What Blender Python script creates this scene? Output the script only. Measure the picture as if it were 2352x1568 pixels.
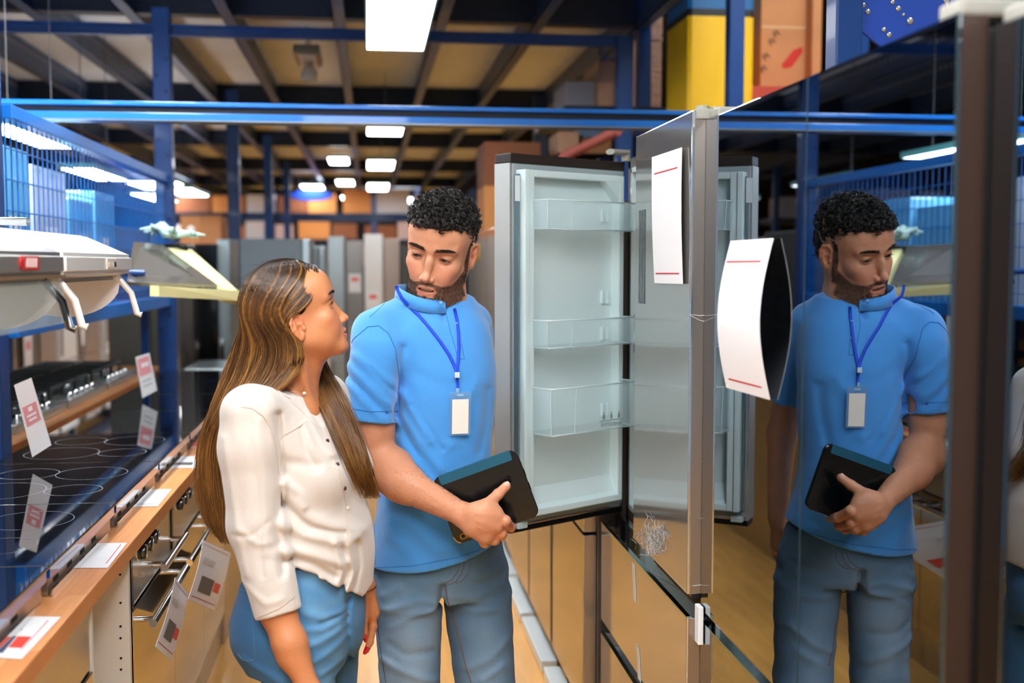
import bpy, bmesh, math, random
import numpy as np
from mathutils import Vector, Matrix
for o in list(bpy.data.objects): bpy.data.objects.remove(o)
sc = bpy.context.scene
COL = sc.collection
R = math.radians
# ---------------------------------------------------------------- camera
FPX = 2600.0; CH = 1.58
PITCH = math.atan(179 / FPX); YAW = math.atan(330 * math.cos(PITCH) / FPX)
cam = bpy.data.cameras.new('camera'); camo = bpy.data.objects.new('camera', cam); COL.objects.link(camo)
cam.sensor_width = 36.0; cam.lens = FPX / 2352 * 36; cam.clip_start = 0.05; cam.clip_end = 200
camo.location = (0, 0, CH); camo.rotation_euler = (R(90) - PITCH, 0, -YAW)
cam.dof.use_dof = True; cam.dof.focus_distance = 2.85; cam.dof.aperture_fstop = 2.2
sc.camera = camo
CF = Vector((math.sin(YAW) * math.cos(PITCH), math.cos(YAW) * math.cos(PITCH), -math.sin(PITCH)))
CR = Vector((math.cos(YAW), -math.sin(YAW), 0)); CU = CR.cross(CF)
def ray(px, py): return CF + CR * ((px - 1176) / FPX) + CU * ((784 - py) / FPX)
def at(px, py, Y):            # point of the photograph's pixel on the plane y = Y
    d = ray(px, py); t = Y / d.y; return Vector((d.x * t, Y, CH + d.z * t))
def atX(px, py, X):
    d = ray(px, py); t = X / d.x; return Vector((X, d.y * t, CH + d.z * t))
def atZ(px, py, Z):
    d = ray(px, py); t = (Z - CH) / d.z; return Vector((d.x * t, d.y * t, Z))
# ---------------------------------------------------------------- light and exposure
w = bpy.data.worlds.new('world'); sc.world = w; w.use_nodes = True
w.node_tree.nodes['Background'].inputs[0].default_value = (0.66, 0.72, 0.80, 1)
w.node_tree.nodes['Background'].inputs[1].default_value = 0.50
vs = sc.view_settings; vs.view_transform = 'Standard'; vs.look = 'None'; vs.gamma = 1; vs.use_curve_mapping = False; vs.exposure = 0.76
sc.display_settings.display_device = 'sRGB'
try:
    sc.cycles.use_denoising = True; sc.cycles.max_bounces = 8; sc.cycles.transparent_max_bounces = 16
    sc.cycles.sample_clamp_indirect = 6.0; sc.cycles.caustics_reflective = False; sc.cycles.caustics_refractive = False
except Exception: pass
# ---------------------------------------------------------------- materials
MATS = {}
def lin(c):
    return tuple(((v / 255) / 12.92 if v / 255 <= 0.04045 else ((v / 255 + 0.055) / 1.055) ** 2.4) for v in c)
def mat(name, col=(0.8, 0.8, 0.8), rough=0.5, metal=0.0, spec=0.5, noise=None, bump=None, emit=None, trans=0, ior=1.45, alpha=1, coat=0, attr=None, aniso=0, sss=0, sheen=0, rgb=None):
    """noise=(scale, amount, detail, (stretch xyz)); bump=(scale, strength, detail, stretch)"""
    if name in MATS: return MATS[name]
    if rgb: col = lin(rgb)
    m = bpy.data.materials.new(name); m.use_nodes = True; nt = m.node_tree; b = nt.nodes['Principled BSDF']
    b.inputs['Base Color'].default_value = (*col, 1); b.inputs['Roughness'].default_value = rough
    b.inputs['Metallic'].default_value = metal; b.inputs['IOR'].default_value = ior
    b.inputs['Specular IOR Level'].default_value = spec
    b.inputs['Transmission Weight'].default_value = trans; b.inputs['Alpha'].default_value = alpha
    b.inputs['Coat Weight'].default_value = coat; b.inputs['Coat Roughness'].default_value = 0.05
    if sheen: b.inputs['Sheen Weight'].default_value = sheen
    if sss:
        b.inputs['Subsurface Weight'].default_value = sss; b.inputs['Subsurface Radius'].default_value = (0.012, 0.005, 0.003); b.inputs['Subsurface Scale'].default_value = 0.5
    L = nt.links
    base = None
    if attr:
        a = nt.nodes.new('ShaderNodeAttribute'); a.attribute_name = attr; base = a.outputs['Color']
        L.new(base, b.inputs['Base Color'])
    def texco(stretch):
        tc = nt.nodes.new('ShaderNodeTexCoord'); mp = nt.nodes.new('ShaderNodeMapping'); mp.inputs['Scale'].default_value = stretch
        L.new(tc.outputs['Object'], mp.inputs[0]); return mp.outputs[0]
    if noise:
        sc_, amt, det, st = noise
        n = nt.nodes.new('ShaderNodeTexNoise'); n.inputs['Scale'].default_value = sc_; n.inputs['Detail'].default_value = det
        L.new(texco(st), n.inputs[0])
        mr = nt.nodes.new('ShaderNodeMapRange'); mr.inputs[1].default_value = 0.3; mr.inputs[2].default_value = 0.7
        mr.inputs[3].default_value = 1 - amt; mr.inputs[4].default_value = 1 + amt * 0.6
        L.new(n.outputs[0], mr.inputs[0])
        mx = nt.nodes.new('ShaderNodeVectorMath'); mx.operation = 'SCALE'
        if base: L.new(base, mx.inputs[0])
        else: mx.inputs[0].default_value = col
        L.new(mr.outputs[0], mx.inputs['Scale']); L.new(mx.outputs[0], b.inputs['Base Color'])
    if bump:
        sc_, amt, det, st = bump
        n = nt.nodes.new('ShaderNodeTexNoise'); n.inputs['Scale'].default_value = sc_; n.inputs['Detail'].default_value = det
        L.new(texco(st), n.inputs[0])
        bp = nt.nodes.new('ShaderNodeBump'); bp.inputs['Strength'].default_value = amt; bp.inputs['Distance'].default_value = 0.01
        L.new(n.outputs[0], bp.inputs['Height']); L.new(bp.outputs[0], b.inputs['Normal'])
    if emit:
        b.inputs['Emission Color'].default_value = (*emit[0], 1); b.inputs['Emission Strength'].default_value = emit[1]
    MATS[name] = m; return m
# ---------------------------------------------------------------- objects
def tag(o, label=None, cat=None, group=None, kind=None):
    if label: o['label'] = label
    if cat: o['category'] = cat
    if group: o['group'] = group
    if kind: o['kind'] = kind
    return o
def thing(name, label, cat, loc=(0, 0, 0), rotz=0, group=None):
    o = bpy.data.objects.new(name, None); COL.objects.link(o); o.location = loc; o.rotation_euler = (0, 0, rotz)
    o.empty_display_size = 0.05
    return tag(o, label, cat, group)
def link(name, me, m, parent=None, label=None, cat=None, group=None, kind=None):
    o = bpy.data.objects.new(name, me); COL.objects.link(o)
    for mm in (m if isinstance(m, (list, tuple)) else [m]): me.materials.append(mm)
    if parent is not None: o.parent = parent
    return tag(o, label, cat, group, kind)
class MB:
    """collects boxes, prisms, tubes into one mesh; coordinates are those of the parent"""
    def __init__(s): s.v = []; s.f = []; s.mi = []; s.sm = []
    def add(s, vs, fs, mi=0, smooth=False):
        n = len(s.v); s.v += [tuple(v) for v in vs]; s.f += [tuple(i + n for i in f) for f in fs]; s.mi += [mi] * len(fs); s.sm += [smooth] * len(fs); return s
    def box(s, x0, x1, y0, y1, z0, z1, mi=0, c=0.0):
        if x1 < x0: x0, x1 = x1, x0
        if y1 < y0: y0, y1 = y1, y0
        if z1 < z0: z0, z1 = z1, z0
        if c <= 0:
            vs = [(x0, y0, z0), (x1, y0, z0), (x1, y1, z0), (x0, y1, z0), (x0, y0, z1), (x1, y0, z1), (x1, y1, z1), (x0, y1, z1)]
            fs = [(0, 3, 2, 1), (4, 5, 6, 7), (0, 1, 5, 4), (1, 2, 6, 5), (2, 3, 7, 6), (3, 0, 4, 7)]
            return s.add(vs, fs, mi)
        bm = bmesh.new(); bmesh.ops.create_cube(bm, size=1)
        for v in bm.verts: v.co = ((x0 + x1) / 2 + v.co.x * (x1 - x0), (y0 + y1) / 2 + v.co.y * (y1 - y0), (z0 + z1) / 2 + v.co.z * (z1 - z0))
        bmesh.ops.bevel(bm, geom=bm.edges[:], offset=c, segments=2, profile=0.6, affect='EDGES')
        bm.verts.ensure_lookup_table(); 
        s.add([v.co[:] for v in bm.verts], [[v.index for v in f.verts] for f in bm.faces], mi); bm.free(); return s
    def hexa(s, p, mi=0):   # 8 points bottom 4, top 4
        return s.add(p, [(0, 3, 2, 1), (4, 5, 6, 7), (0, 1, 5, 4), (1, 2, 6, 5), (2, 3, 7, 6), (3, 0, 4, 7)], mi)
    def plate(s, quad, t, n=None, mi=0):   # a quad (or polygon) thickened by t along its normal
        q = [Vector(p) for p in quad]
        nn = Vector(n) if n else (q[1] - q[0]).cross(q[2] - q[0]).normalized()
        k = len(q); vs = q + [p + nn * t for p in q]
        fs = [tuple(range(k))[::-1], tuple(range(k, 2 * k))] + [(i, (i + 1) % k, (i + 1) % k + k, i + k) for i in range(k)]
        return s.add(vs, fs, mi)
    def tube(s, pts, r, n=8, mi=0, closed=False, flat=1.0, caps=True):
        pts = [Vector(p) for p in pts]; k = len(pts); rr = r if isinstance(r, (list, tuple)) else [r] * k
        vs = []; up = None
        for i, p in enumerate(pts):
            a = pts[(i - 1) % k] if (closed or i) else p; b = pts[(i + 1) % k] if (closed or i < k - 1) else p
            t = (b - a).normalized()
            if up is None: up = Vector((0, 0, 1)) if abs(t.z) < 0.9 else Vector((1, 0, 0))
            u = (up - t * up.dot(t)).normalized(); v = t.cross(u); up = u
            for j in range(n):
                an = 2 * math.pi * j / n; vs.append(p + u * math.cos(an) * rr[i] * flat + v * math.sin(an) * rr[i])
        fs = []
        for i in range(k if closed else k - 1):
            for j in range(n):
                a = i * n + j; b = i * n + (j + 1) % n; c = ((i + 1) % k) * n + (j + 1) % n; d = ((i + 1) % k) * n + j
                fs.append((a, b, c, d))
        s.add(vs, fs, mi, True)
        if not closed and caps: s.add(vs[:n], [tuple(range(n))[::-1]], mi); s.add(vs[-n:], [tuple(range(n))], mi)
        return s
    def lathe(s, prof, c=(0, 0, 0), ax=2, n=20, mi=0):   # prof list of (r, h)
        vs = []; 
        for (r, h) in prof:
            for j in range(n):
                a = 2 * math.pi * j / n; q = [r * math.cos(a), r * math.sin(a), h]
                if ax == 0: q = [q[2], q[0], q[1]]
                elif ax == 1: q = [q[1], q[2], q[0]]
                vs.append((q[0] + c[0], q[1] + c[1], q[2] + c[2]))
        fs = [(i * n + j, i * n + (j + 1) % n, (i + 1) * n + (j + 1) % n, (i + 1) * n + j) for i in range(len(prof) - 1) for j in range(n)]
        s.add(vs, fs, mi, True)
        s.add(vs[:n], [tuple(range(n))[::-1]], mi); s.add(vs[-n:], [tuple(range(n))], mi); return s
    def mesh(s, name):
        me = bpy.data.meshes.new(name); me.from_pydata(s.v, [], s.f); me.update()
        me.polygons.foreach_set('material_index', s.mi); me.polygons.foreach_set('use_smooth', s.sm)
        return me
    def build(s, name, m, parent=None, label=None, cat=None, group=None, kind=None):
        return link(name, s.mesh(name), m, parent, label, cat, group, kind)
def copy_tree(o, parent=None):
    c = o.copy(); COL.objects.link(c); c.parent = parent
    for ch in list(o.children): copy_tree(ch, c)
    return c
def text_mesh(name, body, size, m, parent, loc, rot, ext=0.0004, bold=0):
    """flat lettering, converted to a mesh"""
    cu = bpy.data.curves.new(name, 'FONT'); cu.body = body; cu.size = size; cu.extrude = ext; cu.align_x = 'CENTER'; cu.align_y = 'CENTER'; cu.offset = bold
    t = bpy.data.objects.new('tmp', cu); COL.objects.link(t)
    dg = bpy.context.evaluated_depsgraph_get(); me = bpy.data.meshes.new_from_object(t.evaluated_get(dg)); bpy.data.objects.remove(t)
    o = link(name, me, m, parent); o.location = loc; o.rotation_euler = rot; return o
def quad_frame(tl, tr, bl):            # local frame on a tilted rectangle: x along the top edge, y towards the viewer side, z up
    x = (tr - tl); z = (tl - bl); W_, H_ = x.length, z.length; x = x / W_; z = (z - x * z.dot(x)).normalized(); y = z.cross(x)
    return Matrix(((x.x, y.x, z.x, 0), (x.y, y.y, z.y, 0), (x.z, y.z, z.z, 0), (0, 0, 0, 1))), W_, H_
def rrect(w_, h_, r, n=6):             # outline of a rounded rectangle, centred, in (x, z)
    p = []
    for cx, cz, a0 in ((w_ / 2 - r, h_ / 2 - r, 0), (-w_ / 2 + r, h_ / 2 - r, 90), (-w_ / 2 + r, -h_ / 2 + r, 180), (w_ / 2 - r, -h_ / 2 + r, 270)):
        for i in range(n + 1): a = R(a0 + 90 * i / n); p.append((cx + r * math.cos(a), cz + r * math.sin(a)))
    return p
def slab_xz(mb, out, y0, y1, bev=0.0, mi=0, cx=0, cz=0):
    """rounded plate between y0 (viewer side) and y1, with a small chamfer"""
    rings = [(1 - bev * 2 / 0.1 if False else 0, y0)]
    n = len(out); vs = []; m = max(max(abs(a), abs(b)) for a, b in out)
    for k, y in ((1 - bev / m, y0), (1, y0 + bev), (1, y1 - bev), (1 - bev / m, y1)):
        vs += [(a * k + cx, y, b * k + cz) for a, b in out]
    fs = [tuple(range(n)), tuple(range(3 * n, 4 * n))[::-1]] + [(i * n + j, (i + 1) * n + j, (i + 1) * n + (j + 1) % n, i * n + (j + 1) % n) for i in range(3) for j in range(n)]
    return mb.add(vs, fs, mi)
# ---------------------------------------------------------------- the hall
BLUE = mat('rack_blue', rgb=(4, 60, 126), rough=0.42, spec=0.5, noise=(6, 0.12, 3, (1, 1, 1)), coat=0.08)
BLUEB = mat('rail_blue', rgb=(0, 112, 205), rough=0.35, spec=0.5, coat=0.3)
DBLUE = mat('girder_blue', rgb=(6, 30, 58), rough=0.45, noise=(5, 0.15, 3, (1, 1, 1)))
JOIST = mat('joist_blue_grey', rgb=(62, 84, 124), rough=0.4, metal=0.3, noise=(5, 0.15, 3, (1, 1, 1)))
def structure(o): o['kind'] = 'structure'; return o
fl = MB(); fl.box(-12, 12, -3, 42, -0.05, 0.0)
FM = mat('laminate_wood', rgb=(232, 168, 84), rough=0.26, spec=0.5, noise=(3.0, 0.16, 6, (5, 0.7, 1)))
structure(fl.build('floor', FM))
structure(MB().box(-12, 12, 41.9, 42.1, 0, 6).build('wall_back', mat('wall_dark', rgb=(70, 62, 62), rough=0.8)))
structure(MB().box(-12.1, -11.9, -3, 42, 0, 6).build('wall_left', MATS['wall_dark']))
structure(MB().box(11.9, 12.1, -3, 42, 0, 6).build('wall_right', MATS['wall_dark']))
# ceiling of the mezzanine: cream deck panels on girders and joists
ce = thing('ceiling', None, None); structure(ce)
PAN = mat('deck_panel', rgb=(226, 236, 248), rough=0.6, noise=(1.6, 0.06, 3, (1, 1, 1)))
zc, zj = 3.22, 3.02; jx = [-0.235 + 0.70 * k for k in range(-8, 4)]; gy = [-2.0, 1.9, 6.95, 10.75, 14.4, 18.1, 21.8, 25.5, 29.2]
jx = [-5.2, -4.5, -3.8, -3.1, -2.5, -1.92, -1.36, -0.81, -0.16, 0.45, 1.04, 1.68]
for a, b in zip(gy, gy[1:]):
    for x0, x1 in zip(jx, jx[1:]): MB().box(x0 + 0.004, x1 - 0.004, a + 0.004, b - 0.004, zc, zc + 0.03).build('deck_panel', PAN, ce)
for x in jx:
    MB().box(x - 0.035, x + 0.035, gy[0], gy[-1], zj, zj + 0.008).box(x - 0.006, x + 0.0, gy[0], gy[-1], zj + 0.008, zc).box(x - 0.035, x - 0.029, gy[0], gy[-1], zj, zj + 0.03).build('joist', JOIST, ce)
for y in gy[1:]:
    MB().box(-5.2, 1.7, y - 0.006, y + 0.006, zj + 0.02, zc - 0.002).box(-5.2, 1.7, y - 0.05, y + 0.05, zj + 0.01, zj + 0.022).build('girder', DBLUE, ce)
SLOT_LIGHT = mat('slot_light_grey', rgb=(150, 150, 160), rough=0.5)  # pale grey stands in for light showing through the joists' punched slots
for x in jx[3:7]:
    mb = MB()
    for y in np.arange(3.4, 12.0, 0.09): mb.box(x + 0.001, x + 0.004, y, y + 0.035, zc - 0.075, zc - 0.050)
    mb.build('painted_slot_light', SLOT_LIGHT, ce, kind='stuff')
# upper floor above the racks beyond the mezzanine edge
structure(MB().box(1.7, 12, -3, 42, 5.6, 5.7).box(-12, -5.2, -3, 42, 4.6, 4.7).build('ceiling_hall', mat('hall_roof', rgb=(40, 44, 54), rough=0.8)))
# ---------------------------------------------------------------- lamps
EM = mat('led_diffuser', rgb=(250, 250, 245), emit=((0.97, 0.985, 1.0), 13.0), rough=0.5)
FILL_UP = mat('added_uplight_glow', rgb=(250, 250, 245), emit=((0.97, 0.985, 1.0), 3.5), rough=0.5)  # glowing top plates added to lamp housings to brighten the ceiling panels
LF = mat('lamp_frame', rgb=(120, 200, 190), rough=0.4)
def lamp(x0, x1, y0, y1, z, label, group=None, name="ceiling_light", em=EM):
    t = thing(name, label, 'ceiling light', ((x0 + x1) / 2, (y0 + y1) / 2, z), 0, group); hx, hy = (x1 - x0) / 2, (y1 - y0) / 2
    MB().box(-hx, hx, -hy, hy, 0.004, 0.03).box(-hx - 0.01, -hx, -hy - 0.01, hy + 0.01, 0, 0.034).box(hx, hx + 0.01, -hy - 0.01, hy + 0.01, 0, 0.034).box(-hx, hx, -hy - 0.01, -hy, 0, 0.034).box(-hx, hx, hy, hy + 0.01, 0, 0.034).build('housing', LF, t)
    MB().box(-hx, hx, -hy, hy, 0.0, 0.004).build('diffuser', em, t)
    if group != 'lights in a row over the aisle': MB().box(-hx * 0.9, hx * 0.9, -hy * 0.95, hy * 0.95, 0.031, 0.036).build('added_uplight', FILL_UP, t)
    top = zc - z if x0 < 1.7 and x0 > -5.2 else 5.6 - z
    for sy in (-0.7, 0.7): MB().tube([(0, hy * sy, 0.03), (0, hy * sy, top)], 0.003, 5).build('hanger', mat('wire_grey', rgb=(120, 120, 125), rough=0.4, metal=0.8), t)
    return t
zl = 2.78
for i, (a, b) in enumerate([(4.95, 6.50), (9.75, 10.8), (13.5, 14.7), (17.4, 18.9)]):
    lamp(0.005, 0.315, a, b, zl, ['large rectangular white ceiling light nearest the camera, over the aisle', 'white ceiling light just under the long blue beam, second in the aisle row', 'white rounded ceiling light, third in the aisle row', 'farthest white ceiling light of the aisle row, above the man\'s hair'][i], 'lights in a row over the aisle')
for px, py, Y, w_, l_, lb in [(778, 370, 15.0, 0.24, 0.9, 'upper of three small square lights left of the aisle row'), (793, 420, 18.5, 0.26, 1.0, 'middle of three small square lights left of the aisle row'), (803, 455, 23.0, 0.30, 1.2, 'lowest of three small square lights left of the aisle row'), (718, 430, 20.0, 0.36, 1.0, 'small oval-looking light above the blue sign far down the hall'), (428, 442, 13.0, 0.30, 1.3, 'white light seen just right of the tall blue post by the mesh fence')]:
    c = at(px, py, Y); lamp(c.x - w_ / 2, c.x + w_ / 2, Y - l_ / 2, Y + l_ / 2, c.z, lb)
# fill lights added out of frame to brighten people, hoods, fence and yellow pillar
sp = ['left of the lens', 'at the ceiling behind the hood counter', 'right of the lens']
for x, y, z, sx, sy in [(-0.75, 1.0, 2.86, 0.5, 1.3), (-1.65, 2.0, 2.62, 0.2, 1.0), (-0.98, 4.4, 2.9, 0.3, 1.5), (0.45, 1.3, 2.86, 0.5, 1.3), (-0.1, -0.8, 2.86, 0.9, 1.3), (-0.9, 3.5, 2.9, 0.35, 1.1), (-2.2, 1.6, 2.9, 0.35, 1.3), (-4.0, 5.2, 2.9, 0.4, 1.3), (3.0, 6.5, 5.0, 1.0, 1.6), (3.0, 10.5, 5.0, 1.0, 1.6), (3.2, 2.6, 5.0, 1.0, 1.6), (2.3, 3.6, 4.6, 1.0, 1.8), (-3.5, 20, 2.9, 0.8, 1.6), (0.6, 24, 2.9, 0.8, 1.6)]:
    lamp(x - sx / 2, x + sx / 2, y - sy / 2, y + sy / 2, z, 'added fill light outside the picture over %s, %s' % ('left counters' if x < -1.2 else 'the aisle' if x < 1.2 else 'right racks', 'behind the lens' if y < 0 else 'near the lens' if y < 3 else 'mid hall' if y < 8 else 'far end'), 'added fill lights outside the picture')
for x0, y0_, y1_, lb in [(-1.68, 3.75, 4.75, 'bright lamp behind the top of the mesh fence at the picture\'s left edge'), (-1.66, 5.10, 6.10, 'bright lamp behind the top rail of the mesh fence, nearer the tall post'), (-1.9, 7.4, 8.4, 'added fill lamp hung low beyond the mesh fence, hidden by the tall blue post'), (-2.0, 10.0, 11.2, 'added fill lamp over the next aisle behind the tall blue post')]:  # last two are fill lamps added to brighten the next aisle's fridges
    lamp(x0, x0 + 0.2, y0_, y1_, 2.17, lb)
# unlit fitting by the left joists
c = at(708, 128, 8.3); t = thing('hanging_lamp', 'unlit silvery hanging lamp fitting among the cream ceiling panels', 'lamp', tuple(c))
MB().box(-0.09, 0.09, -0.28, 0.28, -0.03, 0.03, c=0.01).build('housing', mat('lamp_grey', rgb=(110, 108, 100), rough=0.4), t)
MB().box(-0.06, 0.06, -0.24, 0.24, -0.045, -0.03, c=0.005).build('reflector', mat('lamp_silver', rgb=(215, 215, 212), rough=0.2, metal=0.6), t)
MB().lathe([(0.0001, -0.17), (0.055, -0.16), (0.06, -0.10), (0.03, -0.045), (0.0001, -0.045)], (0.0, 0.1, 0), 2, 16).build('glass_shade', mat('frosted_glass', rgb=(215, 220, 220), rough=0.2, alpha=0.7), t)
for q in (0.2, -0.2): MB().tube([(0, q, 0.03), (0, q, zc - c.z)], 0.006, 6).build('hanger', MATS['wire_grey'], t)
c = at(715, 448, 20); t = thing('hanging_sign', 'blue oval sign hanging under a small light far down the hall', 'sign', tuple(c))
mb = MB(); slab_xz(mb, [(0.36 * math.cos(a), 0.085 * math.sin(a)) for a in [2 * math.pi * i / 28 for i in range(28)]], -0.02, 0.02, 0.004); mb.build('panel', mat('sign_blue', rgb=(30, 80, 210), rough=0.4), t)
for q in (0.2, -0.2): MB().tube([(q, 0, 0.06), (q, 0, zc - c.z)], 0.005, 5).build('hanger', MATS['wire_grey'], t)
# ---------------------------------------------------------------- blue steel frame on the left
XF = -1.15
def post(mb, x, y, w_, z0, z1): return mb.box(x - w_ / 2, x + w_ / 2, y - w_ / 2, y + w_ / 2, z0, z1, c=0.006)
def foot(x, y, w_, t): MB().box(x - w_, x + w_, y - w_, y + w_, 0, 0.012).build('foot_plate', DBLUE, t)
yP = atX(383, 605, XF).y
labs = ['tall blue steel post at the far end of the wire mesh fence', 'second tall blue post, left of the grey fridge side', 'third blue post, above the grey fridge side', 'farthest thin blue post, left of the small ceiling lights']
pp = [(at(383, 605, yP).x, yP, 0.098, 4), (at(540, 605, 9.8).x, 9.8, 0.098, 4), (at(619, 605, 13.2).x, 13.2, 0.095, 4), (at(661, 605, 16.5).x, 16.5, 0.090, 4)]
for (x, y, w_, _), lb in zip(pp, labs):
    t = thing('steel_post', lb, 'post', (x, y, 0), 0, 'blue posts along the left of the aisle'); mb = post(MB(), 0, 0, w_, 0.012, zj); mb.build('post', BLUE, t); MB().box(-w_, w_, -w_, w_, 0, 0.012).build('foot_plate', DBLUE, t)
    if y < 10:
        b = MB()
        for k in range(28): b.lathe([(0.0001, -w_ / 2 - 0.004), (0.008, -w_ / 2 - 0.003), (0.008, -w_ / 2 + 0.001)], (0.026 if k % 2 else -0.026, 0, 0.3 + k * 0.09), 1, 8)
        b.build('bolt_holes', DBLUE, t, kind='stuff')
yN = atX(4, 605, XF).y
t = thing('steel_post', 'blue steel post at the left edge of the picture', 'post', (XF, yN, 0)); MB().box(-0.05, 0.0, -0.05, 0.05, 0.012, zj, c=0.004).build('post', BLUE, t); MB().box(-0.09, 0.03, -0.09, 0.09, 0, 0.012).build('foot_plate', DBLUE, t)
# portal frame: thin top beam with its right post, and the long double beam in front of it
tz_ = at(800, 81, yP).z; xr = at(1430, 605, yP).x
t = thing('portal_beam', 'thin blue beam high across the hall below the ceiling', 'beam', (0, yP, tz_))
MB().box(-3.2, xr + 0.05, -0.04, 0.0, 0.022, 0.030).box(-3.2, xr + 0.05, -0.04, 0.0, -0.034, -0.026).box(-3.2, xr + 0.05, -0.012, -0.004, -0.026, 0.022).build('beam', BLUE, t)
t = thing('steel_post', 'tall blue post behind the open fridge door, carrying the high beam', 'post', (xr, yP, 0)); post(MB(), 0, 0, 0.094, 0.012, tz_ + 0.03).build('post', BLUE, t); MB().box(-0.09, 0.09, -0.09, 0.09, 0, 0.012).build('foot_plate', DBLUE, t)
YB = 4.75; a = at(0, 236, YB); b = at(1500, 250, YB); h_ = 0.022
t = thing('cross_beam', 'long glossy blue double beam crossing the whole picture in front of the posts', 'beam', (0, YB, a.z))
def beamz(py): return at(700, py, YB).z - a.z
MB().box(-1.9, 1.9, -0.03, 0.03, beamz(251), beamz(241), c=0.003).build('upper_rail', BLUEB, t)
MB().box(-1.9, 1.9, -0.008, 0.02, beamz(266), beamz(251)).build('web', mat('web_dark', rgb=(6, 16, 36), rough=0.5), t)
MB().box(-1.9, 1.9, -0.03, 0.03, beamz(283), beamz(266), c=0.003).build('lower_rail', BLUEB, t)
MB().box(-1.9, 1.9, -0.05, 0.05, beamz(286), beamz(283)).build('flange', mat('pale_steel', rgb=(130, 140, 150), rough=0.3, metal=0.7), t)
for sx in (-1.9, 1.9):
    t2 = thing('steel_post', 'blue post at the ' + ('fence' if sx < 0 else 'rack') + ' end of the long double beam', 'post', (sx, YB, 0)); post(MB(), 0, 0.0, 0.09, 0.012, a.z + 0.0).build('post', BLUE, t2); MB().box(-0.09, 0.09, -0.09, 0.09, 0, 0.012).build('foot_plate', DBLUE, t2)
a = at(550, 498, 17); t = thing('cross_beam', 'far low blue beam behind the man\'s head', 'beam', (0, 17, a.z)); MB().box(a.x, 2.2, -0.05, 0.05, -0.06, 0.06).build('beam', BLUE, t)
a2 = at(1240, 300, 9.8); t = thing('steel_post', 'dark blue post above the open fridge door', 'post', (a2.x, 9.8, 0)); post(MB(), 0, 0, 0.11, 0, zj).build('post', DBLUE, t)
# ---------------------------------------------------------------- wire mesh fence on the left counter
t = thing('mesh_fence', 'blue wire mesh fence panel standing behind the cooker hoods', 'fence', (XF, 0, 0)); y0, y1, z0, z1 = yN + 0.05, yP - 0.06, 1.40, 2.075
MB().box(-0.03, 0.03, y0, y1, z1 - 0.035, z1 + 0.01, c=0.003).build('top_rail', BLUEB, t); MB().box(-0.03, 0.03, y0, y1, z0 - 0.06, z0, c=0.003).build('bottom_rail', BLUEB, t)
wv = MB()
for y in np.arange(y0 + 0.02, y1, 0.060): wv.box(-0.0022, 0.0022, y - 0.0022, y + 0.0022, z0, z1 - 0.03)
wv.build('vertical_wires', BLUEB, t, kind='stuff'); wh = MB()
for z in np.arange(z0 + 0.05, z1 - 0.03, 0.10): wh.box(0.002, 0.006, y0, y1, z - 0.002, z + 0.002)
wh.build('horizontal_wires', BLUEB, t, kind='stuff')
# wrapped stock standing on the shelf behind the fence
WR = [mat('film_pale', rgb=(236, 246, 250), rough=0.2, coat=1, bump=(14, 0.6, 4, (1, 1, 1))), mat('film_blue', rgb=(120, 196, 232), rough=0.15, coat=1, bump=(14, 0.6, 4, (1, 1, 1))), mat('film_dark', rgb=(40, 52, 66), rough=0.2, coat=1, bump=(14, 0.6, 4, (1, 1, 1)))]
sh = thing('stock_shelf', 'blue shelf behind the wire mesh fence carrying wrapped cartons', 'shelf', (-1.62, 0, 0)); MB().box(-0.40, 0.38, yN, yP, 1.34, 1.37).build('board', BLUE, sh)
for y in (yN + 0.1, yP - 0.1):
    for x in (-0.38, 0.36): MB().box(x - 0.02, x + 0.02, y - 0.02, y + 0.02, 0.957, 1.34).build('leg', BLUE, sh)
for i, (a, b, hh, k, lb) in enumerate([(3.62, 4.18, 0.60, 0, 'pale film-wrapped carton nearest the picture\'s left edge behind the fence'), (4.24, 4.62, 0.64, 1, 'blue film-wrapped carton behind the fence beside the pale one'), (4.68, 5.16, 0.60, 0, 'pale film-wrapped carton in the middle of the fence shelf'), (5.22, 5.62, 0.50, 1, 'lower blue wrapped carton near the tall post'), (5.68, 6.12, 0.56, 1, 'blue wrapped carton at the post end of the fence shelf')]):
    if i == 0: a = max(a, yN + 0.03)
    c = thing('wrapped_carton', lb, 'carton', (-1.55, (a + b) / 2, 1.37), 0, 'wrapped cartons behind the fence'); h2 = (b - a) / 2
    MB().box(-0.25, 0.25, -h2, h2, 0, hh, c=0.012).build('carton', WR[k], c); MB().box(0.2505, 0.2515, -h2 * 0.4, h2 * 0.3, hh * 0.3, hh * 0.6).build('label', mat('label_white', rgb=(226, 226, 226), rough=0.5), c)
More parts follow.
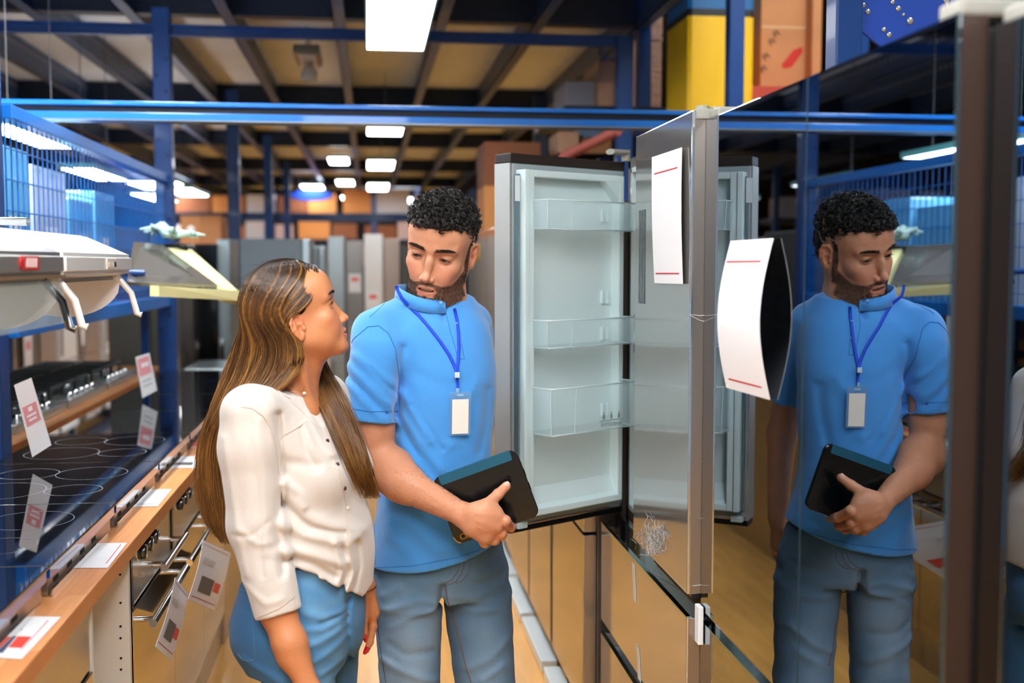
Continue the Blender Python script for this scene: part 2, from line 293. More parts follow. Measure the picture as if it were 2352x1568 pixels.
# ---------------------------------------------------------------- display counters on the left
XE = -0.58; ZW = 0.90
def wood_mat():
    m = mat('butcher_block', rgb=(222, 152, 96), rough=0.38, spec=0.5); nt = m.node_tree; b = nt.nodes['Principled BSDF']; L = nt.links
    tc = nt.nodes.new('ShaderNodeTexCoord'); mp = nt.nodes.new('ShaderNodeMapping'); mp.inputs['Rotation'].default_value = (0, 0, R(90)); L.new(tc.outputs['Object'], mp.inputs[0])
    br = nt.nodes.new('ShaderNodeTexBrick'); br.inputs['Scale'].default_value = 1.0; br.inputs['Mortar Size'].default_value = 0.0004; br.inputs['Brick Width'].default_value = 0.34; br.inputs['Row Height'].default_value = 0.042
    br.inputs['Color1'].default_value = (*lin((232, 166, 106)), 1); br.inputs['Color2'].default_value = (*lin((212, 140, 84)), 1); br.inputs['Mortar'].default_value = (*lin((190, 120, 70)), 1); L.new(mp.outputs[0], br.inputs[0])
    n = nt.nodes.new('ShaderNodeTexNoise'); n.inputs['Scale'].default_value = 9; n.inputs['Detail'].default_value = 6; m2 = nt.nodes.new('ShaderNodeMapping'); m2.inputs['Scale'].default_value = (8, 0.8, 1); L.new(tc.outputs['Object'], m2.inputs[0]); L.new(m2.outputs[0], n.inputs[0])
    mr = nt.nodes.new('ShaderNodeMapRange'); mr.inputs[1].default_value = 0.3; mr.inputs[2].default_value = 0.7; mr.inputs[3].default_value = 0.90; mr.inputs[4].default_value = 1.08; L.new(n.outputs[0], mr.inputs[0])
    s = nt.nodes.new('ShaderNodeVectorMath'); s.operation = 'SCALE'; L.new(br.outputs[0], s.inputs[0]); L.new(mr.outputs[0], s.inputs['Scale']); L.new(s.outputs[0], b.inputs['Base Color'])
    return m
WM = wood_mat()
t = thing('worktop', 'long beech butcher-block worktop under the black glass hobs', 'worktop', (XE, 0, ZW)); MB().box(-0.60, 0, 1.0, 6.9, -0.040, 0, c=0.003).build('slab', WM, t)
t = thing('worktop', 'rear beech worktop under the stainless gas hobs', 'worktop', (-1.22, 0, 0.955)); MB().box(-0.72, 0, 2.0, 7.15, -0.040, 0, c=0.003).build('slab', WM, t)
CW = mat('cabinet_white', rgb=(226, 224, 214), rough=0.45); CG = mat('cabinet_grey', rgb=(120, 116, 110), rough=0.5)
t = thing('base_cabinet', 'long grey base cabinet under the rear worktop', 'cabinet', (-1.25, 0, 0)); MB().box(-0.66, 0, 2.05, 7.1, 0.08, 0.915).build('carcass', CG, t); MB().box(-0.60, -0.04, 2.1, 7.05, 0, 0.08).build('plinth', CG, t)
# open white cabinet: its far side panel shows the row of shelf-pin holes
yA, yB_ = atX(198, 1450, -0.61).y, atX(312, 1300, -0.59).y
t = thing('base_cabinet', 'open white base cabinet with shelf pin holes between the two ovens', 'cabinet', (0, 0, 0))
MB().box(-1.17, -0.605, yB_ - 0.018, yB_, 0.0, ZW - 0.041).build('side_panel', CW, t, label='white side panel with shelf pin holes'); MB().box(-1.17, -0.605, yA + 0.02, yA + 0.038, 0.0, ZW - 0.041).build('side_panel', CW, t)
MB().box(-1.175, -1.165, yA + 0.038, yB_ - 0.018, 0.0, ZW - 0.041).build('back_panel', CW, t); MB().box(-1.165, -0.62, yA + 0.038, yB_ - 0.018, 0.02, 0.04).build('floor_panel', CW, t)
HB = mat('hole_black', rgb=(10, 10, 10), rough=0.8)
for px, py in [(276, 1319), (277, 1384), (277, 1438), (277, 1465), (278, 1511), (278, 1537)]:
    c = at(px, py, yB_ - 0.018); MB().lathe([(0.0001, -0.0012), (0.0030, -0.0012), (0.0030, 0.0)], tuple(c), 1, 10).build('pin_hole', HB, t)
# ovens
ST = mat('oven_glass', col=(0.42, 0.38, 0.33), rough=0.06, metal=1.0, bump=(2.2, 0.03, 2, (1, 1, 1)))
CHR = mat('chrome', rgb=(224, 226, 226), rough=0.12, metal=1.0); BK = mat('oven_black', rgb=(14, 13, 13), rough=0.25); KN = mat('knob_black', rgb=(18, 18, 20), rough=0.18, coat=1)
BR = mat('brushed_steel', rgb=(190, 184, 176), rough=0.28, metal=1.0, bump=(60, 0.03, 2, (1, 1, 40)))
def oven(y0, y1, label, knobs, handles, group='built-in ovens under the worktop'):
    t = thing('built_in_oven', label, 'oven', (-0.62, (y0 + y1) / 2, 0), 0, group); h = (y1 - y0) / 2
    MB().box(-0.54, -0.004, -h + 0.006, h - 0.006, 0.10, ZW - 0.045).build('body', BK, t)
    MB().box(-0.004, 0.012, -h, h, 0.70, ZW - 0.046, c=0.002).build('control_panel', BR, t)
    MB().box(-0.004, 0.018, -h, h, 0.14, 0.695, c=0.002).build('door', ST, t)
    MB().box(-0.004, 0.016, -h, -h + 0.022, 0.14, 0.88).build('edge_trim', BK, t)
    for k in range(knobs):
        y = -h + 0.10 + k * 0.085
        kb = MB().lathe([(0.019, 0.012), (0.020, 0.014), (0.020, 0.034), (0.0185, 0.036), (0.0001, 0.036)], (0, y, 0.825), 0, 20).build('knob', KN, t); MB().lathe([(0.0205, 0.010), (0.022, 0.012), (0.022, 0.016), (0.0205, 0.016)], (0, y, 0.825), 0, 20).build('knob_ring', CHR, kb)
    for (z, a, b) in handles:
        hd = MB().tube([(0.062, a, z), (0.062, b, z)], 0.0105, 14).build('handle', CHR, t)
        for y in (a + 0.04, b - 0.04): MB().tube([(0.010, y, z), (0.062, y, z)], 0.0075, 10).build('handle_bracket', CHR, hd)
    MB().box(-0.004, 0.0, -h, h, 0.0, 0.13).build('plinth', BR, t)
    return t
yo = yB_ + 0.012
oven(yo, yo + 0.595, 'steel oven with three black knobs and two bar handles beside the white cabinet', 3, [(0.655, -0.27, 0.27), (0.755, -0.10, 0.27)])
oven(yo + 0.60, yo + 1.195, 'second steel oven along the aisle, half hidden behind the woman\'s hair', 3, [(0.655, -0.27, 0.27)])
oven(yo + 1.20, yo + 1.80, 'third steel oven along the aisle, hidden behind the woman', 2, [(0.655, -0.27, 0.27)])
oven(yA - 0.595, yA + 0.018, 'steel oven at the near end of the counter, cut by the picture\'s lower edge', 0, [(0.655, -0.25, 0.25)])
t = thing('base_cabinet', 'far run of steel fronted cabinets under the hob worktop', 'cabinet', (0, 0, 0)); MB().box(-1.16, -0.605, yo + 1.805, 6.85, 0.0, ZW - 0.042).build('carcass', BR, t)
t = thing('base_cabinet', 'near end of the hob counter below the frame', 'cabinet', (0, 0, 0)); MB().box(-1.16, -0.63, 1.05, yA - 0.60, 0.0, ZW - 0.042).build('carcass', CW, t)
# papers hung on the oven handles and laid on the worktop
PW = mat('paper_white', rgb=(236, 236, 238), rough=0.55); PRD = mat('print_red', rgb=(196, 44, 52), rough=0.6); PGY = mat('print_grey', rgb=(86, 84, 84), rough=0.6); PLT = mat('print_pale', rgb=(190, 190, 194), rough=0.6); RSQ = mat('print_red_square', rgb=(228, 74, 58), rough=0.6); PGB = mat('print_blue', rgb=(60, 78, 110), rough=0.6)
def sheet(name, corners, label, group, marks=(), bulge=0.0, n=8, cat='paper', base=PW, lifts=0.0006):
    """corners tl, tr, br, bl (3D); marks: (u0,u1,v0,v1,material,name) printed areas"""
    tl, tr, br_, bl = [Vector(c) for c in corners]; o = (tl + br_) / 2; nn = (tr - tl).cross(bl - tl).normalized()
    if nn.dot(Vector((0, 0, CH)) - o) < 0: nn = -nn
    def P(u, v, lift=0): return (tl.lerp(tr, u)).lerp(bl.lerp(br_, u), v) + nn * (bulge * math.sin(math.pi * v) + lift) - o
    t = thing(name, label, cat, tuple(o), 0, group)
    def patch(u0, u1, v0, v1, lift, th):
        vs = []; m = n if bulge else 2
        for i in range(m + 1):
            v = v0 + (v1 - v0) * i / m; vs += [P(u0, v, lift), P(u1, v, lift), P(u1, v, lift - th), P(u0, v, lift - th)]
        fs = [(i * 4 + j, i * 4 + (j + 1) % 4, i * 4 + 4 + (j + 1) % 4, i * 4 + 4 + j) for i in range(m) for j in range(4)] + [(0, 1, 2, 3), (m * 4 + 3, m * 4 + 2, m * 4 + 1, m * 4)]
        return MB().add(vs, fs, 0, False)
    sh_ = patch(0, 1, 0, 1, 0, 0.0008).build('sheet', base, t)
    for ii, (u0, u1, v0, v1, mt, nm) in enumerate(marks): patch(u0, u1, v0, v1, lifts + 0.00025 * ii, 0.0004 + 0.00025 * ii).build(nm, mt, t)
    return t
hp = [(0.06, 0.94, 0.06, 0.068, PRD, 'red_line'), (0.06, 0.94, 0.93, 0.938, PRD, 'red_line'), (0.10, 0.5, 0.30, 0.31, PLT, 'print_line'), (0.10, 0.5, 0.34, 0.35, PLT, 'print_line'), (0.10, 0.45, 0.38, 0.39, PLT, 'print_line'), (0.18, 0.62, 0.60, 0.84, PGY, 'photo_print'), (0.66, 0.88, 0.62, 0.76, RSQ, 'red_square')]
Xp = -0.535
sheet('price_sheet', [atX(466, 1240, Xp), atX(530, 1270, Xp), atX(493, 1402, Xp + 0.03), atX(432, 1376, Xp + 0.03)], 'price sheet with grey photo and red square, hung on the oven nearest the woman\'s hair', 'price sheets hung on oven handles', hp, 0.006)
sheet('price_sheet', [atX(402, 1326, Xp), atX(432, 1362, Xp), atX(394, 1516, Xp + 0.03), atX(357, 1484, Xp + 0.03)], 'narrow white price sheet hung on the lower bar handle of the three-knob oven', 'price sheets hung on oven handles', hp, 0.006)
zs = ZW + 0.002
def flat(c, label, marks, g='price sheets lying on the worktop'): return sheet('price_sheet', [atZ(*p, zs) for p in c], label, g, marks)
fm = [(0.05, 0.95, 0.05, 0.065, PRD, 'red_line'), (0.05, 0.95, 0.90, 0.915, PRD, 'red_line')]
flat([(178, 1247), (292, 1246), (248, 1303), (125, 1303)], 'blank white sheet with red edge lines on the worktop beside the glass hob', [(0.06, 0.075, 0.05, 0.93, PRD, 'red_line'), (0.90, 0.912, 0.08, 0.85, PRD, 'red_line')])
flat([(-20, 1413), (140, 1416), (50, 1512), (-80, 1505)], 'white sheet with a grey photo and red square at the picture\'s left edge', [(0.86, 0.872, 0.10, 0.85, PRD, 'red_line'), (0.62, 0.84, 0.52, 0.78, RSQ, 'red_square'), (0.25, 0.6, 0.52, 0.9, PGB, 'photo_print'), (0.1, 0.13, 0.1, 0.9, PRD, 'red_line'), (0.3, 0.6, 0.25, 0.28, PLT, 'print_line'), (0.3, 0.6, 0.33, 0.36, PLT, 'print_line')])
flat([(318, 1123), (394, 1123), (362, 1162), (268, 1163)], 'blank white card on the worktop by the second glass hob', [(0.08, 0.9, 0.85, 0.9, PLT, 'print_line')])
flat([(398, 1047), (462, 1047), (448, 1074), (380, 1074)], 'white card with a dark bar on the worktop near the woman\'s hair', [(0.25, 0.85, 0.55, 0.78, PGY, 'photo_print')])
flat([(430, 1006), (470, 1006), (460, 1026), (418, 1026)], 'white and red card farthest along the worktop', [(0.3, 1, 0.1, 0.95, RSQ, 'red_square')])
# glass hobs on low steel stands
GL = mat('hob_glass', rgb=(7, 9, 14), rough=0.03, spec=0.9, ior=2.1); XG = -0.645; ZG = 0.970; RING = mat('ring_print', rgb=(150, 160, 175), rough=0.3)
PINKT = mat('steel_warm', rgb=(200, 184, 172), rough=0.35, metal=0.9)
ys = [atZ(200, 1304, ZG).y, atZ(120, 1157, ZG).y, atZ(150, 1063, ZG).y]; pitch = ys[2] - ys[1]
ys = [ys[1] - pitch * 2, ys[1] - pitch, ys[1], ys[2], ys[2] + pitch, ys[2] + 2 * pitch, ys[2] + 3 * pitch, ys[2] + 4 * pitch, ys[2] + 5 * pitch]
hl = ['black glass hob nearest the camera at the picture\'s left edge', 'black glass hob with its slotted steel side beside the blank sheet', 'black glass hob with printed cooking rings beside the upright price card', 'black glass hob reflecting the blue fence, beyond the ringed one', 'fifth black glass hob along the worktop', 'sixth black glass hob along the worktop', 'seventh black glass hob near the tall blue post', 'farthest black glass hob']
for i in range(8):
    a, b = ys[i] + 0.003, ys[i + 1] - 0.003; t = thing('glass_hob', hl[i], 'hob', (XG, (a + b) / 2, ZW), 0, 'black glass hobs on the worktop'); h = (b - a) / 2; z = ZG - ZW
    MB().box(-0.50, 0, -h, h, z - 0.006, z, c=0.0015).build('glass', GL, t)
    MB().box(-0.47, -0.012, -h + 0.02, h - 0.02, 0.002, z - 0.006).build('base_tray', PINKT, t)
    MB().box(-0.012, -0.004, -h + 0.01, h - 0.01, z - 0.030, z - 0.006).build('front_trim', BLUEB if False else mat('film_blue_edge', rgb=(0, 84, 170), rough=0.12, coat=1), t)
    MB().box(-0.004, 0.000, -h + 0.012, h - 0.10, 0.0, 0.016).build('steel_rail', CHR, t)
    for k in range(4): MB().box(-0.0125, -0.0112, -h + 0.06 + k * 0.11, -h + 0.10 + k * 0.11, 0.018, 0.028).build('vent_slot', HB, t)
    if i < 4:
        for (cx, cy, r) in [(-0.34, -0.12, 0.115), (-0.34, 0.13, 0.085), (-0.16, 0.12, 0.10), (-0.15, -0.13, 0.075)]:
            n = 40; rg = MB(); vs = []; 
            for j in range(n):
                a_ = 2 * math.pi * j / n; vs += [(cx + r * math.cos(a_), cy + r * math.sin(a_), z + 0.0004), (cx + (r - 0.0018) * math.cos(a_), cy + (r - 0.0018) * math.sin(a_), z + 0.0004)]
            rg.add(vs, [(2 * j, 2 * j + 1, (2 * j + 3) % (2 * n), (2 * j + 2) % (2 * n)) for j in range(n)]); rg.build('cooking_ring', RING, t)
# bent price cards standing on the hobs
def bent_card(p_top, p_mid, label, w_, Y, marks, hb=0.0):
    """a folded acrylic strip standing on the glass"""
    pass
YC = atZ(95, 1062, ZG).y - 0.05
def up_card(pts, label, Y0, marks, extra=None):   # tl, tr, br, bl pixels on the vertical plane Y0
    return sheet('price_card', [at(x, y, Y0) for x, y in pts], label, 'upright price cards on the hobs', marks, cat='price card')
ck = [(0.12, 0.88, 0.33, 0.60, mat('print_rose', rgb=(226, 150, 156), rough=0.6), 'pink_print'), (0.4, 0.62, 0.36, 0.42, PW, 'white_print'), (0.25, 0.75, 0.46, 0.49, PW, 'white_print'), (0.3, 0.7, 0.52, 0.55, PW, 'white_print')]
up_card([(32, 884), (72, 867), (118, 1022), (74, 1050)], 'tall leaning white price card with a pink print on the ringed glass hob', YC, ck)
yD = atZ(345, 915, ZG).y
up_card([(311, 820), (343, 810), (361, 896), (327, 914)], 'white price card with a pink top in front of the gas hobs', yD - 0.1, [(0.08, 0.9, 0.06, 0.50, MATS['print_rose'], 'pink_print'), (0.3, 0.8, 0.2, 0.3, PW, 'white_print'), (0.2, 0.8, 0.62, 0.66, PLT, 'print_line'), (0.2, 0.8, 0.74, 0.78, PLT, 'print_line')])
# stainless gas hobs on the rear worktop
SS = mat('hob_steel', rgb=(204, 212, 212), rough=0.28, metal=0.75); CI = mat('cast_iron', rgb=(58, 66, 68), rough=0.45)
zr = 0.957
for i, (y0, lb) in enumerate([(3.55, 'stainless gas hob at the picture\'s left edge behind the pink-print card'), (4.30, 'stainless gas hob with black grates behind the glass hobs'), (5.05, 'stainless gas hob beside the card with a pink top'), (5.80, 'farthest stainless gas hob by the tall blue post')]):
    t = thing('gas_hob', lb, 'hob', (-1.55, y0 + 0.34, zr), 0, 'stainless gas hobs on the rear worktop')
    MB().box(-0.26, 0.27, -0.34, 0.34, 0, 0.035, c=0.004).build('steel_tray', SS, t)
    for (cx, cy, r) in [(-0.13, -0.19, 0.045), (-0.13, 0.19, 0.035), (0.10, -0.19, 0.035), (0.10, 0.19, 0.045), (-0.02, 0.0, 0.058)]:
        b = MB().lathe([(r + 0.012, 0.035), (r + 0.012, 0.042), (r, 0.046), (r, 0.052), (r * 0.7, 0.056), (0.0001, 0.056)], (cx, cy, 0), 2, 16).build('burner', SS, t); MB().lathe([(r * 0.75, 0.056), (r * 0.75, 0.062), (0.0001, 0.063)], (cx, cy, 0), 2, 16).build('burner_cap', CI, b)
    for cy in (-0.22, 0.0, 0.22):
        g = MB(); 
        for x in (-0.22, -0.02, 0.18): g.box(x - 0.006, x + 0.006, cy - 0.10, cy + 0.10, 0.074, 0.088)
        for y in (-0.10, 0.0, 0.10): g.box(-0.225, 0.185, cy + y - 0.006, cy + y + 0.006, 0.074, 0.088)
        for x in (-0.22, 0.18):
            for y in (-0.10, 0.10): g.box(x - 0.006, x + 0.006, cy + y - 0.006, cy + y + 0.006, 0.034, 0.074)
        g.build('pan_support', CI, t)
    for k in range(5): MB().lathe([(0.017, 0.035), (0.016, 0.055), (0.0001, 0.056)], (0.228, -0.20 + k * 0.10, 0), 2, 14).build('knob', CHR, t)
# ---------------------------------------------------------------- cooker hoods
HW = mat('enamel_white', rgb=(244, 244, 240), rough=0.25, coat=0.5); HS_ = mat('hood_steel', rgb=(168, 170, 170), rough=0.30, metal=0.7); VIS = mat('visor_clear', rgb=(190, 210, 214), rough=0.08, alpha=0.35, spec=0.9)
def hood(Ya, Yb, mt, label, lip):
    zt = 1.66; zb = 1.548; t = thing('cooker_hood', label, 'cooker hood', (-0.62, (Ya + Yb) / 2, zb), 0, 'slim cooker hoods'); h = (Yb - Ya) / 2; top = 0.105
    prof = [(0.0, 0.010), (0.0, 0.052), (-0.05, 0.074), (-0.12, top), (-0.44, top + 0.012), (-0.44, 0.0), (-0.03, 0.0)]
    vs = [(x, -h, z) for x, z in prof] + [(x, h, z) for x, z in prof]; n = len(prof)
    mb = MB(); mb.add(vs, [tuple(range(n)), tuple(range(n, 2 * n))[::-1]] + [(i, i + n, (i + 1) % n + n, (i + 1) % n) for i in range(n)]); me = mb.mesh('hood'); bm = bmesh.new(); bm.from_mesh(me); bmesh.ops.bevel(bm, geom=bm.edges[:], offset=0.007, segments=2, affect='EDGES'); bmesh.ops.recalc_face_normals(bm, faces=bm.faces[:]); bm.to_mesh(me); bm.free(); link('casing', me, mt, t)
    MB().box(-0.42, -0.04, -h + 0.03, h - 0.03, -0.010, 0.002).build('grease_filter', mat('filter_grey', rgb=(150, 152, 150), rough=0.4, metal=0.6), t)
    for sy in (-1, 1):
        y = sy * (h - 0.045); w = MB(); nn_ = 14
        pts = [(-0.30, 0.0)] + [(-0.16 + 0.14 * math.cos(R(200 + 140 * i / nn_)) , -0.012 + 0.095 * math.sin(R(200 + 140 * i / nn_))) for i in range(nn_ + 1)] + [(-0.02, 0.0)]
        k = len(pts); vs = [(x, y - 0.002, z) for x, z in pts] + [(x, y + 0.002, z) for x, z in pts]
        w.add(vs, [tuple(range(k)), tuple(range(k, 2 * k))[::-1]] + [(i, (i + 1) % k, (i + 1) % k + k, i + k) for i in range(k)]); sw = w.build('side_wing', HW if lip else VIS, t)
        MB().tube([(-0.03, y, -0.002), (0.005, y, -0.045), (0.018, y, -0.098), (0.030, y, -0.102)], 0.008, 8).build('wing_arm', HW if lip else KN, t)
    if not lip:
        MB().hexa([(-0.02, -h, -0.09), (0.0, -h, -0.09), (0.0, h, -0.09), (-0.02, h, -0.09), (-0.012, -h, 0.0), (-0.006, -h, 0.0), (-0.006, h, 0.0), (-0.012, h, 0.0)]).build('visor', VIS, t)
        MB().box(-0.006, 0.0015, -h, h, 0.004, 0.009).build('trim', mat('trim_warm', rgb=(210, 170, 130), rough=0.3, metal=0.8), t)
        bd = MB().box(0.000, 0.002, 0.02, 0.13, 0.020, 0.046, c=0.0008).build('logo_plate', mat('logo_red', rgb=(200, 30, 34), rough=0.3), t)
        lg = MB(); MB().lathe([(0.0001, 0.0), (0.0135, 0.0), (0.0135, 0.0025), (0.0130, 0.0028), (0.0001, 0.0028)], (0.0, 0.026, 0.033), 0, 18).build('logo_disc', MATS['logo_red'], bd)
        for k, yy_ in enumerate((0.050, 0.062, 0.074, 0.086, 0.098, 0.110)): lg.hexa([(0.002, yy_ - 0.003, 0.025), (0.003, yy_ - 0.003, 0.025), (0.003, yy_ + 0.001, 0.025), (0.002, yy_ + 0.001, 0.025), (0.002, yy_ + 0.001, 0.042), (0.003, yy_ + 0.001, 0.042), (0.003, yy_ + 0.005, 0.042), (0.002, yy_ + 0.005, 0.042)])
        lg.build('logo_strokes', mat('logo_white', rgb=(238, 232, 228), rough=0.4), bd)
    else:
        sw = MB().box(0.0, 0.003, h - 0.30, h - 0.20, 0.018, 0.044, c=0.001).build('switch_panel', mat('switch_white', rgb=(232, 222, 210), rough=0.4), t)
        for k in range(4): MB().box(0.003, 0.005, h - 0.29 + k * 0.022, h - 0.278 + k * 0.022, 0.024, 0.036).build('switch', mat('switch_cream', rgb=(214, 204, 190), rough=0.4) if k < 3 else KN, sw)
    return t
yh1 = atX(150, 620, -0.62).y; yh2 = atX(304, 620, -0.62).y
hood(yh1 - 0.64, yh1 - 0.004, HS_, 'slim steel cooker hood with a red logo plate at the picture\'s left edge', False)
hood(yh1 + 0.004, yh2, HW, 'slim white cooker hood with drop-down side wings', True)
t = thing('packing_film', 'crumpled clear film lying on top of the slim cooker hoods', 'film', (-0.80, yh1, 1.662)); rng = np.random.default_rng(3); mb = MB()
for k in range(7):
    pts = [(-0.10 + 0.05 * rng.normal(), -0.30 + 0.09 * k + 0.10 * j / 5 + 0.02 * rng.normal(), 0.008 + 0.010 * rng.random()) for j in range(6)]; mb.tube(pts, [0.004, 0.010, 0.008, 0.011, 0.007, 0.003], 7)
mb.build('film', mat('film_white', rgb=(206, 212, 214), rough=0.2, alpha=0.8), t)
MB().tube([(-0.16, -0.62, 0.01), (-0.13, -0.40, 0.018), (-0.10, -0.22, 0.012)], 0.010, 8).build('black_tape', BK, t)
# hood bracket shelf that carries them
t = thing('hood_bracket', 'blue steel bracket rail that carries the slim hoods on the fence', 'bracket', (XF, 0, 1.60)); MB().box(0.0, 0.10, yh1 - 0.6, yh2 + 0.1, -0.015, 0.015).build('rail', BLUE, t)
# slanted chimney hood with cream foam strips
def pane(pts, th, mt, name, parent):
    o = Vector(parent.location); return MB().plate([Vector(p) - o for p in pts], th).build(name, mt, parent)
Y1, Y2 = 4.15, 4.75
t = thing('chimney_hood', 'slanted grey glass chimney hood edged with cream foam strips', 'cooker hood', tuple(at(400, 620, 4.4)))
GP = mat('hood_glass_grey', rgb=(96, 92, 88), rough=0.18, spec=0.8, coat=0.6); FO = mat('foam_cream', rgb=(240, 232, 170), rough=0.9); BE = mat('steel_blue_edge', rgb=(130, 170, 205), rough=0.25, metal=0.5)
pane([at(290, 655, 4.05), at(498, 661, 4.35), at(372, 568, 4.75), at(305, 562, 4.45)], 0.012, GP, 'glass_front', t)
pane([at(372, 568, 4.75), at(498, 661, 4.35), at(478, 664, 4.36), at(360, 570, 4.76)], 0.014, BE, 'steel_edge', t)
pane([at(384, 568, 4.76), at(440, 572, 4.86), at(552, 672, 4.50), at(514, 664, 4.38)], 0.05, FO, 'foam_strip', t)
pane([at(344, 655, 4.12), at(344, 680, 4.12), at(540, 690, 4.42), at(552, 668, 4.45)], 0.05, FO, 'foam_strip', t)
a = at(372, 560, 4.8) - Vector(t.location); MB().box(a.x - 0.12, a.x + 0.10, a.y, a.y + 0.22, a.z - 0.05, a.z + 0.0, c=0.01).build('motor_box', BK, t)
for y_ in (4.15, 4.6): q = at(300, 640, y_) - Vector(t.location); MB().tube([q + Vector((0.05, 0, 0.02)), (XF - t.location.x, q.y, q.z + 0.03)], 0.012, 8).build('wall_arm', BLUE, t)
t = thing('packing_film', 'crumpled pale green film bundle on top of the slanted chimney hood', 'film', tuple(at(408, 560, 4.8))); mb = MB()
for k in range(9):
    pts = [(-0.11 + 0.19 * j / 5 + 0.02 * rng.normal(), 0.04 * rng.normal(), 0.02 + 0.03 * rng.random() + 0.035 * math.exp(-(j - 1) ** 2)) for j in range(6)]; mb.tube(pts, [0.004, 0.012, 0.014, 0.011, 0.009, 0.003], 7)
mb.build('film', mat('film_green', rgb=(190, 220, 214), rough=0.25, alpha=0.85), t)
# ---------------------------------------------------------------- appliances in the next aisle and at the end of this one
AP = {'w': mat('appliance_white', rgb=(224, 226, 226), rough=0.3), 's': mat('appliance_steel', rgb=(150, 146, 142), rough=0.28, metal=0.8), 'g': mat('appliance_grey', rgb=(96, 106, 112), rough=0.45), 'd': mat('appliance_dark', rgb=(74, 76, 72), rough=0.4), 'k': mat('appliance_black', rgb=(14, 16, 18), rough=0.15, coat=0.8), 'c': mat('appliance_pale_steel', rgb=(176, 190, 194), rough=0.3, metal=0.7), 'b': mat('appliance_beige', rgb=(176, 160, 150), rough=0.35, metal=0.3)}
def fridge(x0, x1, y0, y1, h, k, label, face='+x', group=None, side=None, split=0.62, tagp=False, name='fridge'):
    """simple upright fridge: body, two doors with handles, feet. face: the side its doors are on"""
    t = thing(name, label, 'fridge', ((x0 + x1) / 2, (y0 + y1) / 2, 0), 0, group); hx, hy = (x1 - x0) / 2, (y1 - y0) / 2; d = 0.05
    bx = [-hx, hx, -hy, hy]
    if face == '+x': bx[1] -= d
    elif face == '-x': bx[0] += d
    else: bx[2] += d
    MB().box(bx[0], bx[1], bx[2], bx[3], 0.02, h, c=0.004).build('body', AP[side or k], t); zs_ = h * split
    for (a, b) in ((0.06, h - zs_ - 0.006), (h - zs_ + 0.006, h)):
        mb = MB()
        if face == '+x': mb.box(hx - d + 0.004, hx, -hy, hy, a, b, c=0.008)
        elif face == '-x': mb.box(-hx, -hx + d - 0.004, -hy, hy, a, b, c=0.008)
        else: mb.box(-hx, hx, -hy, -hy + d - 0.004, a, b, c=0.008)
        dr = mb.build('door', AP[k], t)
        hz = (b - 0.30, b - 0.05) if a < 0.5 else (a + 0.05, a + 0.35)
        if face == '+x': MB().box(hx, hx + 0.02, -hy + 0.03, -hy + 0.045, *hz).build('handle', CHR, dr)
        elif face == '-x': MB().box(-hx - 0.002, -hx, -hy + 0.02, -hy + 0.03, *hz).build('handle', CHR, dr)
        else: MB().box(-hx + 0.03, -hx + 0.045, -hy - 0.02, -hy, *hz).build('handle', CHR, dr)
    for sx in (-1, 1): MB().box(sx * (hx - 0.08) - 0.02, sx * (hx - 0.08) + 0.02, -hy + 0.06, hy - 0.06, 0, 0.02).build('foot', BK, t)
    return t
row = [('w', 8.35), ('s', 8.98), ('b', 9.65), ('w', 10.35), ('b', 11.25), ('w', 12.1), ('s', 12.9), ('d', 13.7)]
nm = ['white fridge at the left edge, seen under the blue rail', 'steel fridge with a white card beside the first white fridge', 'beige-grey fridge in the next aisle between the steel and white ones', 'tall bright white fridge in the middle of the next aisle', 'greige fridge with a pointed white paper, in the next aisle', 'narrow-looking white fridge left of the dark grey side', 'steel fridge just left of the dark grey side', 'dark fridge farthest along the next aisle']
for (k, y), lb in zip(row, nm):
    t = fridge(-3.35, -2.70, y, y + 0.60, 1.86, k, lb, '+x', 'fridges of the next aisle')
for (k, px, py) in [(0, 65, 800), (1, 190, 750)]:
    c = atX(px, py, -2.67); sheet('price_card', [c + Vector((0, -0.12, 0.16)), c + Vector((0, 0.12, 0.16)), c + Vector((0, 0.10 if k == 0 else 0.03, -0.18)), c + Vector((0, -0.10 if k == 0 else -0.03, -0.18))], 'white price card on the steel fridge under the blue rail' if k == 0 else 'pointed white paper on the greige fridge of the next aisle', 'cards on the next aisle\'s fridges', [(0.2, 0.8, 0.3, 0.5, MATS['print_rose'], 'pink_print')])
a, b = at(250, 800, 7.2), at(365, 800, 7.2); fridge(a.x, b.x, 7.2, 7.85, 1.80, 'd', 'dark olive-grey fridge side behind the gas hobs', '+x', None, 'd')
a = at(250, 800, 7.9)
for i, (x0, x1, k, Y, hh, lb) in enumerate([(408, 438, 's', 8.2, 1.72, 'narrow steel fridge just right of the tall blue post'), (440, 498, 'k', 8.4, 1.72, 'black fridge behind the woman\'s back, left of the pale one'), (500, 527, 'c', 8.6, 1.76, 'pale teal-grey fridge between the black one and the second post')]):
    a, b = at(x0, 700, Y), at(x1, 700, Y); fridge(a.x, b.x + 0.01, Y, Y + 0.6, hh, k, lb, '-y')
a, b = at(552, 600, 7.0), at(712, 600, 7.0); fridge(a.x, b.x, 7.0, 7.6, 1.728, 'c', 'big grey fridge side standing behind the woman\'s head', '+x', None, 'g')
a, b = at(700, 600, 8.2), at(752, 600, 8.2); fridge(a.x, b.x, 7.75, 8.4, 1.70, 'c', 'pale steel fridge just past the big grey one', '+x', None, 'c')
t = thing('washing_machine', 'dark counter block with a pale lid behind the woman\'s back', 'washing machine', tuple(at(470, 880, 7.4))); t.location.z = 0
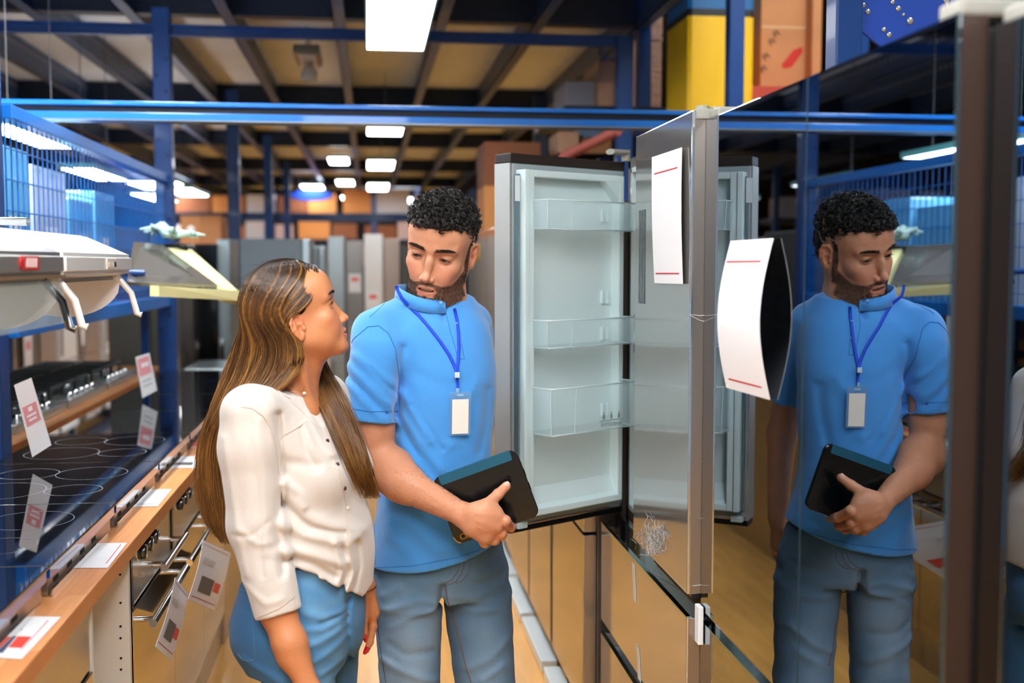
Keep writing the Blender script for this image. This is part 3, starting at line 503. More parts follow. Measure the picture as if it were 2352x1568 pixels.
a, b = at(415, 840, 7.3), at(528, 840, 7.3); MB().box(a.x - t.location.x, b.x - t.location.x, -0.3, 0.3, 0.02, a.z - 0.03, c=0.01).build('body', AP['k'], t); MB().box(a.x - t.location.x + 0.05, b.x - t.location.x, -0.32, 0.32, a.z - 0.03, a.z, c=0.008).build('lid', AP['c'], t); MB().box(-0.1, 0.1, -0.2, 0.2, 0, 0.02).build('foot', BK, t)
xs = [752, 792, 836, 880, 920, 965, 1010]
kk = ['c', 's', 'w', 'b', 'd', 'c']; ll = ['pale steel fridge facing the camera at the aisle\'s end, leftmost of that row', 'steel fridge facing the camera, second in the end row', 'white fridge facing the camera, third in the end row', 'beige fridge facing the camera beside the man\'s shoulder', 'dark fridge of the end row hidden behind the man', 'last fridge of the end row, behind the man\'s head']
for i in range(6):
    a, b = at(xs[i], 600, 11.0), at(xs[i + 1], 600, 11.0); fridge(a.x + 0.004, b.x - 0.004, 11.0 + 0.1 * (i % 2), 11.7, [1.84, 1.80, 1.86, 1.82, 1.75, 1.80][i], kk[i], ll[i], '-y', 'fridges facing the camera at the end of the aisle')
for i, (px, py) in enumerate([(815, 650), (857, 690)]):
    c = at(px, py, [11.095, 10.995][i]); sheet('price_card', [c + Vector((-0.06, 0, 0.09)), c + Vector((0.06, 0, 0.09)), c + Vector((0.06, 0, -0.09)), c + Vector((-0.06, 0, -0.09))], ['small card on the second fridge of the end row', 'small card on the white fridge of the end row'][i], 'cards on the end row fridges', [(0.2, 0.8, 0.2, 0.4, RSQ, 'red_square')])
# ---------------------------------------------------------------- right side: the silver French-door fridge
XS = 0.732; XG2 = XS * 766 / 734; XD = XG2 * 1412 / 1334
SIL = mat('silver_steel', col=(0.50, 0.49, 0.47), rough=0.10, metal=0.80); SILE = mat('door_edge_steel', col=(0.34, 0.29, 0.25), rough=0.30, metal=0.85)
LIN = mat('fridge_liner', rgb=(206, 226, 228), rough=0.35, coat=0.3); GAS = mat('gasket_grey', rgb=(150, 162, 164), rough=0.5); CAP = mat('brown_black_cap', rgb=(44, 34, 30), rough=0.4); HG = mat('hinge_grey', rgb=(150, 150, 142), rough=0.45)
BIN = mat('bin_clear', rgb=(205, 232, 238), rough=0.06, alpha=0.20, spec=0.9); RIM = mat('bin_rim', rgb=(216, 236, 240), rough=0.1, alpha=0.62, spec=0.9)
DG = mat('dark_gap', rgb=(12, 14, 16), rough=0.3)
yn = atX(1583, 900, XS).y; zt = atX(1583, 256, XS).z; zb = atX(1583, 1370, XS).z
ym = atX(1458, 700, XS).y; hinge = atX(1432, 700, XS + 0.065); yf = hinge.y + 0.03
F = thing('fridge', 'silver French-door fridge with its far door standing open', 'fridge', (XS, 0, 0)); o = Vector(F.location)
# body as a shell so that the open side shows the white compartment
xb0, xb1 = 0.085, 0.80
bd = MB(); bd.box(xb1 - 0.03, xb1, yn, yf, 0.05, zt - 0.02).box(xb0, xb1, yn + 0.002, yn + 0.03, 0.05, zt - 0.02).box(xb0, xb1, yf - 0.03, yf, 0.05, zt - 0.02).box(xb0, xb1, yn, yf, zt - 0.05, zt - 0.02).box(xb0, xb1, yn, yf, 0.05, 0.80)
bd.build('body', mat('body_brown_grey', rgb=(92, 84, 78), rough=0.4, metal=0.4), F)
li = MB(); li.box(xb1 - 0.16, xb1 - 0.03, yn + 0.03, yf - 0.03, 0.80, zt - 0.05).box(xb0, xb1 - 0.16, yf - 0.045, yf - 0.03, 0.80, zt - 0.05).box(xb0, xb1 - 0.16, yn + 0.03, yn + 0.045, 0.80, zt - 0.05).box(xb0, xb1 - 0.16, yn + 0.03, yf - 0.03, 0.80, 0.815).box(xb0, xb1 - 0.16, yn + 0.03, yf - 0.03, zt - 0.065, zt - 0.05)
li.build('liner', LIN, F)
for z in (1.15, 1.42, 1.66): MB().box(xb0 + 0.05, xb1 - 0.17, yn + 0.05, yf - 0.05, z, z + 0.006).build('glass_shelf', RIM, F)
MB().box(xb0 + 0.01, xb0 + 0.03, yf - 0.046, yf - 0.044, 1.30, 1.42).build('rating_label', mat('label_grey', rgb=(130, 140, 150), rough=0.5), F)
MB().box(xb0 + 0.02, xb1 - 0.02, yn + 0.03, yf - 0.03, 0.0, 0.05).build('base', BK, F)
# near door, closed
d = MB().box(0.0, 0.062, yn, ym, zb, zt, c=0.003).build('door', SIL, F, label='near door, closed')
MB().box(0.0035, 0.067, yn - 0.0012, yn + 0.0, zb + 0.002, zt - 0.020).build('side_strip', SILE, d)
MB().box(0.002, 0.006, yn - 0.0015, yn - 0.0005, zb + 0.002, zt - 0.004).build('bright_edge', CHR, d)
MB().box(0.012, 0.066, yn + 0.004, ym - 0.004, zb - 0.010, zb).build('bottom_cap', DG, d)
p0, p1 = atX(1476, 482, XS), atX(1476, 697, XS); ya, yb2 = atX(1482, 590, XS).y, atX(1468, 590, XS).y
MB().box(-0.0012, 0.0, ya, yb2, p1.z, p0.z).build('control_strip', mat('strip_dark_film', rgb=(62, 66, 70), rough=0.12, bump=(60, 0.8, 3, (1, 1, 0.3))), d)
hc = MB(); a_ = atX(1600, 268, XS + 0.02); hc.box(0.010, 0.050, yn - 0.005, yn + 0.09, zt - 0.020, zt + 0.004, c=0.003); hc.tube([(0.03, yn + 0.02, zt - 0.01), (0.03, yn + 0.02, zt + 0.012)], 0.016, 14); hc.box(0.045, 0.14, yn - 0.012, yn + 0.08, zt - 0.016, zt + 0.008, c=0.004); hc.build('hinge_cover', HG, F)
# film creases on the door edge and a torn film clump on its front
FILM = mat('torn_film', rgb=(226, 226, 224), rough=0.12, alpha=0.55, spec=0.9)
mb = MB(); rng = np.random.default_rng(8)
for (x0, y0_, x1, y1_) in [(1583, 722, 1640, 718), (1585, 724, 1632, 740), (1610, 735, 1640, 745), (1590, 1345, 1640, 1338), (1605, 1190, 1642, 1180), (1615, 1000, 1642, 990), (1620, 905, 1643, 900), (1612, 1060, 1643, 1052)]:
    a_, b_ = at(x0, y0_, yn - 0.003) - o, at(x1, y1_, yn - 0.003) - o; mb.tube([a_, a_.lerp(b_, 0.5) + Vector((0, 0, 0.003 * rng.normal())), b_], [0.0006, 0.0010, 0.0004], 5)
mb.build('film_creases', FILM, d, kind='stuff')
mb = MB()
for k in range(110):
    c = Vector((1500 + 15 * rng.normal(), 1236 + 18 * rng.normal(), 0)); an = rng.random() * 6.28; ln = 6 + 16 * rng.random(); pts = []
    for j in range(5):
        px, py = c.x + math.cos(an + 0.4 * j) * ln * (j - 2) / 2.2, c.y + math.sin(an + 0.4 * j) * ln * (j - 2) / 1.6 + 4 * rng.normal(); pts.append(atX(px, min(py, 1275), XS - 0.002 - 0.006 * rng.random()) - o)
    mb.tube(pts, [0.0003, 0.0008, 0.0010, 0.0007, 0.0003], 4)
mb.build('torn_film', FILM, d, kind='stuff')
# far door, standing open: built closed-flat in its own frame, then swung on its hinge
free = at(1172, 700, 3.24); hv = Vector((hinge.x - 0.0, hinge.y, 0)); fv = Vector((free.x, free.y, 0)); ux = (fv - hv); DW = ux.length; ux.normalize(); uy = Vector((ux.y, -ux.x, 0))    # uy towards the camera
if uy.y > 0: uy = -uy
z0d = at(1180, 1213, 3.24).z; z1d = at(1175, 372, 3.24).z
D = MB().box(0, DW, -0.070, 0, z0d, z1d, c=0.004); D = D.build('door', SIL, F, label='far door, open, with bins')
D.matrix_world = Matrix(((ux.x, uy.x, 0, hv.x), (ux.y, uy.y, 0, hv.y), (0, 0, 1, 0), (0, 0, 0, 1)))
D.matrix_parent_inverse = F.matrix_world.inverted() if False else Matrix.Identity(4)
D.matrix_basis = Matrix.Translation(-o) @ Matrix(((ux.x, uy.x, 0, hv.x), (ux.y, uy.y, 0, hv.y), (0, 0, 1, 0), (0, 0, 0, 1)))
MD = Matrix(((ux.x, uy.x, 0, hv.x), (ux.y, uy.y, 0, hv.y), (0, 0, 1, 0), (0, 0, 0, 1)))
MDi = MD.inverted()
def dl(px, py, dist=0.0):      # pixel -> point in the door's frame on the plane y = dist
    dd = MDi.to_3x3() @ ray(px, py); oo = MDi @ Vector((0, 0, CH)); k = (dist - oo.y) / dd.y; return oo + dd * k
MB().box(-0.0, DW, -0.068, 0.002, z1d, z1d + 0.026, c=0.002).build('top_cap', CAP, D); MB().box(0.0, DW, -0.066, 0.0, z0d - 0.016, z0d, c=0.002).build('bottom_cap', DG, D)
MB().box(DW, DW + 0.0015, -0.069, -0.001, z0d + 0.002, z1d - 0.002).build('edge_strip', mat('edge_satin', rgb=(190, 194, 192), rough=0.40, metal=0.3), D, label='satin steel edge of the open door')
MB().box(0.012, DW - 0.004, 0, 0.008, z0d + 0.012, z1d - 0.004, c=0.002).build('inner_panel', GAS, D)
L0, L1 = dl(1213, 390, 0.03), dl(1418, 1160, 0.03); xa, xb = L1.x, L0.x; za, zb_ = z0d + 0.035, z1d - 0.022
def ring_box(mb, x0, x1, z0, z1, w_, y0, y1): return mb.box(x0, x0 + w_, y0, y1, z0, z1, c=0.003).box(x1 - w_, x1, y0, y1, z0, z1, c=0.003).box(x0 + w_, x1 - w_, y0, y1, z1 - w_, z1, c=0.003).box(x0 + w_, x1 - w_, y0, y1, z0, z0 + w_, c=0.003)
li = MB(); ring_box(li, xa - 0.006, xb + 0.008, za, zb_, 0.020, 0.008, 0.045)
li.box(xa, xb, 0.004, 0.012, za, zb_)
zl2 = dl(1300, 1105, 0.03).z   # sloping bottom shelf of the liner
li.hexa([(xa + 0.01, 0.010, za + 0.015), (xb - 0.01, 0.010, za + 0.015), (xb - 0.01, 0.044, za + 0.015), (xa + 0.01, 0.044, za + 0.015), (xa + 0.01, 0.010, zl2), (xb - 0.01, 0.010, zl2), (xb - 0.01, 0.030, za + 0.03), (xa + 0.01, 0.030, za + 0.03)])
# chamfered hinge-side corner at the top
li.hexa([(xa + 0.01, 0.010, zb_ - 0.075), (xa + 0.018, 0.010, zb_ - 0.075), (xa + 0.018, 0.044, zb_ - 0.075), (xa + 0.01, 0.044, zb_ - 0.075), (xa + 0.01, 0.010, zb_ - 0.015), (xa + 0.075, 0.010, zb_ - 0.015), (xa + 0.075, 0.044, zb_ - 0.015), (xa + 0.01, 0.044, zb_ - 0.015)])
li.build('liner', LIN, D)
ml = MB(); xm0, xm1 = xb + 0.010, DW - 0.006
MB().box(xm1 - 0.045 if False else xm0 + 0.020, xm1, 0.008, 0.030, za + 0.0, zb_ - 0.012, c=0.002).build('mullion', mat('mullion_steel', rgb=(120, 146, 152), rough=0.2, metal=0.6), D)
MB().box(xm0, xm0 + 0.018, 0.008, 0.050, za, zb_, c=0.003).build('mullion_hinge', LIN, D)
MB().box(xm0 + 0.022, xm0 + 0.040, 0.0302, 0.0310, zb_ - 0.090, zb_ - 0.018).build('rating_label', mat('rating_label_white', rgb=(206, 216, 224), rough=0.5), D)
for i, (t1, t2, t3, t4) in enumerate([(462, 527, 0.10, 'top clear bin'), (733, 795, 0.10, 'middle clear bin'), (885, 990, 0.115, 'lowest clear bin')]):
    z1_ = dl(1290, t1, 0.06).z; z0_ = dl(1290, t2, 0.06).z; dp = t3 + 0.01; x0_, x1_ = xa + 0.004, xb - 0.004; th = 0.003; s_ = 0.012
    b = MB(); b.box(x0_ + s_, x1_ - s_, 0.012, dp - 0.006, z0_, z0_ + th)
    b.hexa([(x0_ + s_, dp - 0.012, z0_), (x1_ - s_, dp - 0.012, z0_), (x1_ - s_, dp - 0.008, z0_), (x0_ + s_, dp - 0.008, z0_), (x0_, dp - 0.004, z1_), (x1_, dp - 0.004, z1_), (x1_, dp, z1_), (x0_, dp, z1_)])
    for xx in (x0_, x1_ - th): b.box(xx, xx + th, 0.012, dp - 0.004, z0_, z1_)
    bn = b.build('door_bin', BIN, D, label=t4)
    MB().tube([(x0_, 0.014, z1_), (x0_, dp, z1_), (x1_, dp, z1_), (x1_, 0.014, z1_)], 0.0022, 6).tube([(x0_ + s_, 0.014, z0_), (x0_ + s_, dp - 0.008, z0_), (x1_ - s_, dp - 0.008, z0_), (x1_ - s_, 0.014, z0_)], 0.0022, 6).tube([(x0_ + s_ * 0.5, dp - 0.006, z0_), (x0_, dp, z1_)], 0.0018, 6).tube([(x1_ - s_ * 0.5, dp - 0.006, z0_), (x1_, dp, z1_)], 0.0018, 6).tube([(x1_ - 0.10, dp - 0.007, z0_), (x1_ - 0.10, dp - 0.001, z1_)], 0.0012, 6).build('bin_rim', RIM, D)
    if i == 2:
        PR = mat('print_smoke', rgb=(110, 130, 138), rough=0.5)
        tm = text_mesh('bin_lettering', 'BOTTLE ZONE', 0.0135, PR, D, (x0_ + 0.115, dp - 0.005, z0_ + 0.014), (R(90), 0, R(180)))
        ln = MB(); ln.box(x0_ + 0.065, x0_ + 0.165, dp - 0.005, dp - 0.004, z0_ + 0.026, z0_ + 0.028)
        for q in range(3): cx = x0_ + 0.085 + q * 0.032; ln.box(cx - 0.004, cx + 0.004, dp - 0.005, dp - 0.004, z0_ + 0.031, z0_ + 0.044).box(cx - 0.0015, cx + 0.0015, dp - 0.005, dp - 0.004, z0_ + 0.044, z0_ + 0.052)
        ln.build('bottle_icons', PR, D)
for py in (495, 682, 765, 940):
    c = dl(1388, py, 0.014); cl = MB()
    for q in (-0.011, 0.011): cl.box(c.x + q - 0.005, c.x + q + 0.005, 0.012, 0.022, c.z - 0.020, c.z + 0.020, c=0.002)
    cl.build('bin_bracket', LIN, D)
c = dl(1165, 1190, 0.01); MB().box(DW - 0.045, DW - 0.010, 0.0, 0.026, z0d + 0.0, z0d + 0.018, c=0.002).build('bottom_clip', LIN, D)
MB().tube([(hinge.x - o.x, hinge.y - 0.02, zt - 0.004), (hinge.x - o.x - 0.06, hinge.y - 0.07, zt - 0.006)], 0.018, 10, flat=0.5).tube([(hinge.x - o.x, hinge.y - 0.02, zt - 0.03), (hinge.x - o.x, hinge.y - 0.02, zt + 0.004)], 0.014, 12).build('hinge_arm', HG, F)
# drawers
zd = [(atX(1583, 1425, XS).z, atX(1400, 1451, XS).z), (atX(1400, 1483, XS).z, 0.07)]
for i, (a, b) in enumerate(zd):
    dr = MB().box(0.0, 0.062, yn, yf - 0.02, b, a, c=0.003).build('drawer', SIL, F)
    MB().box(-0.0012, 0.010, yn + 0.002, yf - 0.022, a - 0.002, a + 0.003).build('bright_lip', mat('lip_steel', rgb=(150, 180, 186), rough=0.12, metal=1.0), dr)
    MB().hexa([(0.010, yn, a - 0.004), (0.075, yn, a - 0.004), (0.075, yf - 0.02, a - 0.004), (0.010, yf - 0.02, a - 0.004), (0.050, yn + 0.01, a + 0.030), (0.075, yn + 0.01, a + 0.030), (0.075, yf - 0.03, a + 0.030), (0.050, yf - 0.03, a + 0.030)]).build('handle_recess', mat('recess_black', rgb=(12, 14, 17), rough=0.08, coat=1), dr)
    MB().box(0.004, 0.061, yn - 0.0012, yn, b + 0.002, a - 0.002).build('side_strip', SILE, dr)
TP = mat('white_tape', rgb=(232, 222, 206), rough=0.6)
for (x, y1_, y2_) in [(1455, 1294, 1380), (1465, 1483, 1562)]:
    a_, b_ = atX(x, y1_, XS - 0.001) - o, atX(x + 4, y2_, XS - 0.001) - o; MB().plate([a_ + Vector((0, -0.016, 0)), a_ + Vector((0, 0.016, 0)), b_ + Vector((0, 0.016, 0)), b_ + Vector((0, -0.016, 0))], 0.001).build('tape_strip', TP, F)
a_ = atX(1640, 1430, XS + 0.05); MB().box(0.018, 0.030, yn - 0.035, yn - 0.002, atX(1640, 1475, XS + 0.06).z, atX(1640, 1388, XS + 0.06).z, c=0.002).build('white_bracket', mat('bracket_white', rgb=(226, 230, 232), rough=0.4), F)
# price sheets
sheet('price_sheet', [atX(1497, 361, XS - 0.008), atX(1566, 338, XS - 0.008), atX(1568, 652, XS - 0.008), atX(1503, 650, XS - 0.006)], 'long white sheet with two red lines hung on the silver fridge door', None, [(0.10, 0.88, 0.135, 0.145, PRD, 'red_line'), (0.08, 0.90, 0.918, 0.928, PRD, 'red_line')], 0.003)
bs_ = [(1678, 553), (1776, 547), (1768, 918), (1668, 890)]; Xb = [XG2 - 0.012, XG2 - 0.008, XG2 - 0.008, XG2 - 0.012]
sheet('price_sheet', [atX(*p, x) for p, x in zip(bs_, Xb)], 'curved white sheet in a clear holder bulging from the black glass fridge', None, [(0.04, 0.86, 0.135, 0.146, PRD, 'red_line'), (0.12, 0.88, 0.925, 0.936, PRD, 'red_line')], 0.024, 14)
# ---------------------------------------------------------------- black glass fridges
MG = mat('black_mirror_glass', col=(0.30, 0.345, 0.395), rough=0.012, metal=1.0, bump=(1.1, 0.035, 1, (1, 1, 0.6)))
ZS0, ZS1 = atX(1700, 1491, XG2).z, atX(1700, 1525, XG2).z
def glass_fridge(x0, y0, y1, zt_, label, ysplit, thick=XD - XG2 - 0.002):
    t = thing('fridge', label, 'fridge', (x0, 0, 0), 0, 'black glass fridges'); MB().box(thick + 0.003, 0.72, y0 + 0.004, y1 - 0.004, 0.05, zt_ - 0.015, c=0.004).build('body', mat('body_black', rgb=(30, 30, 32), rough=0.35), t); MB().box(thick + 0.02, 0.70, y0 + 0.02, y1 - 0.02, 0, 0.05).build('base', BK, t)
    for (a, b) in ((y0, ysplit - 0.0025), (ysplit + 0.0025, y1)):
        for (z0, z1) in ((ZS0, zt_), (0.07, ZS1)):
            dr = MB().box(0, 0.006, a, b, z0, z1, c=0.0008).build('door', MG, t); MB().box(0.006, thick, a + 0.001, b - 0.001, z0 + 0.001, z1 - 0.001).build('door_core', mat('core_brown', rgb=(66, 50, 42), rough=0.35, metal=0.3), dr)
            MB().box(-0.0004, 0.0030, a - 0.0006, a + 0.0004, z0, z1).build('glass_edge', mat('glass_edge', rgb=(48, 66, 70), rough=0.2), dr)
            if z0 < 0.1: MB().box(0.0, 0.03, a + 0.001, b - 0.001, z1, z1 + 0.004).build('handle_lip', MATS['lip_steel'], dr)
    MB().box(0.012, thick, y0, y1, ZS1, ZS0).build('handle_recess', MATS['recess_black'], t)
    for y in (y0 + 0.03, y1 - 0.04): MB().box(0.004, 0.10, y - 0.03, y + 0.03, zt_ - 0.002, zt_ + 0.022, c=0.006).build('hinge_cover', HG, t)
    return t
yg0 = atX(2180, 800, XG2).y; yg1 = yn - 0.004; ysp = atX(1845, 800, XG2).y; ztg = atX(1900, 158, XG2).z
GF = glass_fridge(XG2, yg0, yg1, ztg, 'black mirror-glass fridge reflecting the bearded man', ysp)
glass_fridge(XD, yg0 - 0.99, yg0 - 0.012, atX(2300, 55, XD).z, 'black mirror-glass fridge at the picture\'s right edge', yg0 - 0.50)
c = atX(2350, 20, 0.86); t = thing('paper_sign', 'white paper sign lying on top of the right-edge fridge', 'sign', (XD + 0.04, yg0 - 0.25, atX(2300, 55, XD).z + 0.024)); MB().hexa([(-0.02, -0.3, 0.0), (0.2, -0.3, 0.0), (0.2, 0.2, 0.0), (-0.02, 0.2, 0.0), (-0.02, -0.3, 0.10), (0.2, -0.3, 0.10), (0.2, 0.2, 0.10), (-0.02, 0.2, 0.10)]).build('sheet', PW, t)
# further fridges down the right side
lb = ['steel fridge next beyond the silver one, its side strip dark brown', 'second steel fridge beyond the silver one, seen below the open door', 'third steel fridge beyond the silver one', 'fourth fridge of the right row, behind the man', 'fifth fridge of the right row, beside the man\'s ear', 'sixth fridge of the right row', 'last fridge of the right row']
yy = 3.56
for i in range(7):
    x0 = 0.685 if i < 3 else 0.70; w_ = [0.63, 0.58, 0.6, 0.62, 0.62, 0.62, 0.62][i]; t = thing('fridge', lb[i], 'fridge', (x0, yy + w_ / 2, 0), 0, 'steel fridges in the right row beyond the silver one'); h = w_ / 2
    MB().box(0.045, 0.68, -h + 0.004, h - 0.004, 0.10, 1.78, c=0.004).build('body', MATS['body_brown_grey'], t); MB().box(0.08, 0.66, -h + 0.03, h - 0.03, 0, 0.10).build('base', BK, t)
    for (a, b) in ((0.12, 0.70), (0.71, 1.78)):
        dr = MB().box(0, 0.042, -h + 0.006, h - 0.006, a, b, c=0.002).build('door', mat('steel_row', col=(0.44, 0.43, 0.41), rough=0.12, metal=1.0), t); MB().box(0.003, 0.042, -h + 0.004, -h + 0.006, a + 0.002, b - 0.002).build('side_strip', SILE, dr)
    MB().box(-0.035, 0.03, -h + 0.01, h - 0.01, 0.0, 0.045, c=0.005).build('plinth', mat('plinth_white', rgb=(220, 226, 226), rough=0.35), t)
    yy += w_ + [0.04, 0.03, 0.03, 0.02, 0.02, 0.02, 0][i]
t = thing('price_tag', 'yellow round price tag on the steel fridge behind the man\'s ear', 'tag', tuple(atX(1096, 580, 0.696))); MB().lathe([(0.0001, -0.004), (0.060, -0.003), (0.060, 0.0035), (0.0001, 0.004)], (0, 0, 0), 0, 20).build('disc', mat('tag_yellow', rgb=(232, 196, 30), rough=0.5), t)
# ---------------------------------------------------------------- yellow pillar
cp = at(1655, 150, 6.2); t = thing('pillar', 'square concrete pillar painted yellow below a black band and blue above', 'pillar', (cp.x, 6.44, 0))
hx = 0.188; ch = 0.02; prof = [(-hx + ch, -0.25), (hx - ch, -0.25), (hx, -0.25 + ch), (hx, 0.22 - ch), (hx - ch, 0.22), (-hx + ch, 0.22), (-hx, 0.22 - ch), (-hx, -0.25 + ch)]
a1, a2 = at(1640, 37, 6.19).z, at(1640, 20, 6.19).z
for (z0, z1, mt, nm_) in [(0, a1, mat('pillar_yellow', rgb=(238, 190, 6), rough=0.5, noise=(5, 0.10, 4, (1, 1, 0.4)), bump=(30, 0.2, 3, (1, 1, 1))), 'yellow_shaft'), (a1, a2, mat('pillar_black', rgb=(24, 24, 24), rough=0.5), 'black_band'), (a2, 5.6, mat('pillar_blue', rgb=(20, 96, 150), rough=0.5), 'blue_shaft')]:
    k = len(prof); MB().add([(x, y, z0) for x, y in prof] + [(x, y, z1) for x, y in prof], [tuple(range(k))[::-1], tuple(range(k, 2 * k))] + [(i, (i + 1) % k, (i + 1) % k + k, i + k) for i in range(k)]).build(nm_, mt, t)
# ---------------------------------------------------------------- storage racks behind the right row
def rack_post(px, Y, w_, label, mt=BLUE, z1=5.5):
    c = at(px, 300, Y); t = thing('rack_upright', label, 'rack post', (c.x, Y, 0), 0, None); post(MB(), 0, 0, w_, 0.01, z1).build('post', mt, t); MB().box(-w_, w_, -w_, w_, 0, 0.01).build('foot_plate', mt, t)
    b = MB()
    for k in range(60): b.box(-0.012, 0.012, -w_ / 2 - 0.002, -w_ / 2 + 0.001, 0.2 + k * 0.085, 0.235 + k * 0.085)
    return t
rack_post(1934, 2.95, 0.074, 'wide blue rack post right of the brown carton with red marks')
rack_post(1685, 5.6, 0.078, 'narrow blue rack post in front of the yellow pillar')
rack_post(2205, 2.3, 0.040, 'thin blue upright above the black glass fridge', z1=3.2)
# perforated blue gusset plate
Yg = 2.98; t = thing('gusset_plate', 'blue perforated steel plate beside the wide rack post', 'bracket', tuple(at(2060, 50, Yg))); oo = Vector(t.location)
MB().plate([at(p[0], p[1], Yg) - oo for p in [(1966, -80), (2120, -80), (2190, 40), (2150, 110), (2040, 120), (1966, 60)]], 0.012, (0, 1, 0)).build('plate', BLUEB if False else mat('plate_blue', rgb=(12, 70, 180), rough=0.3, coat=0.5), t)
for (px, py, r) in [(1983, 12, 0.006), (1993, 27, 0.007), (2050, 5, 0.006), (2063, 20, 0.007), (2090, 48, 0.009), (2030, 68, 0.006), (2042, 80, 0.007), (2075, 34, 0.004)]:
    c = at(px, py, Yg - 0.001) - oo; MB().lathe([(0.0001, -0.002), (r, -0.002), (r, 0.001)], tuple(c), 1, 12).build('bolt', mat('bolt_pale', rgb=(190, 190, 180), rough=0.3, metal=0.5), t)
MB().plate([at(p[0], p[1], Yg + 0.03) - oo for p in [(2120, -40), (2180, 0), (2175, 28), (2110, -20)]], 0.01, (0, 1, 0)).build('cover_strip', mat('strip_beige', rgb=(206, 190, 170), rough=0.5), t)
CB = mat('cardboard', rgb=(188, 130, 84), rough=0.8, noise=(5, 0.10, 3, (1, 1, 1))); CB2 = mat('cardboard_pale', rgb=(206, 160, 128), rough=0.75, noise=(5, 0.12, 3, (1, 1, 1))); CBW = mat('carton_white', rgb=(190, 188, 196), rough=0.6); WRAP = mat('brown_wrap', rgb=(170, 132, 112), rough=0.3, bump=(16, 1.0, 4, (1, 0.5, 3)), coat=0.6); INK = mat('ink_brown', rgb=(70, 46, 40), rough=0.7); INR = mat('ink_red', rgb=(190, 44, 30), rough=0.7); TAPE = mat('parcel_tape', rgb=(214, 178, 132), rough=0.25, coat=1)
def carton(name, Y, px0, px1, py0, py1, dp, mt, label, group='cartons on the storage racks', deco=None):
    a, b = at(px0, py1, Y), at(px1, py0, Y); t = thing(name, label, 'carton', ((a.x + b.x) / 2, Y, a.z), 0, group); hx_ = (b.x - a.x) / 2
    MB().box(-hx_, hx_, 0, dp, 0, b.z - a.z, c=0.006).build('carton', mt, t)
    MB().box(-0.025 if hx_ > 0.1 else -0.01, 0.025 if hx_ > 0.1 else 0.01, -0.001, dp, b.z - a.z, b.z - a.z + 0.001).build('tape', TAPE, t)
    if deco: deco(t, hx_, b.z - a.z)
    return t
def marks_deco(t, hx_, hz):
    k = hx_ * 2
    MB().add([(-0.02, -0.002, hz * 0.20), (0.05, -0.002, hz * 0.33), (0.10, -0.002, hz * 0.36), (0.11, -0.002, hz * 0.32), (0.04, -0.002, hz * 0.18), (-0.01, -0.002, hz * 0.165)], [(0, 1, 2, 3, 4, 5)]).build('red_mark', INR, t)
    for i, (x, z) in enumerate([(-0.13, 0.16), (-0.115, 0.27), (-0.08, 0.40), (-0.055, 0.47)]):
        c = Vector((x, -0.002, hz * z)); q = MB(); rot = Matrix.Rotation(R(-35), 3, 'Y')
        for (a, b, c2, d2) in [(-0.018, -0.012, -0.018, 0.018), (-0.018, 0.014, 0.012, 0.018), (-0.018, 0.014, -0.003, 0.003), (0.010, 0.016, -0.018, 0.010)]:
            q.add([c + rot @ Vector((xx, 0, zz)) for xx, zz in ((a, c2), (b, c2), (b, d2), (a, d2))], [(0, 1, 2, 3)])
        q.build('printed_mark', INK, t)
    MB().box(-hx_, hx_, -0.0015, 0.0, hz * 0.52, hz * 0.535).build('strap', TAPE, t)
carton('storage_carton', 6.5, 1746, 1862, -60, 200, 0.4, CB, 'brown carton printed with dark marks and a red emblem beside the yellow pillar', deco=marks_deco)
carton('storage_carton', 6.4, 1864, 1890, -60, 185, 0.4, CB, 'narrow brown carton against the wide blue post')
t = thing('rack_beam', 'orange-red rack beam under the carton with red marks', 'beam', tuple(at(1800, 225, 6.3))); MB().box(-0.30, 0.9, -0.03, 0.45, -0.06, 0.06).build('beam', mat('rack_orange', rgb=(176, 62, 44), rough=0.45), t)
sz = at(1350, 352, 6.6).z; z2 = at(1440, 252, 7.2).z
sh3 = thing('storage_rack', 'two-shelf storage rack behind the open fridge door, carrying cartons and bales', 'rack', (2.2, 7.5, 0)); MB().box(-1.15, 1.5, -0.6, 0.7, sz - 0.06, sz - 0.02).build('shelf', DBLUE, sh3); MB().box(-1.0, 1.5, -0.6, 0.7, z2 - 0.05, z2 - 0.02).build('shelf', DBLUE, sh3)
for x in (-0.5, 1.45):
    for y in (-0.55, 0.65): MB().box(x - 0.04, x + 0.04, y - 0.04, y + 0.04, 0, z2 + 0.9).build('upright', BLUE, sh3)
carton('wrapped_bale', 7.2, 1452, 1520, 90, 255, 0.5, WRAP, 'brown film-wrapped bale left of the yellow pillar', 'wrapped bales on the rack')
carton('wrapped_bale', 7.2, 1455, 1522, 20, 96, 0.5, WRAP, 'crumpled wrapped bale on top of the one left of the pillar', 'wrapped bales on the rack')
carton('storage_carton', 7.3, 1372, 1412, 190, 252, 0.5, CB2, 'pale brown carton left of the right-hand post behind the long beam')
carton('wrapped_bale', 7.3, 1375, 1415, 140, 190, 0.5, WRAP, 'wrapped brown bale above the pale brown carton', 'wrapped bales on the rack')
carton('storage_carton', 7.4, 1300, 1370, 188, 252, 0.5, CBW, 'whitish carton above the long blue beam, right of the ceiling')
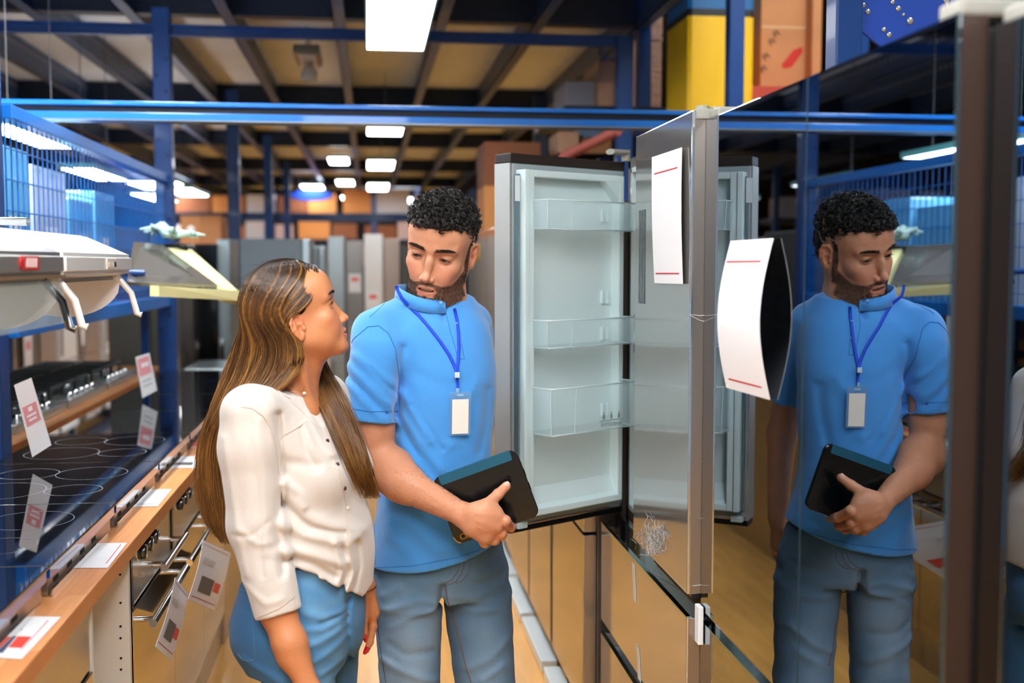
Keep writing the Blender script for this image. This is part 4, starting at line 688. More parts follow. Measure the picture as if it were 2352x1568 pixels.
# red diagonal beam and stock seen under the long beam
p, q = at(1290, 362, 6.7), at(1420, 300, 6.2); t = thing('rack_beam', 'faded red beam slanting behind the open fridge door\'s top', 'beam', tuple((p + q) / 2)); oo = Vector(t.location); MB().tube([p - oo, q - oo], 0.032, 4).build('beam', mat('faded_red', rgb=(176, 92, 80), rough=0.6), t)
carton('storage_carton', 7.2, 1282, 1330, 302, 350, 0.4, CB2, 'small brown carton behind the hinge end of the open door')
carton('storage_carton', 7.25, 1335, 1405, 318, 352, 0.4, CB, 'flat brown carton under the faded red beam')
carton('storage_carton', 7.25, 1335, 1400, 288, 316, 0.4, mat('carton_blue', rgb=(110, 140, 170), rough=0.6), 'bluish carton just under the long blue beam')
# ---------------------------------------------------------------- far racks with cartons at the back of the hall
rng = np.random.default_rng(21)
pal = [mat('far_orange', rgb=(226, 150, 84), rough=0.7), mat('far_pink', rgb=(226, 196, 190), rough=0.7), mat('far_white', rgb=(232, 230, 236), rough=0.6), mat('far_brown', rgb=(150, 92, 62), rough=0.8), mat('far_red', rgb=(190, 60, 50), rough=0.7), mat('far_violet', rgb=(150, 150, 200), rough=0.7)]
word = ['orange-brown', 'pale pink', 'white', 'brown', 'red', 'lilac']
for (X0, X1, Y, zz, gname) in [(-3.4, 3.6, 20.0, [1.55, 2.0, 2.45], 'back rack'), (-8.0, -4.0, 15.0, [1.5, 2.2], 'left back rack')]:
    rk = thing('storage_rack', 'storage rack full of small cartons at the back of the hall, ' + ('across the aisle\'s end' if X0 > -4 else 'beyond the next aisle'), 'rack', ((X0 + X1) / 2, Y + 0.4, 0)); hx_ = (X1 - X0) / 2
    for z in [0.3] + zz: MB().box(-hx_, hx_, -0.45, 0.5, z - 0.06, z).build('shelf', DBLUE, rk)
    for x in np.linspace(-hx_, hx_, 5):
        for y in (-0.42, 0.45): MB().box(x - 0.04, x + 0.04, y - 0.04, y + 0.04, 0, 2.9).build('upright', BLUE, rk)
    for si, z in enumerate(zz):
        x = X0 + 0.1; nc = 0
        while x < X1 - 0.3:
            w_ = rng.uniform(0.28, 0.62); hh = rng.uniform(0.22, 0.42); k = rng.choice(6, p=[0.28, 0.2, 0.22, 0.18, 0.05, 0.07]); t = thing('storage_carton', '%s carton, %s from the left, %s shelf of the %s' % (word[k], 'first second third fourth fifth sixth seventh eighth ninth tenth eleventh twelfth thirteenth fourteenth fifteenth sixteenth'.split()[nc], ['lowest', 'middle', 'top'][si], gname), 'carton', (x + w_ / 2, Y + 0.25, z), 0, '%s cartons on the %s, shelf %s' % (word[k], gname, 'one two three'.split()[si]))
            MB().box(-w_ / 2, w_ / 2, -0.25, 0.2, 0, hh).build('carton', pal[k], t); MB().box(-0.02, 0.02, -0.252, 0.2, hh, hh + 0.002).build('tape', TAPE, t); x += w_ + rng.uniform(0.02, 0.15); nc += 1
# two brown cartons beside the light near the tall post
for i, (a_, b_) in enumerate([(415, 462), (464, 508)]):
    c = at(a_, 560, 11.5); d_ = at(b_, 495, 11.5)
    t = thing('storage_carton', ['brown carton with a round white label beside the tall blue post', 'plain brown carton right of the one with a round label'][i], 'carton', ((c.x + d_.x) / 2, 11.7, c.z), 0, 'pair of brown cartons behind the tall post'); hx_ = (d_.x - c.x) / 2; MB().box(-hx_, hx_, -0.2, 0.3, 0, d_.z - c.z, c=0.006).build('carton', CB, t)
    if i == 0: MB().lathe([(0.0001, -0.203), (0.04, -0.203), (0.04, -0.199)], (0, 0, (d_.z - c.z) * 0.5), 1, 16).build('round_label', PW, t)
t = thing('rack_shelf', 'red-edged shelf under the pair of brown cartons behind the tall post', 'shelf', (at(460, 560, 11.5).x, 11.7, at(460, 560, 11.5).z)); MB().box(-0.5, 0.5, -0.3, 0.4, -0.08, 0.0).build('board', mat('shelf_red', rgb=(130, 50, 40), rough=0.6), t)
for x in (-0.46, 0.46):
    for y in (-0.27, 0.37): MB().box(x - 0.03, x + 0.03, y - 0.03, y + 0.03, -t.location.z, -0.08).build('leg', BLUE, t)
c = at(1115, 560, 9.2)
for i, (hh, k) in enumerate([(0.30, 0), (0.28, 3)]):
    t = thing('storage_carton', ['orange-brown carton stacked right of the man\'s hair', 'brown carton on top of the stack right of the man\'s hair'][i], 'carton', (0.90, 7.6, 1.785 + i * 0.302), 0, 'cartons on top of the right row'); MB().box(-0.15, 0.22, -0.25, 0.25, 0, hh, c=0.006).build('carton', pal[k], t)
# ---------------------------------------------------------------- sculpting: signed distance shapes meshed by surface nets
f32 = np.float32
def V3(*a): return np.array(a, dtype=f32)
class Op:
    def __init__(s, f, c, r, k=0.01, mode='u'): s.f = f; s.c = np.array(c, dtype=f32); s.r = float(r); s.k = k; s.mode = mode
def ell(c, r, k=0.01, mode='u', M=None):
    c = np.array(c, dtype=f32); r = np.array(r, dtype=f32); M = None if M is None else np.array(M, dtype=f32)
    def f(P):
        q = P - c
        if M is not None: q = q @ M          # M columns = local axes
        k0 = np.sqrt(((q / r) ** 2).sum(1)); k1 = np.sqrt(((q / (r * r)) ** 2).sum(1)) + 1e-9
        return k0 * (k0 - 1) / k1
    return Op(f, c, r.max(), k, mode)
def cap(a, b, r1, r2=None, k=0.01, mode='u', flat=None):
    """tapered capsule; flat=(axis, factor) squeezes its section along an axis"""
    a = np.array(a, dtype=f32); b = np.array(b, dtype=f32); r2 = r1 if r2 is None else r2
    ba = b - a; L2 = float((ba * ba).sum()) + 1e-12
    if flat: fx = np.array(flat[0], dtype=f32); fx /= np.linalg.norm(fx)
    def f(P):
        pa = P - a; h = np.clip(pa @ ba / L2, 0, 1); q = pa - h[:, None] * ba
        if flat:
            t = q @ fx; q = q + (t * (flat[1] - 1))[:, None] * fx
        return np.sqrt((q * q).sum(1)) - (r1 + (r2 - r1) * h)
    return Op(f, (a + b) / 2, math.sqrt(L2) / 2 + max(r1, r2), k, mode)
def chain(pts, rs, k=0.01, mode='u', flat=None):
    return [cap(pts[i], pts[i + 1], rs[i], rs[i + 1], k, mode, flat) for i in range(len(pts) - 1)]
def loft(rows, n=2.3, k=0.01, mode='u', ax=(1, 0), zpad=0.0):
    """rows: (z, cx, cy, a, b) ; ax = direction of the a radius in the xy plane"""
    rows = sorted(rows); A = np.array(rows, dtype=f32); z = A[:, 0]
    ux, uy = ax; L = math.hypot(ux, uy); ux /= L; uy /= L
    zz = np.linspace(z[0], z[-1], 96).astype(f32)
    def sm(col):
        y = np.interp(zz, z, A[:, col]); 
        for _ in range(3): y = np.convolve(np.pad(y, 3, mode='edge'), np.ones(7) / 7, mode='valid')
        return y.astype(f32)
    S = [sm(i) for i in range(1, 5)]
    def f(P):
        zc = P[:, 2]; cx, cy, a, b = [np.interp(zc, zz, s_).astype(f32) for s_ in S]
        dx = P[:, 0] - cx; dy = P[:, 1] - cy; u = np.abs(dx * ux + dy * uy) / a; v = np.abs(-dx * uy + dy * ux) / b
        kk = (u ** n + v ** n) ** (1 / n); d = (kk - 1) * np.minimum(a, b)
        dz = np.maximum(z[0] - zc, zc - z[-1])
        return np.maximum(d, dz)
    c = (float(A[:, 1].mean()), float(A[:, 2].mean()), float((z[0] + z[-1]) / 2))
    return Op(f, c, math.hypot(float((z[-1] - z[0]) / 2), float(max(A[:, 3].max(), A[:, 4].max()))) + 0.05, k, mode)
def slab(p, n, k=0.002, mode='s'):      # half space on the side n points to (subtract it to cut)
    p = np.array(p, dtype=f32); n = np.array(n, dtype=f32); n /= np.linalg.norm(n)
    return Op(lambda P: -((P - p) @ n), p, 9.0, k, mode)
def fold(pts, r, amp):                 # a soft ridge (amp>0) or groove along a polyline
    pts = [np.array(p, dtype=f32) for p in pts]
    def f(P):
        best = np.full(len(P), 1e9, dtype=f32)
        for a, b in zip(pts, pts[1:]):
            ba = b - a; h = np.clip((P - a) @ ba / ((ba * ba).sum() + 1e-12), 0, 1); q = P - a - h[:, None] * ba
            best = np.minimum(best, (q * q).sum(1))
        return -amp * np.exp(-best / (r * r))
    c = sum(pts) / len(pts); rr = max(np.linalg.norm(p - c) for p in pts)
    return Op(f, c, rr + r * 2.8, 0.0, 'd')
def disp(fn, c, r): return Op(fn, c, r, 0.0, 'd')
def tf(ops, M, t, s=1.0):              # move ops: world = M @ local * s + t
    M = np.array(M, dtype=f32); t = np.array(t, dtype=f32); out = []
    for o in ops:
        def g(P, o=o): return o.f(((P - t) @ M) / s) * s
        out.append(Op(g, M @ o.c * s + t, o.r * s, o.k * s, o.mode))
    return out
def ev(P, ops, near=None):
    d = np.full(len(P), 1.0, dtype=f32)
    if near is not None: c, r = near
    for o in ops:
        if near is not None and np.linalg.norm(o.c - c) - o.r - r > o.k + 0.020: continue
        v = o.f(P)
        if o.mode == 'd': d = d + v; continue
        if o.mode == 's': v = -v; k = max(o.k, 1e-5); h = np.clip(0.5 - 0.5 * (v - d) / k, 0, 1); d = v + (d - v) * h + k * h * (1 - h); continue
        k = max(o.k, 1e-5)
        if o.mode == 'i': h = np.clip(0.5 - 0.5 * (v - d) / k, 0, 1); d = v + (d - v) * h + k * h * (1 - h); continue
        h = np.clip(0.5 + 0.5 * (v - d) / k, 0, 1); d = v + (d - v) * h - k * h * (1 - h)
    return d
def grp(ops, k=0.01, mode='u'):         # a finished sub-shape combined as one
    c = sum(o.c for o in ops if o.r < 5) / max(1, sum(1 for o in ops if o.r < 5)); r = max((np.linalg.norm(o.c - c) + o.r) for o in ops if o.r < 5)
    return Op(lambda P: ev(P, ops), c, r, k, mode)
def nets(ops, lo, hi, h, n=16):
    lo = np.array(lo, dtype=float); hi = np.array(hi, dtype=float); nb = np.ceil((hi - lo) / h / n).astype(int)
    half = n * h * 0.5; rad = half * math.sqrt(3) * 1.05 + h
    bi = np.stack(np.meshgrid(*[np.arange(q) for q in nb], indexing='ij'), -1).reshape(-1, 3)
    cen = (lo + (bi + 0.5) * n * h).astype(f32); dc = ev(cen, ops); act = np.abs(dc) < rad * 1.9
    N = (nb * n + 4).astype(np.int64); key = lambda i: (i[..., 0] * N[1] + i[..., 1]) * N[2] + i[..., 2]
    g = np.arange(n + 2); GI = np.stack(np.meshgrid(g, g, g, indexing='ij'), -1).reshape(-1, 3)
    offs = [(0, 0, 0), (1, 0, 0), (0, 1, 0), (1, 1, 0), (0, 0, 1), (1, 0, 1), (0, 1, 1), (1, 1, 1)]
    edg = [(0, 1), (2, 3), (4, 5), (6, 7), (0, 2), (1, 3), (4, 6), (5, 7), (0, 4), (1, 5), (2, 6), (3, 7)]
    Ks, Vs, Qs = [], [], []
    for b, c in zip(bi[act], cen[act]):
        i0 = b * n; P = (lo + (GI + i0) * h).astype(f32)
        D = ev(P, ops, (c, rad)).reshape(n + 2, n + 2, n + 2)
        if D.min() > 0 or D.max() < 0: continue
        I = D < 0; m = n + 1
        cs = [D[a:a + m, bb:bb + m, cc:cc + m] for a, bb, cc in offs]
        cnt = sum((q < 0).astype(np.int8) for q in cs); ac = np.argwhere((cnt > 0) & (cnt < 8))
        if not len(ac): continue
        vals = np.stack([q[ac[:, 0], ac[:, 1], ac[:, 2]] for q in cs], 1); acc = np.zeros((len(ac), 3)); num = np.zeros(len(ac))
        O = np.array(offs, dtype=float)
        for e0, e1 in edg:
            a, bb = vals[:, e0], vals[:, e1]; cr = (a < 0) != (bb < 0); t = np.where(cr, a / np.where(cr, a - bb, 1), 0)
            acc += np.where(cr[:, None], O[e0] + (O[e1] - O[e0]) * t[:, None], 0); num += cr
        gi = ac + i0; Ks.append(key(gi)); Vs.append(lo + (gi + acc / num[:, None]) * h)
        for ax in range(3):
            u, v = (ax + 1) % 3, (ax + 2) % 3
            sl = [slice(1, n + 1)] * 3; s2 = list(sl); s2[ax] = slice(2, n + 2)
            A = I[tuple(sl)]; B = I[tuple(s2)]; e = np.argwhere(A != B)
            if not len(e): continue
            flip = ~A[e[:, 0], e[:, 1], e[:, 2]]; e = e + 1 + i0
            du = np.zeros(3, int); du[u] = 1; dv = np.zeros(3, int); dv[v] = 1
            q = np.stack([key(e - du - dv), key(e - dv), key(e), key(e - du)], 1); q[flip] = q[flip][:, ::-1]; Qs.append(q)
    K = np.concatenate(Ks); Vv = np.concatenate(Vs); Q = np.concatenate(Qs); uk, ix = np.unique(K, return_index=True)
    Vv = Vv[ix]; F = np.searchsorted(uk, Q); ok = (F < len(uk)).all(1); F = F[ok]; ok = (uk[F] == Q[ok]).all(1); F = F[ok]
    used = np.unique(F); rm = np.full(len(Vv), -1); rm[used] = np.arange(len(used)); return Vv[used], rm[F]
def np_mesh(name, V, F, smooth=True, cols=None):
    me = bpy.data.meshes.new(name); k = F.shape[1]
    me.vertices.add(len(V)); me.vertices.foreach_set('co', np.ascontiguousarray(V, dtype=f32).ravel())
    me.loops.add(F.size); me.loops.foreach_set('vertex_index', F.astype(np.int32).ravel())
    me.polygons.add(len(F)); me.polygons.foreach_set('loop_start', np.arange(0, F.size, k, dtype=np.int32))
    try: me.polygons.foreach_set('loop_total', np.full(len(F), k, dtype=np.int32))
    except Exception: pass
    me.polygons.foreach_set('use_smooth', np.full(len(F), smooth)); me.update(calc_edges=True)
    if cols is not None:
        a = me.color_attributes.new('Col', 'FLOAT_COLOR', 'POINT'); c4 = np.ones((len(V), 4), dtype=f32); c4[:, :3] = cols; a.data.foreach_set('color', c4.ravel())
    return me
def join_vf(lst):
    Vo, Fo, n = [], [], 0
    for V, F in lst: Vo.append(V); Fo.append(F + n); n += len(V)
    return np.concatenate(Vo), np.concatenate(Fo)
def frame(F, up=(0, 0, 1)):            # columns: subject's right, forward, up
    F = Vector(F).normalized(); U = Vector(up); U = (U - F * U.dot(F)).normalized(); X = F.cross(U)
    return np.array([[X.x, F.x, U.x], [X.y, F.y, U.y], [X.z, F.z, U.z]], dtype=f32)
def snoise(P, s, seed=0):              # cheap smooth noise from warped sines, -1..1
    x, y, z = P[:, 0] * s + seed, P[:, 1] * s + seed * 1.7, P[:, 2] * s + seed * 2.3
    return (np.sin(x + 1.7 * np.sin(y * 0.9 + 0.6 * z)) + np.sin(y * 1.3 + 1.5 * np.sin(z * 1.1 + x * 0.7)) + np.sin(z * 1.2 + 1.6 * np.sin(x * 1.2 - y * 0.5))) / 3
def strands(name, paths, rad, m, parent, cols, sides=3, **kw):
    """paths (S, T, 3); rad (T,) or (S,T); one tube mesh of hair strands; cols (S,3) or (S,T,3)"""
    S, T, _ = paths.shape; tan = np.gradient(paths, axis=1); tan /= np.linalg.norm(tan, axis=2, keepdims=True) + 1e-9
    ref = np.zeros_like(tan); ref[..., 2] = 1; a = np.cross(tan, ref + 0.01 * np.sin(np.arange(S))[:, None, None] + np.array([.31, .17, 0])); a /= np.linalg.norm(a, axis=2, keepdims=True) + 1e-9
    b = np.cross(tan, a); rad = np.broadcast_to(rad, (S, T))[..., None]
    ring = np.stack([paths + (a * math.cos(2 * math.pi * j / sides) + b * math.sin(2 * math.pi * j / sides)) * rad for j in range(sides)], 2)
    V = ring.reshape(-1, 3); base = np.arange(S)[:, None, None] * T * sides + np.arange(T - 1)[None, :, None] * sides; j = np.arange(sides)[None, None, :]; j2 = (j + 1) % sides
    F = np.stack([base + j, base + j2, base + sides + j2, base + sides + j], -1).reshape(-1, 4)
    if cols.ndim == 2: cols = np.broadcast_to(cols[:, None], (S, T, 3))
    C = np.broadcast_to(cols[:, :, None], (S, T, sides, 3)).reshape(-1, 3)
    return link(name, np_mesh(name, V, F, True, C), m, parent, **kw)
# ---------------------------------------------------------------- heads: local frame x = subject's right, y = forward, z = up, origin between the ears at eye height
def head_ops(fem=False, smile=0.5):
    o = []
    jw = 0.88 if fem else 0.93
    o.append(ell((0, -0.010, 0.034), (0.0745, 0.097, 0.086), 0.001))             # cranium
    o.append(ell((0, 0.040, 0.040), (0.062, 0.052, 0.052), 0.03))                # forehead
    o.append(ell((0, 0.030, -0.040), (0.0585, 0.060, 0.070), 0.03))   # face mass
    o.append(ell((0, 0.052, -0.068), (0.040 * jw, 0.042, 0.046), 0.02))          # muzzle
    for s in (-1, 1):
        o.append(cap((s * 0.053 * jw, 0.006 if not fem else 0.0, -0.047 if not fem else -0.058), (s * 0.018 * jw, 0.070, -0.100), 0.017, 0.0165, 0.022))   # jaw
        o.append(cap((s * 0.060 * jw, -0.002, -0.010), (s * 0.054 * jw, 0.004, -0.048 if not fem else -0.060), 0.014, 0.015, 0.02))
        o.append(ell((s * (0.044 if fem else 0.041), 0.060, -0.026), (0.020, 0.019, 0.016), 0.02))   # cheekbone
        o.append(ell((s * 0.028, 0.070 if not fem else 0.072, -0.046), (0.017, 0.016, 0.022), 0.02))   # cheek
        o.append(cap((s * 0.012, 0.0855, 0.019), (s * 0.047, 0.070, 0.020), 0.0105 if not fem else 0.009, 0.008, 0.014))   # brow ridge
    o.append(ell((0, 0.079, -0.103), (0.017, 0.0155, 0.015), 0.016))             # chin
    if fem: o += [ell((q * 0.040, 0.034, -0.055), (0.018, 0.030, 0.030), 0.03) for q in (-1, 1)]
    if fem: o.append(ell((0, 0.066, 0.045), (0.045, 0.028, 0.035), 0.03))
    # eye sockets, lids
    for s in (-1, 1):
        o.append(ell((s * 0.032, 0.101, -0.001), (0.020, 0.019, 0.0135), 0.012, 's'))
        o.append(ell((s * 0.014, 0.100, 0.002), (0.006, 0.012, 0.010), 0.010, 's'))
        o.append(ell((s * 0.032, 0.0725, 0.000), (0.0150, 0.0148, 0.0146), 0.004))     # lids over the eyeball
        o.append(fold([(s * 0.018, 0.084, 0.0085), (s * 0.032, 0.088, 0.0115), (s * 0.046, 0.080, 0.0075)], 0.0028, -0.0016))
        T = R(6) * s
        M = [[math.cos(T), 0, math.sin(T)], [0, 1, 0], [-math.sin(T), 0, math.cos(T)]]
        h = 0.0042 if not fem else 0.0048
        o.append(ell((s * 0.032, 0.089, -0.0026 if not fem else -0.0012), (0.0128, 0.0125, h), 0.0015, 's', M))
        o.append(fold([(s * 0.020, 0.085, -0.011), (s * 0.034, 0.086, -0.0135), (s * 0.047, 0.078, -0.010)], 0.0035, -0.0011))
    # nose
    nt = 0.112 if not fem else 0.109
    o.append(cap((0, 0.082, 0.014), (0, nt - 0.006, -0.036), 0.0068, 0.0082, 0.012))
    if not fem: o.append(ell((0, 0.099, -0.012), (0.006, 0.0075, 0.012), 0.01))
    o.append(ell((0, nt - 0.001, -0.0425 if not fem else -0.0445), (0.0086 if not fem else 0.0090, 0.0094, 0.0082), 0.008))
    o.append(cap((0, 0.092, -0.050), (0, nt - 0.006, -0.049), 0.008, 0.005, 0.006))
    for s in (-1, 1):
        o.append(ell((s * 0.0118, 0.0985, -0.0478), (0.0060, 0.0086, 0.0062), 0.005))
        o.append(ell((s * 0.0065, nt - 0.009, -0.0560), (0.0034, 0.0062, 0.0042), 0.0025, 's'))
        o.append(fold([(s * 0.019, 0.094, -0.046), (s * 0.026, 0.088, -0.062), (s * 0.031, 0.080, -0.078)], 0.004, -0.0014 if not fem else -0.0005))
    # mouth
    o.append(ell((0, 0.078, -0.075), (0.026, 0.018, 0.019), 0.014))
    w_ = 0.0235 + 0.002 * smile; cz = -0.0735 + 0.003 * smile
    up = [(-w_, 0.0835, cz), (-0.012, 0.0955, -0.0705), (-0.004, 0.0985, -0.0690), (0, 0.0978, -0.0700), (0.004, 0.0985, -0.0690), (0.012, 0.0955, -0.0705), (w_, 0.0835, cz)]
    o += chain(up, [0.0012, 0.0024, 0.0029, 0.0027, 0.0029, 0.0024, 0.0012] if not fem else [0.0018, 0.0034, 0.0040, 0.0038, 0.0040, 0.0034, 0.0018], 0.003)
    lo_ = [(-w_, 0.0832, cz - 0.001), (-0.012, 0.0935, -0.0825), (0, 0.0960, -0.0850), (0.012, 0.0935, -0.0825), (w_, 0.0832, cz - 0.001)]
    o += chain(lo_, [0.0012, 0.0030, 0.0040, 0.0030, 0.0012] if not fem else [0.0018, 0.0040, 0.0052, 0.0040, 0.0018], 0.003)
    o.append(ell((0, 0.094, -0.0765), (0.0205, 0.017, 0.0054 if not fem else 0.0032), 0.0018, 's'))
    o.append(fold([(-0.012, 0.092, -0.0935), (0.012, 0.092, -0.0935)], 0.0045, -0.0022))
    o.append(fold([(0, 0.101, -0.056), (0, 0.1, -0.066)], 0.0028, -0.0011))
    # ears
    for s in (-1, 1):
        ca, sa = math.cos(R(22)), math.sin(R(22))
        M = np.array([[ca, s * sa, 0], [-s * sa, ca, 0], [0, 0, 1]], dtype=f32).T   # flare
        E = []
        E.append(ell((0, 0.002, 0.002), (0.0052, 0.0145, 0.026), 0.004))
        E += chain([(0, 0.012, -0.002), (0.001 * s, 0.0135, 0.016), (0.003 * s, 0.004, 0.0285), (0.003 * s, -0.009, 0.0265), (0.003 * s, -0.0155, 0.013), (0.002 * s, -0.0145, -0.004), (0.001 * s, -0.009, -0.018)], [0.0032, 0.0034, 0.0037, 0.0038, 0.0037, 0.0035, 0.0036], 0.0035)
        E.append(ell((0.001 * s, 0.000, -0.024), (0.0050, 0.0078, 0.0085), 0.005))
        E.append(ell((0.0058 * s, 0.002, 0.014), (0.0045, 0.0085, 0.0095), 0.003, 's'))
        E.append(ell((0.0058 * s, 0.003, -0.006), (0.0062, 0.0085, 0.0115), 0.003, 's'))
        E += chain([(0.0035 * s, -0.007, 0.012), (0.004 * s, -0.0085, -0.002), (0.0035 * s, -0.004, -0.014)], [0.0022, 0.0025, 0.0024], 0.003)
        E.append(ell((0.004 * s, 0.0115, -0.007), (0.0035, 0.0038, 0.005), 0.003))
        E = tf(E, M, (s * (0.0740 if not fem else 0.0745), -0.008 if not fem else -0.010, -0.012 if not fem else -0.024))
        E[0].k = 0.006
        o += E
    return o
def beard_mask(L):
    x, y, z = L[:, 0], L[:, 1], L[:, 2]; ax = np.abs(x); C = lambda v: np.clip(v, 0, 1)
    t = C((0.068 - y) / 0.055); top = -0.060 + 0.034 * t ** 1.5                        # cheek line rises to the ear
    jaw = C((top - z) / 0.006) * C((y - 0.008) / 0.004) * C((ax - 0.030) / 0.006)
    burn = C((0.0085 - np.abs(y - 0.0165)) / 0.003) * (ax > 0.05) * C((0.03 - z) / 0.01) * C((z + 0.07) / 0.02)
    mus = C((0.0052 - np.abs(z + 0.0605 + 7.0 * ax * ax)) / 0.0022) * (ax < 0.031) * (y > 0.072)
    side = C((0.006 - np.abs(ax - 0.0300)) / 0.003) * C((-0.062 - z) / 0.003) * (y > 0.05)
    chin = C((-0.0885 - z) / 0.004) * (ax < 0.034) * (y > 0.0) 
    soul = C((0.006 - ax) / 0.002) * C((-0.0865 - z) / 0.002)
    b = np.maximum.reduce([jaw, burn, mus * 0.85, side, chin, soul * 0.7])
    under = C((z + 0.135) / 0.012) * (1 - C((0.055 - y) / 0.02) * C((-0.092 - z) / 0.01)) * (1 - C((0.03 - y) / 0.01) * C((-0.070 - z) / 0.008))
    lips = C((1.0 - np.sqrt((ax / 0.0265) ** 2 + ((z + 0.0775) / 0.0105) ** 2)) / 0.12)
    fill = C((0.034 - ax) / 0.004) * C((-0.0655 - z) / 0.003) * C((z + 0.094) / 0.003) * (y > 0.06) * C((ax - 0.016) / 0.006); b = np.maximum(b, fill)
    return C(b * under * (1 - lips)) * (y > -0.01)
def head_cols(L, fem=False):
    """intrinsic skin colour at local head points L"""
    x, y, z = L[:, 0], L[:, 1], L[:, 2]; ax = np.abs(x)
    base = np.array(lin((206, 138, 96)) if fem else lin((206, 148, 116)), dtype=f32)
    c = np.tile(base, (len(L), 1)); n = snoise(L, 90) * 0.03 + snoise(L, 400, 3) * 0.02
    c *= (1 + n)[:, None]
    def mix(mask, col): 
        nonlocal c
        m = np.clip(mask, 0, 1)[:, None]; c = c * (1 - m) + np.array(lin(col), dtype=f32) * m
    G = lambda d, r: np.exp(-(d / r) ** 2)
    D = lambda px, py, pz: np.sqrt((ax - px) ** 2 + (y - py) ** 2 + (z - pz) ** 2)
    mix(0.35 * G(D(0.040, 0.075, -0.040), 0.022), (214, 118, 96)); mix(0.30 * G(D(0, 0.112, -0.046), 0.014), (220, 120, 100)); mix(0.3 * G(D(0.082, -0.01, -0.01), 0.03), (216, 110, 84))
    mix(0.30 * G(D(0.032, 0.085, -0.010), 0.013), (170, 108, 92))
    # lips
    lz = -0.0765 ; lw = 0.0255
    lm = (1 - np.clip((ax / lw) ** 2, 0, 1)); half = 0.0105 * np.sqrt(lm) + 0.0008
    front = (y > 0.080) & (ax < lw)
    mm = np.clip((half - np.abs(z - lz + 0.0006)) / 0.0016, 0, 1) * front
    mix((0.75 if fem else 0.6) * mm, (190, 92, 82) if fem else (172, 98, 86))
    mix(np.clip((0.0032 * np.sqrt(lm) - np.abs(z - lz)) / 0.001, 0, 1) * (y < 0.0925) * front, (70, 24, 22))
    # brows
    bz = (0.0185 if not fem else 0.0215) + 0.0045 * np.sin(np.clip((ax - 0.012) / 0.038, 0, 1) * 2.2) - (0 if not fem else -0.001)
    th = (0.0042 if not fem else 0.0030) * np.clip((0.054 - ax) / 0.018, 0.15, 1)
    bm = np.clip((th - np.abs(z - bz)) / 0.0018, 0, 1) * (ax > 0.010) * (ax < 0.054) * (y > 0.05)
    mix(bm * (0.62 + 0.12 * snoise(L, 900, 5)), (38, 26, 22))
    # lash line
    e = np.sqrt(((ax - 0.032) / 0.0142) ** 2 + ((z + 0.0010) / (0.0062)) ** 2)
    mix(np.clip(1 - np.abs(e - 1.0) / 0.16, 0, 1) * (y > 0.072) * ((0.9 if fem else 0.6) * (z > -0.001) + 0.2 * (z <= -0.001)), (34, 22, 20))
    if not fem:   # beard and cropped sides
        b_ = beard_mask(L)
        sp = 0.5 + 0.5 * snoise(L, 1100, 9)
        mix(b_ * (0.66 + 0.22 * sp), (58, 41, 35))
    return c
def eye_parts(parent, M, t, s, gaze, fem=False):
    """two eyeballs with iris and pupil; gaze = local direction"""
    M = Matrix([[float(v) for v in r_] for r_ in M]); g = Vector(gaze).normalized()
    for sd in (-1, 1):
        c = Vector((sd * 0.032, 0.0715, 0.000)); r = 0.0125; mb = MB()
        q = g.to_track_quat('Z', 'Y')
        prof = [(r * math.sin(a), r * math.cos(a)) for a in [R(d) for d in (13, 17, 27.5, 30, 32, 42, 60, 80, 110, 150, 179)]]
        n = 20; vs = []; fs = []; mi = []
        for (rr, hh) in [(0.0001, r)] + prof:
            for j in range(n):
                a = 2 * math.pi * j / n; p = q @ Vector((rr * math.cos(a), rr * math.sin(a), hh)) + c; vs.append((M @ p) * s + Vector(t))
        for i in range(len(prof)):
            for j in range(n): fs.append((i * n + j, (i + 1) * n + j, (i + 1) * n + (j + 1) % n, i * n + (j + 1) % n)); mi.append(2 if i < 1 else 1 if i < 4 else 0)
        mb.add(vs, fs, 0, True); mb.mi = mi
        mb.build('eye', [mat('eye_white', rgb=(176, 164, 158), rough=0.15), mat('iris', rgb=(74, 44, 26), rough=0.1, coat=1), mat('pupil', rgb=(8, 6, 6), rough=0.08, coat=1)], parent)
def lashes_and_teeth(parent, M, t, s, fem=False):
    M = Matrix([[float(v) for v in r_] for r_ in M]); mb = MB(); tr = lambda p: (M @ Vector(p)) * s + Vector(t)
    for i in range(-4, 5):     # upper teeth, each a small block along the dental arch
        a = i * 0.0052; y = 0.0895 - 9.0 * a * a; hw = 0.0024
        p = [(a - hw, y - 0.004, -0.0785), (a + hw, y - 0.004, -0.0785), (a + hw, y, -0.0785), (a - hw, y, -0.0785), (a - hw, y - 0.004, -0.070), (a + hw, y - 0.004, -0.070), (a + hw, y, -0.070), (a - hw, y, -0.070)]
        mb.hexa([tr(q) for q in p])
    mb.build('teeth', mat('teeth', rgb=(250, 246, 238), rough=0.2), parent)

def face_surf(L):                      # local y of the face surface above (x, z)
    f = L[(L[:, 1] > 0.03)]
    def g(x, z): return float(f[np.argmin((f[:, 0] - x) ** 2 + (f[:, 2] - z) ** 2 + 0.02 * (f[:, 1] < 0.06)), 1])
    return g
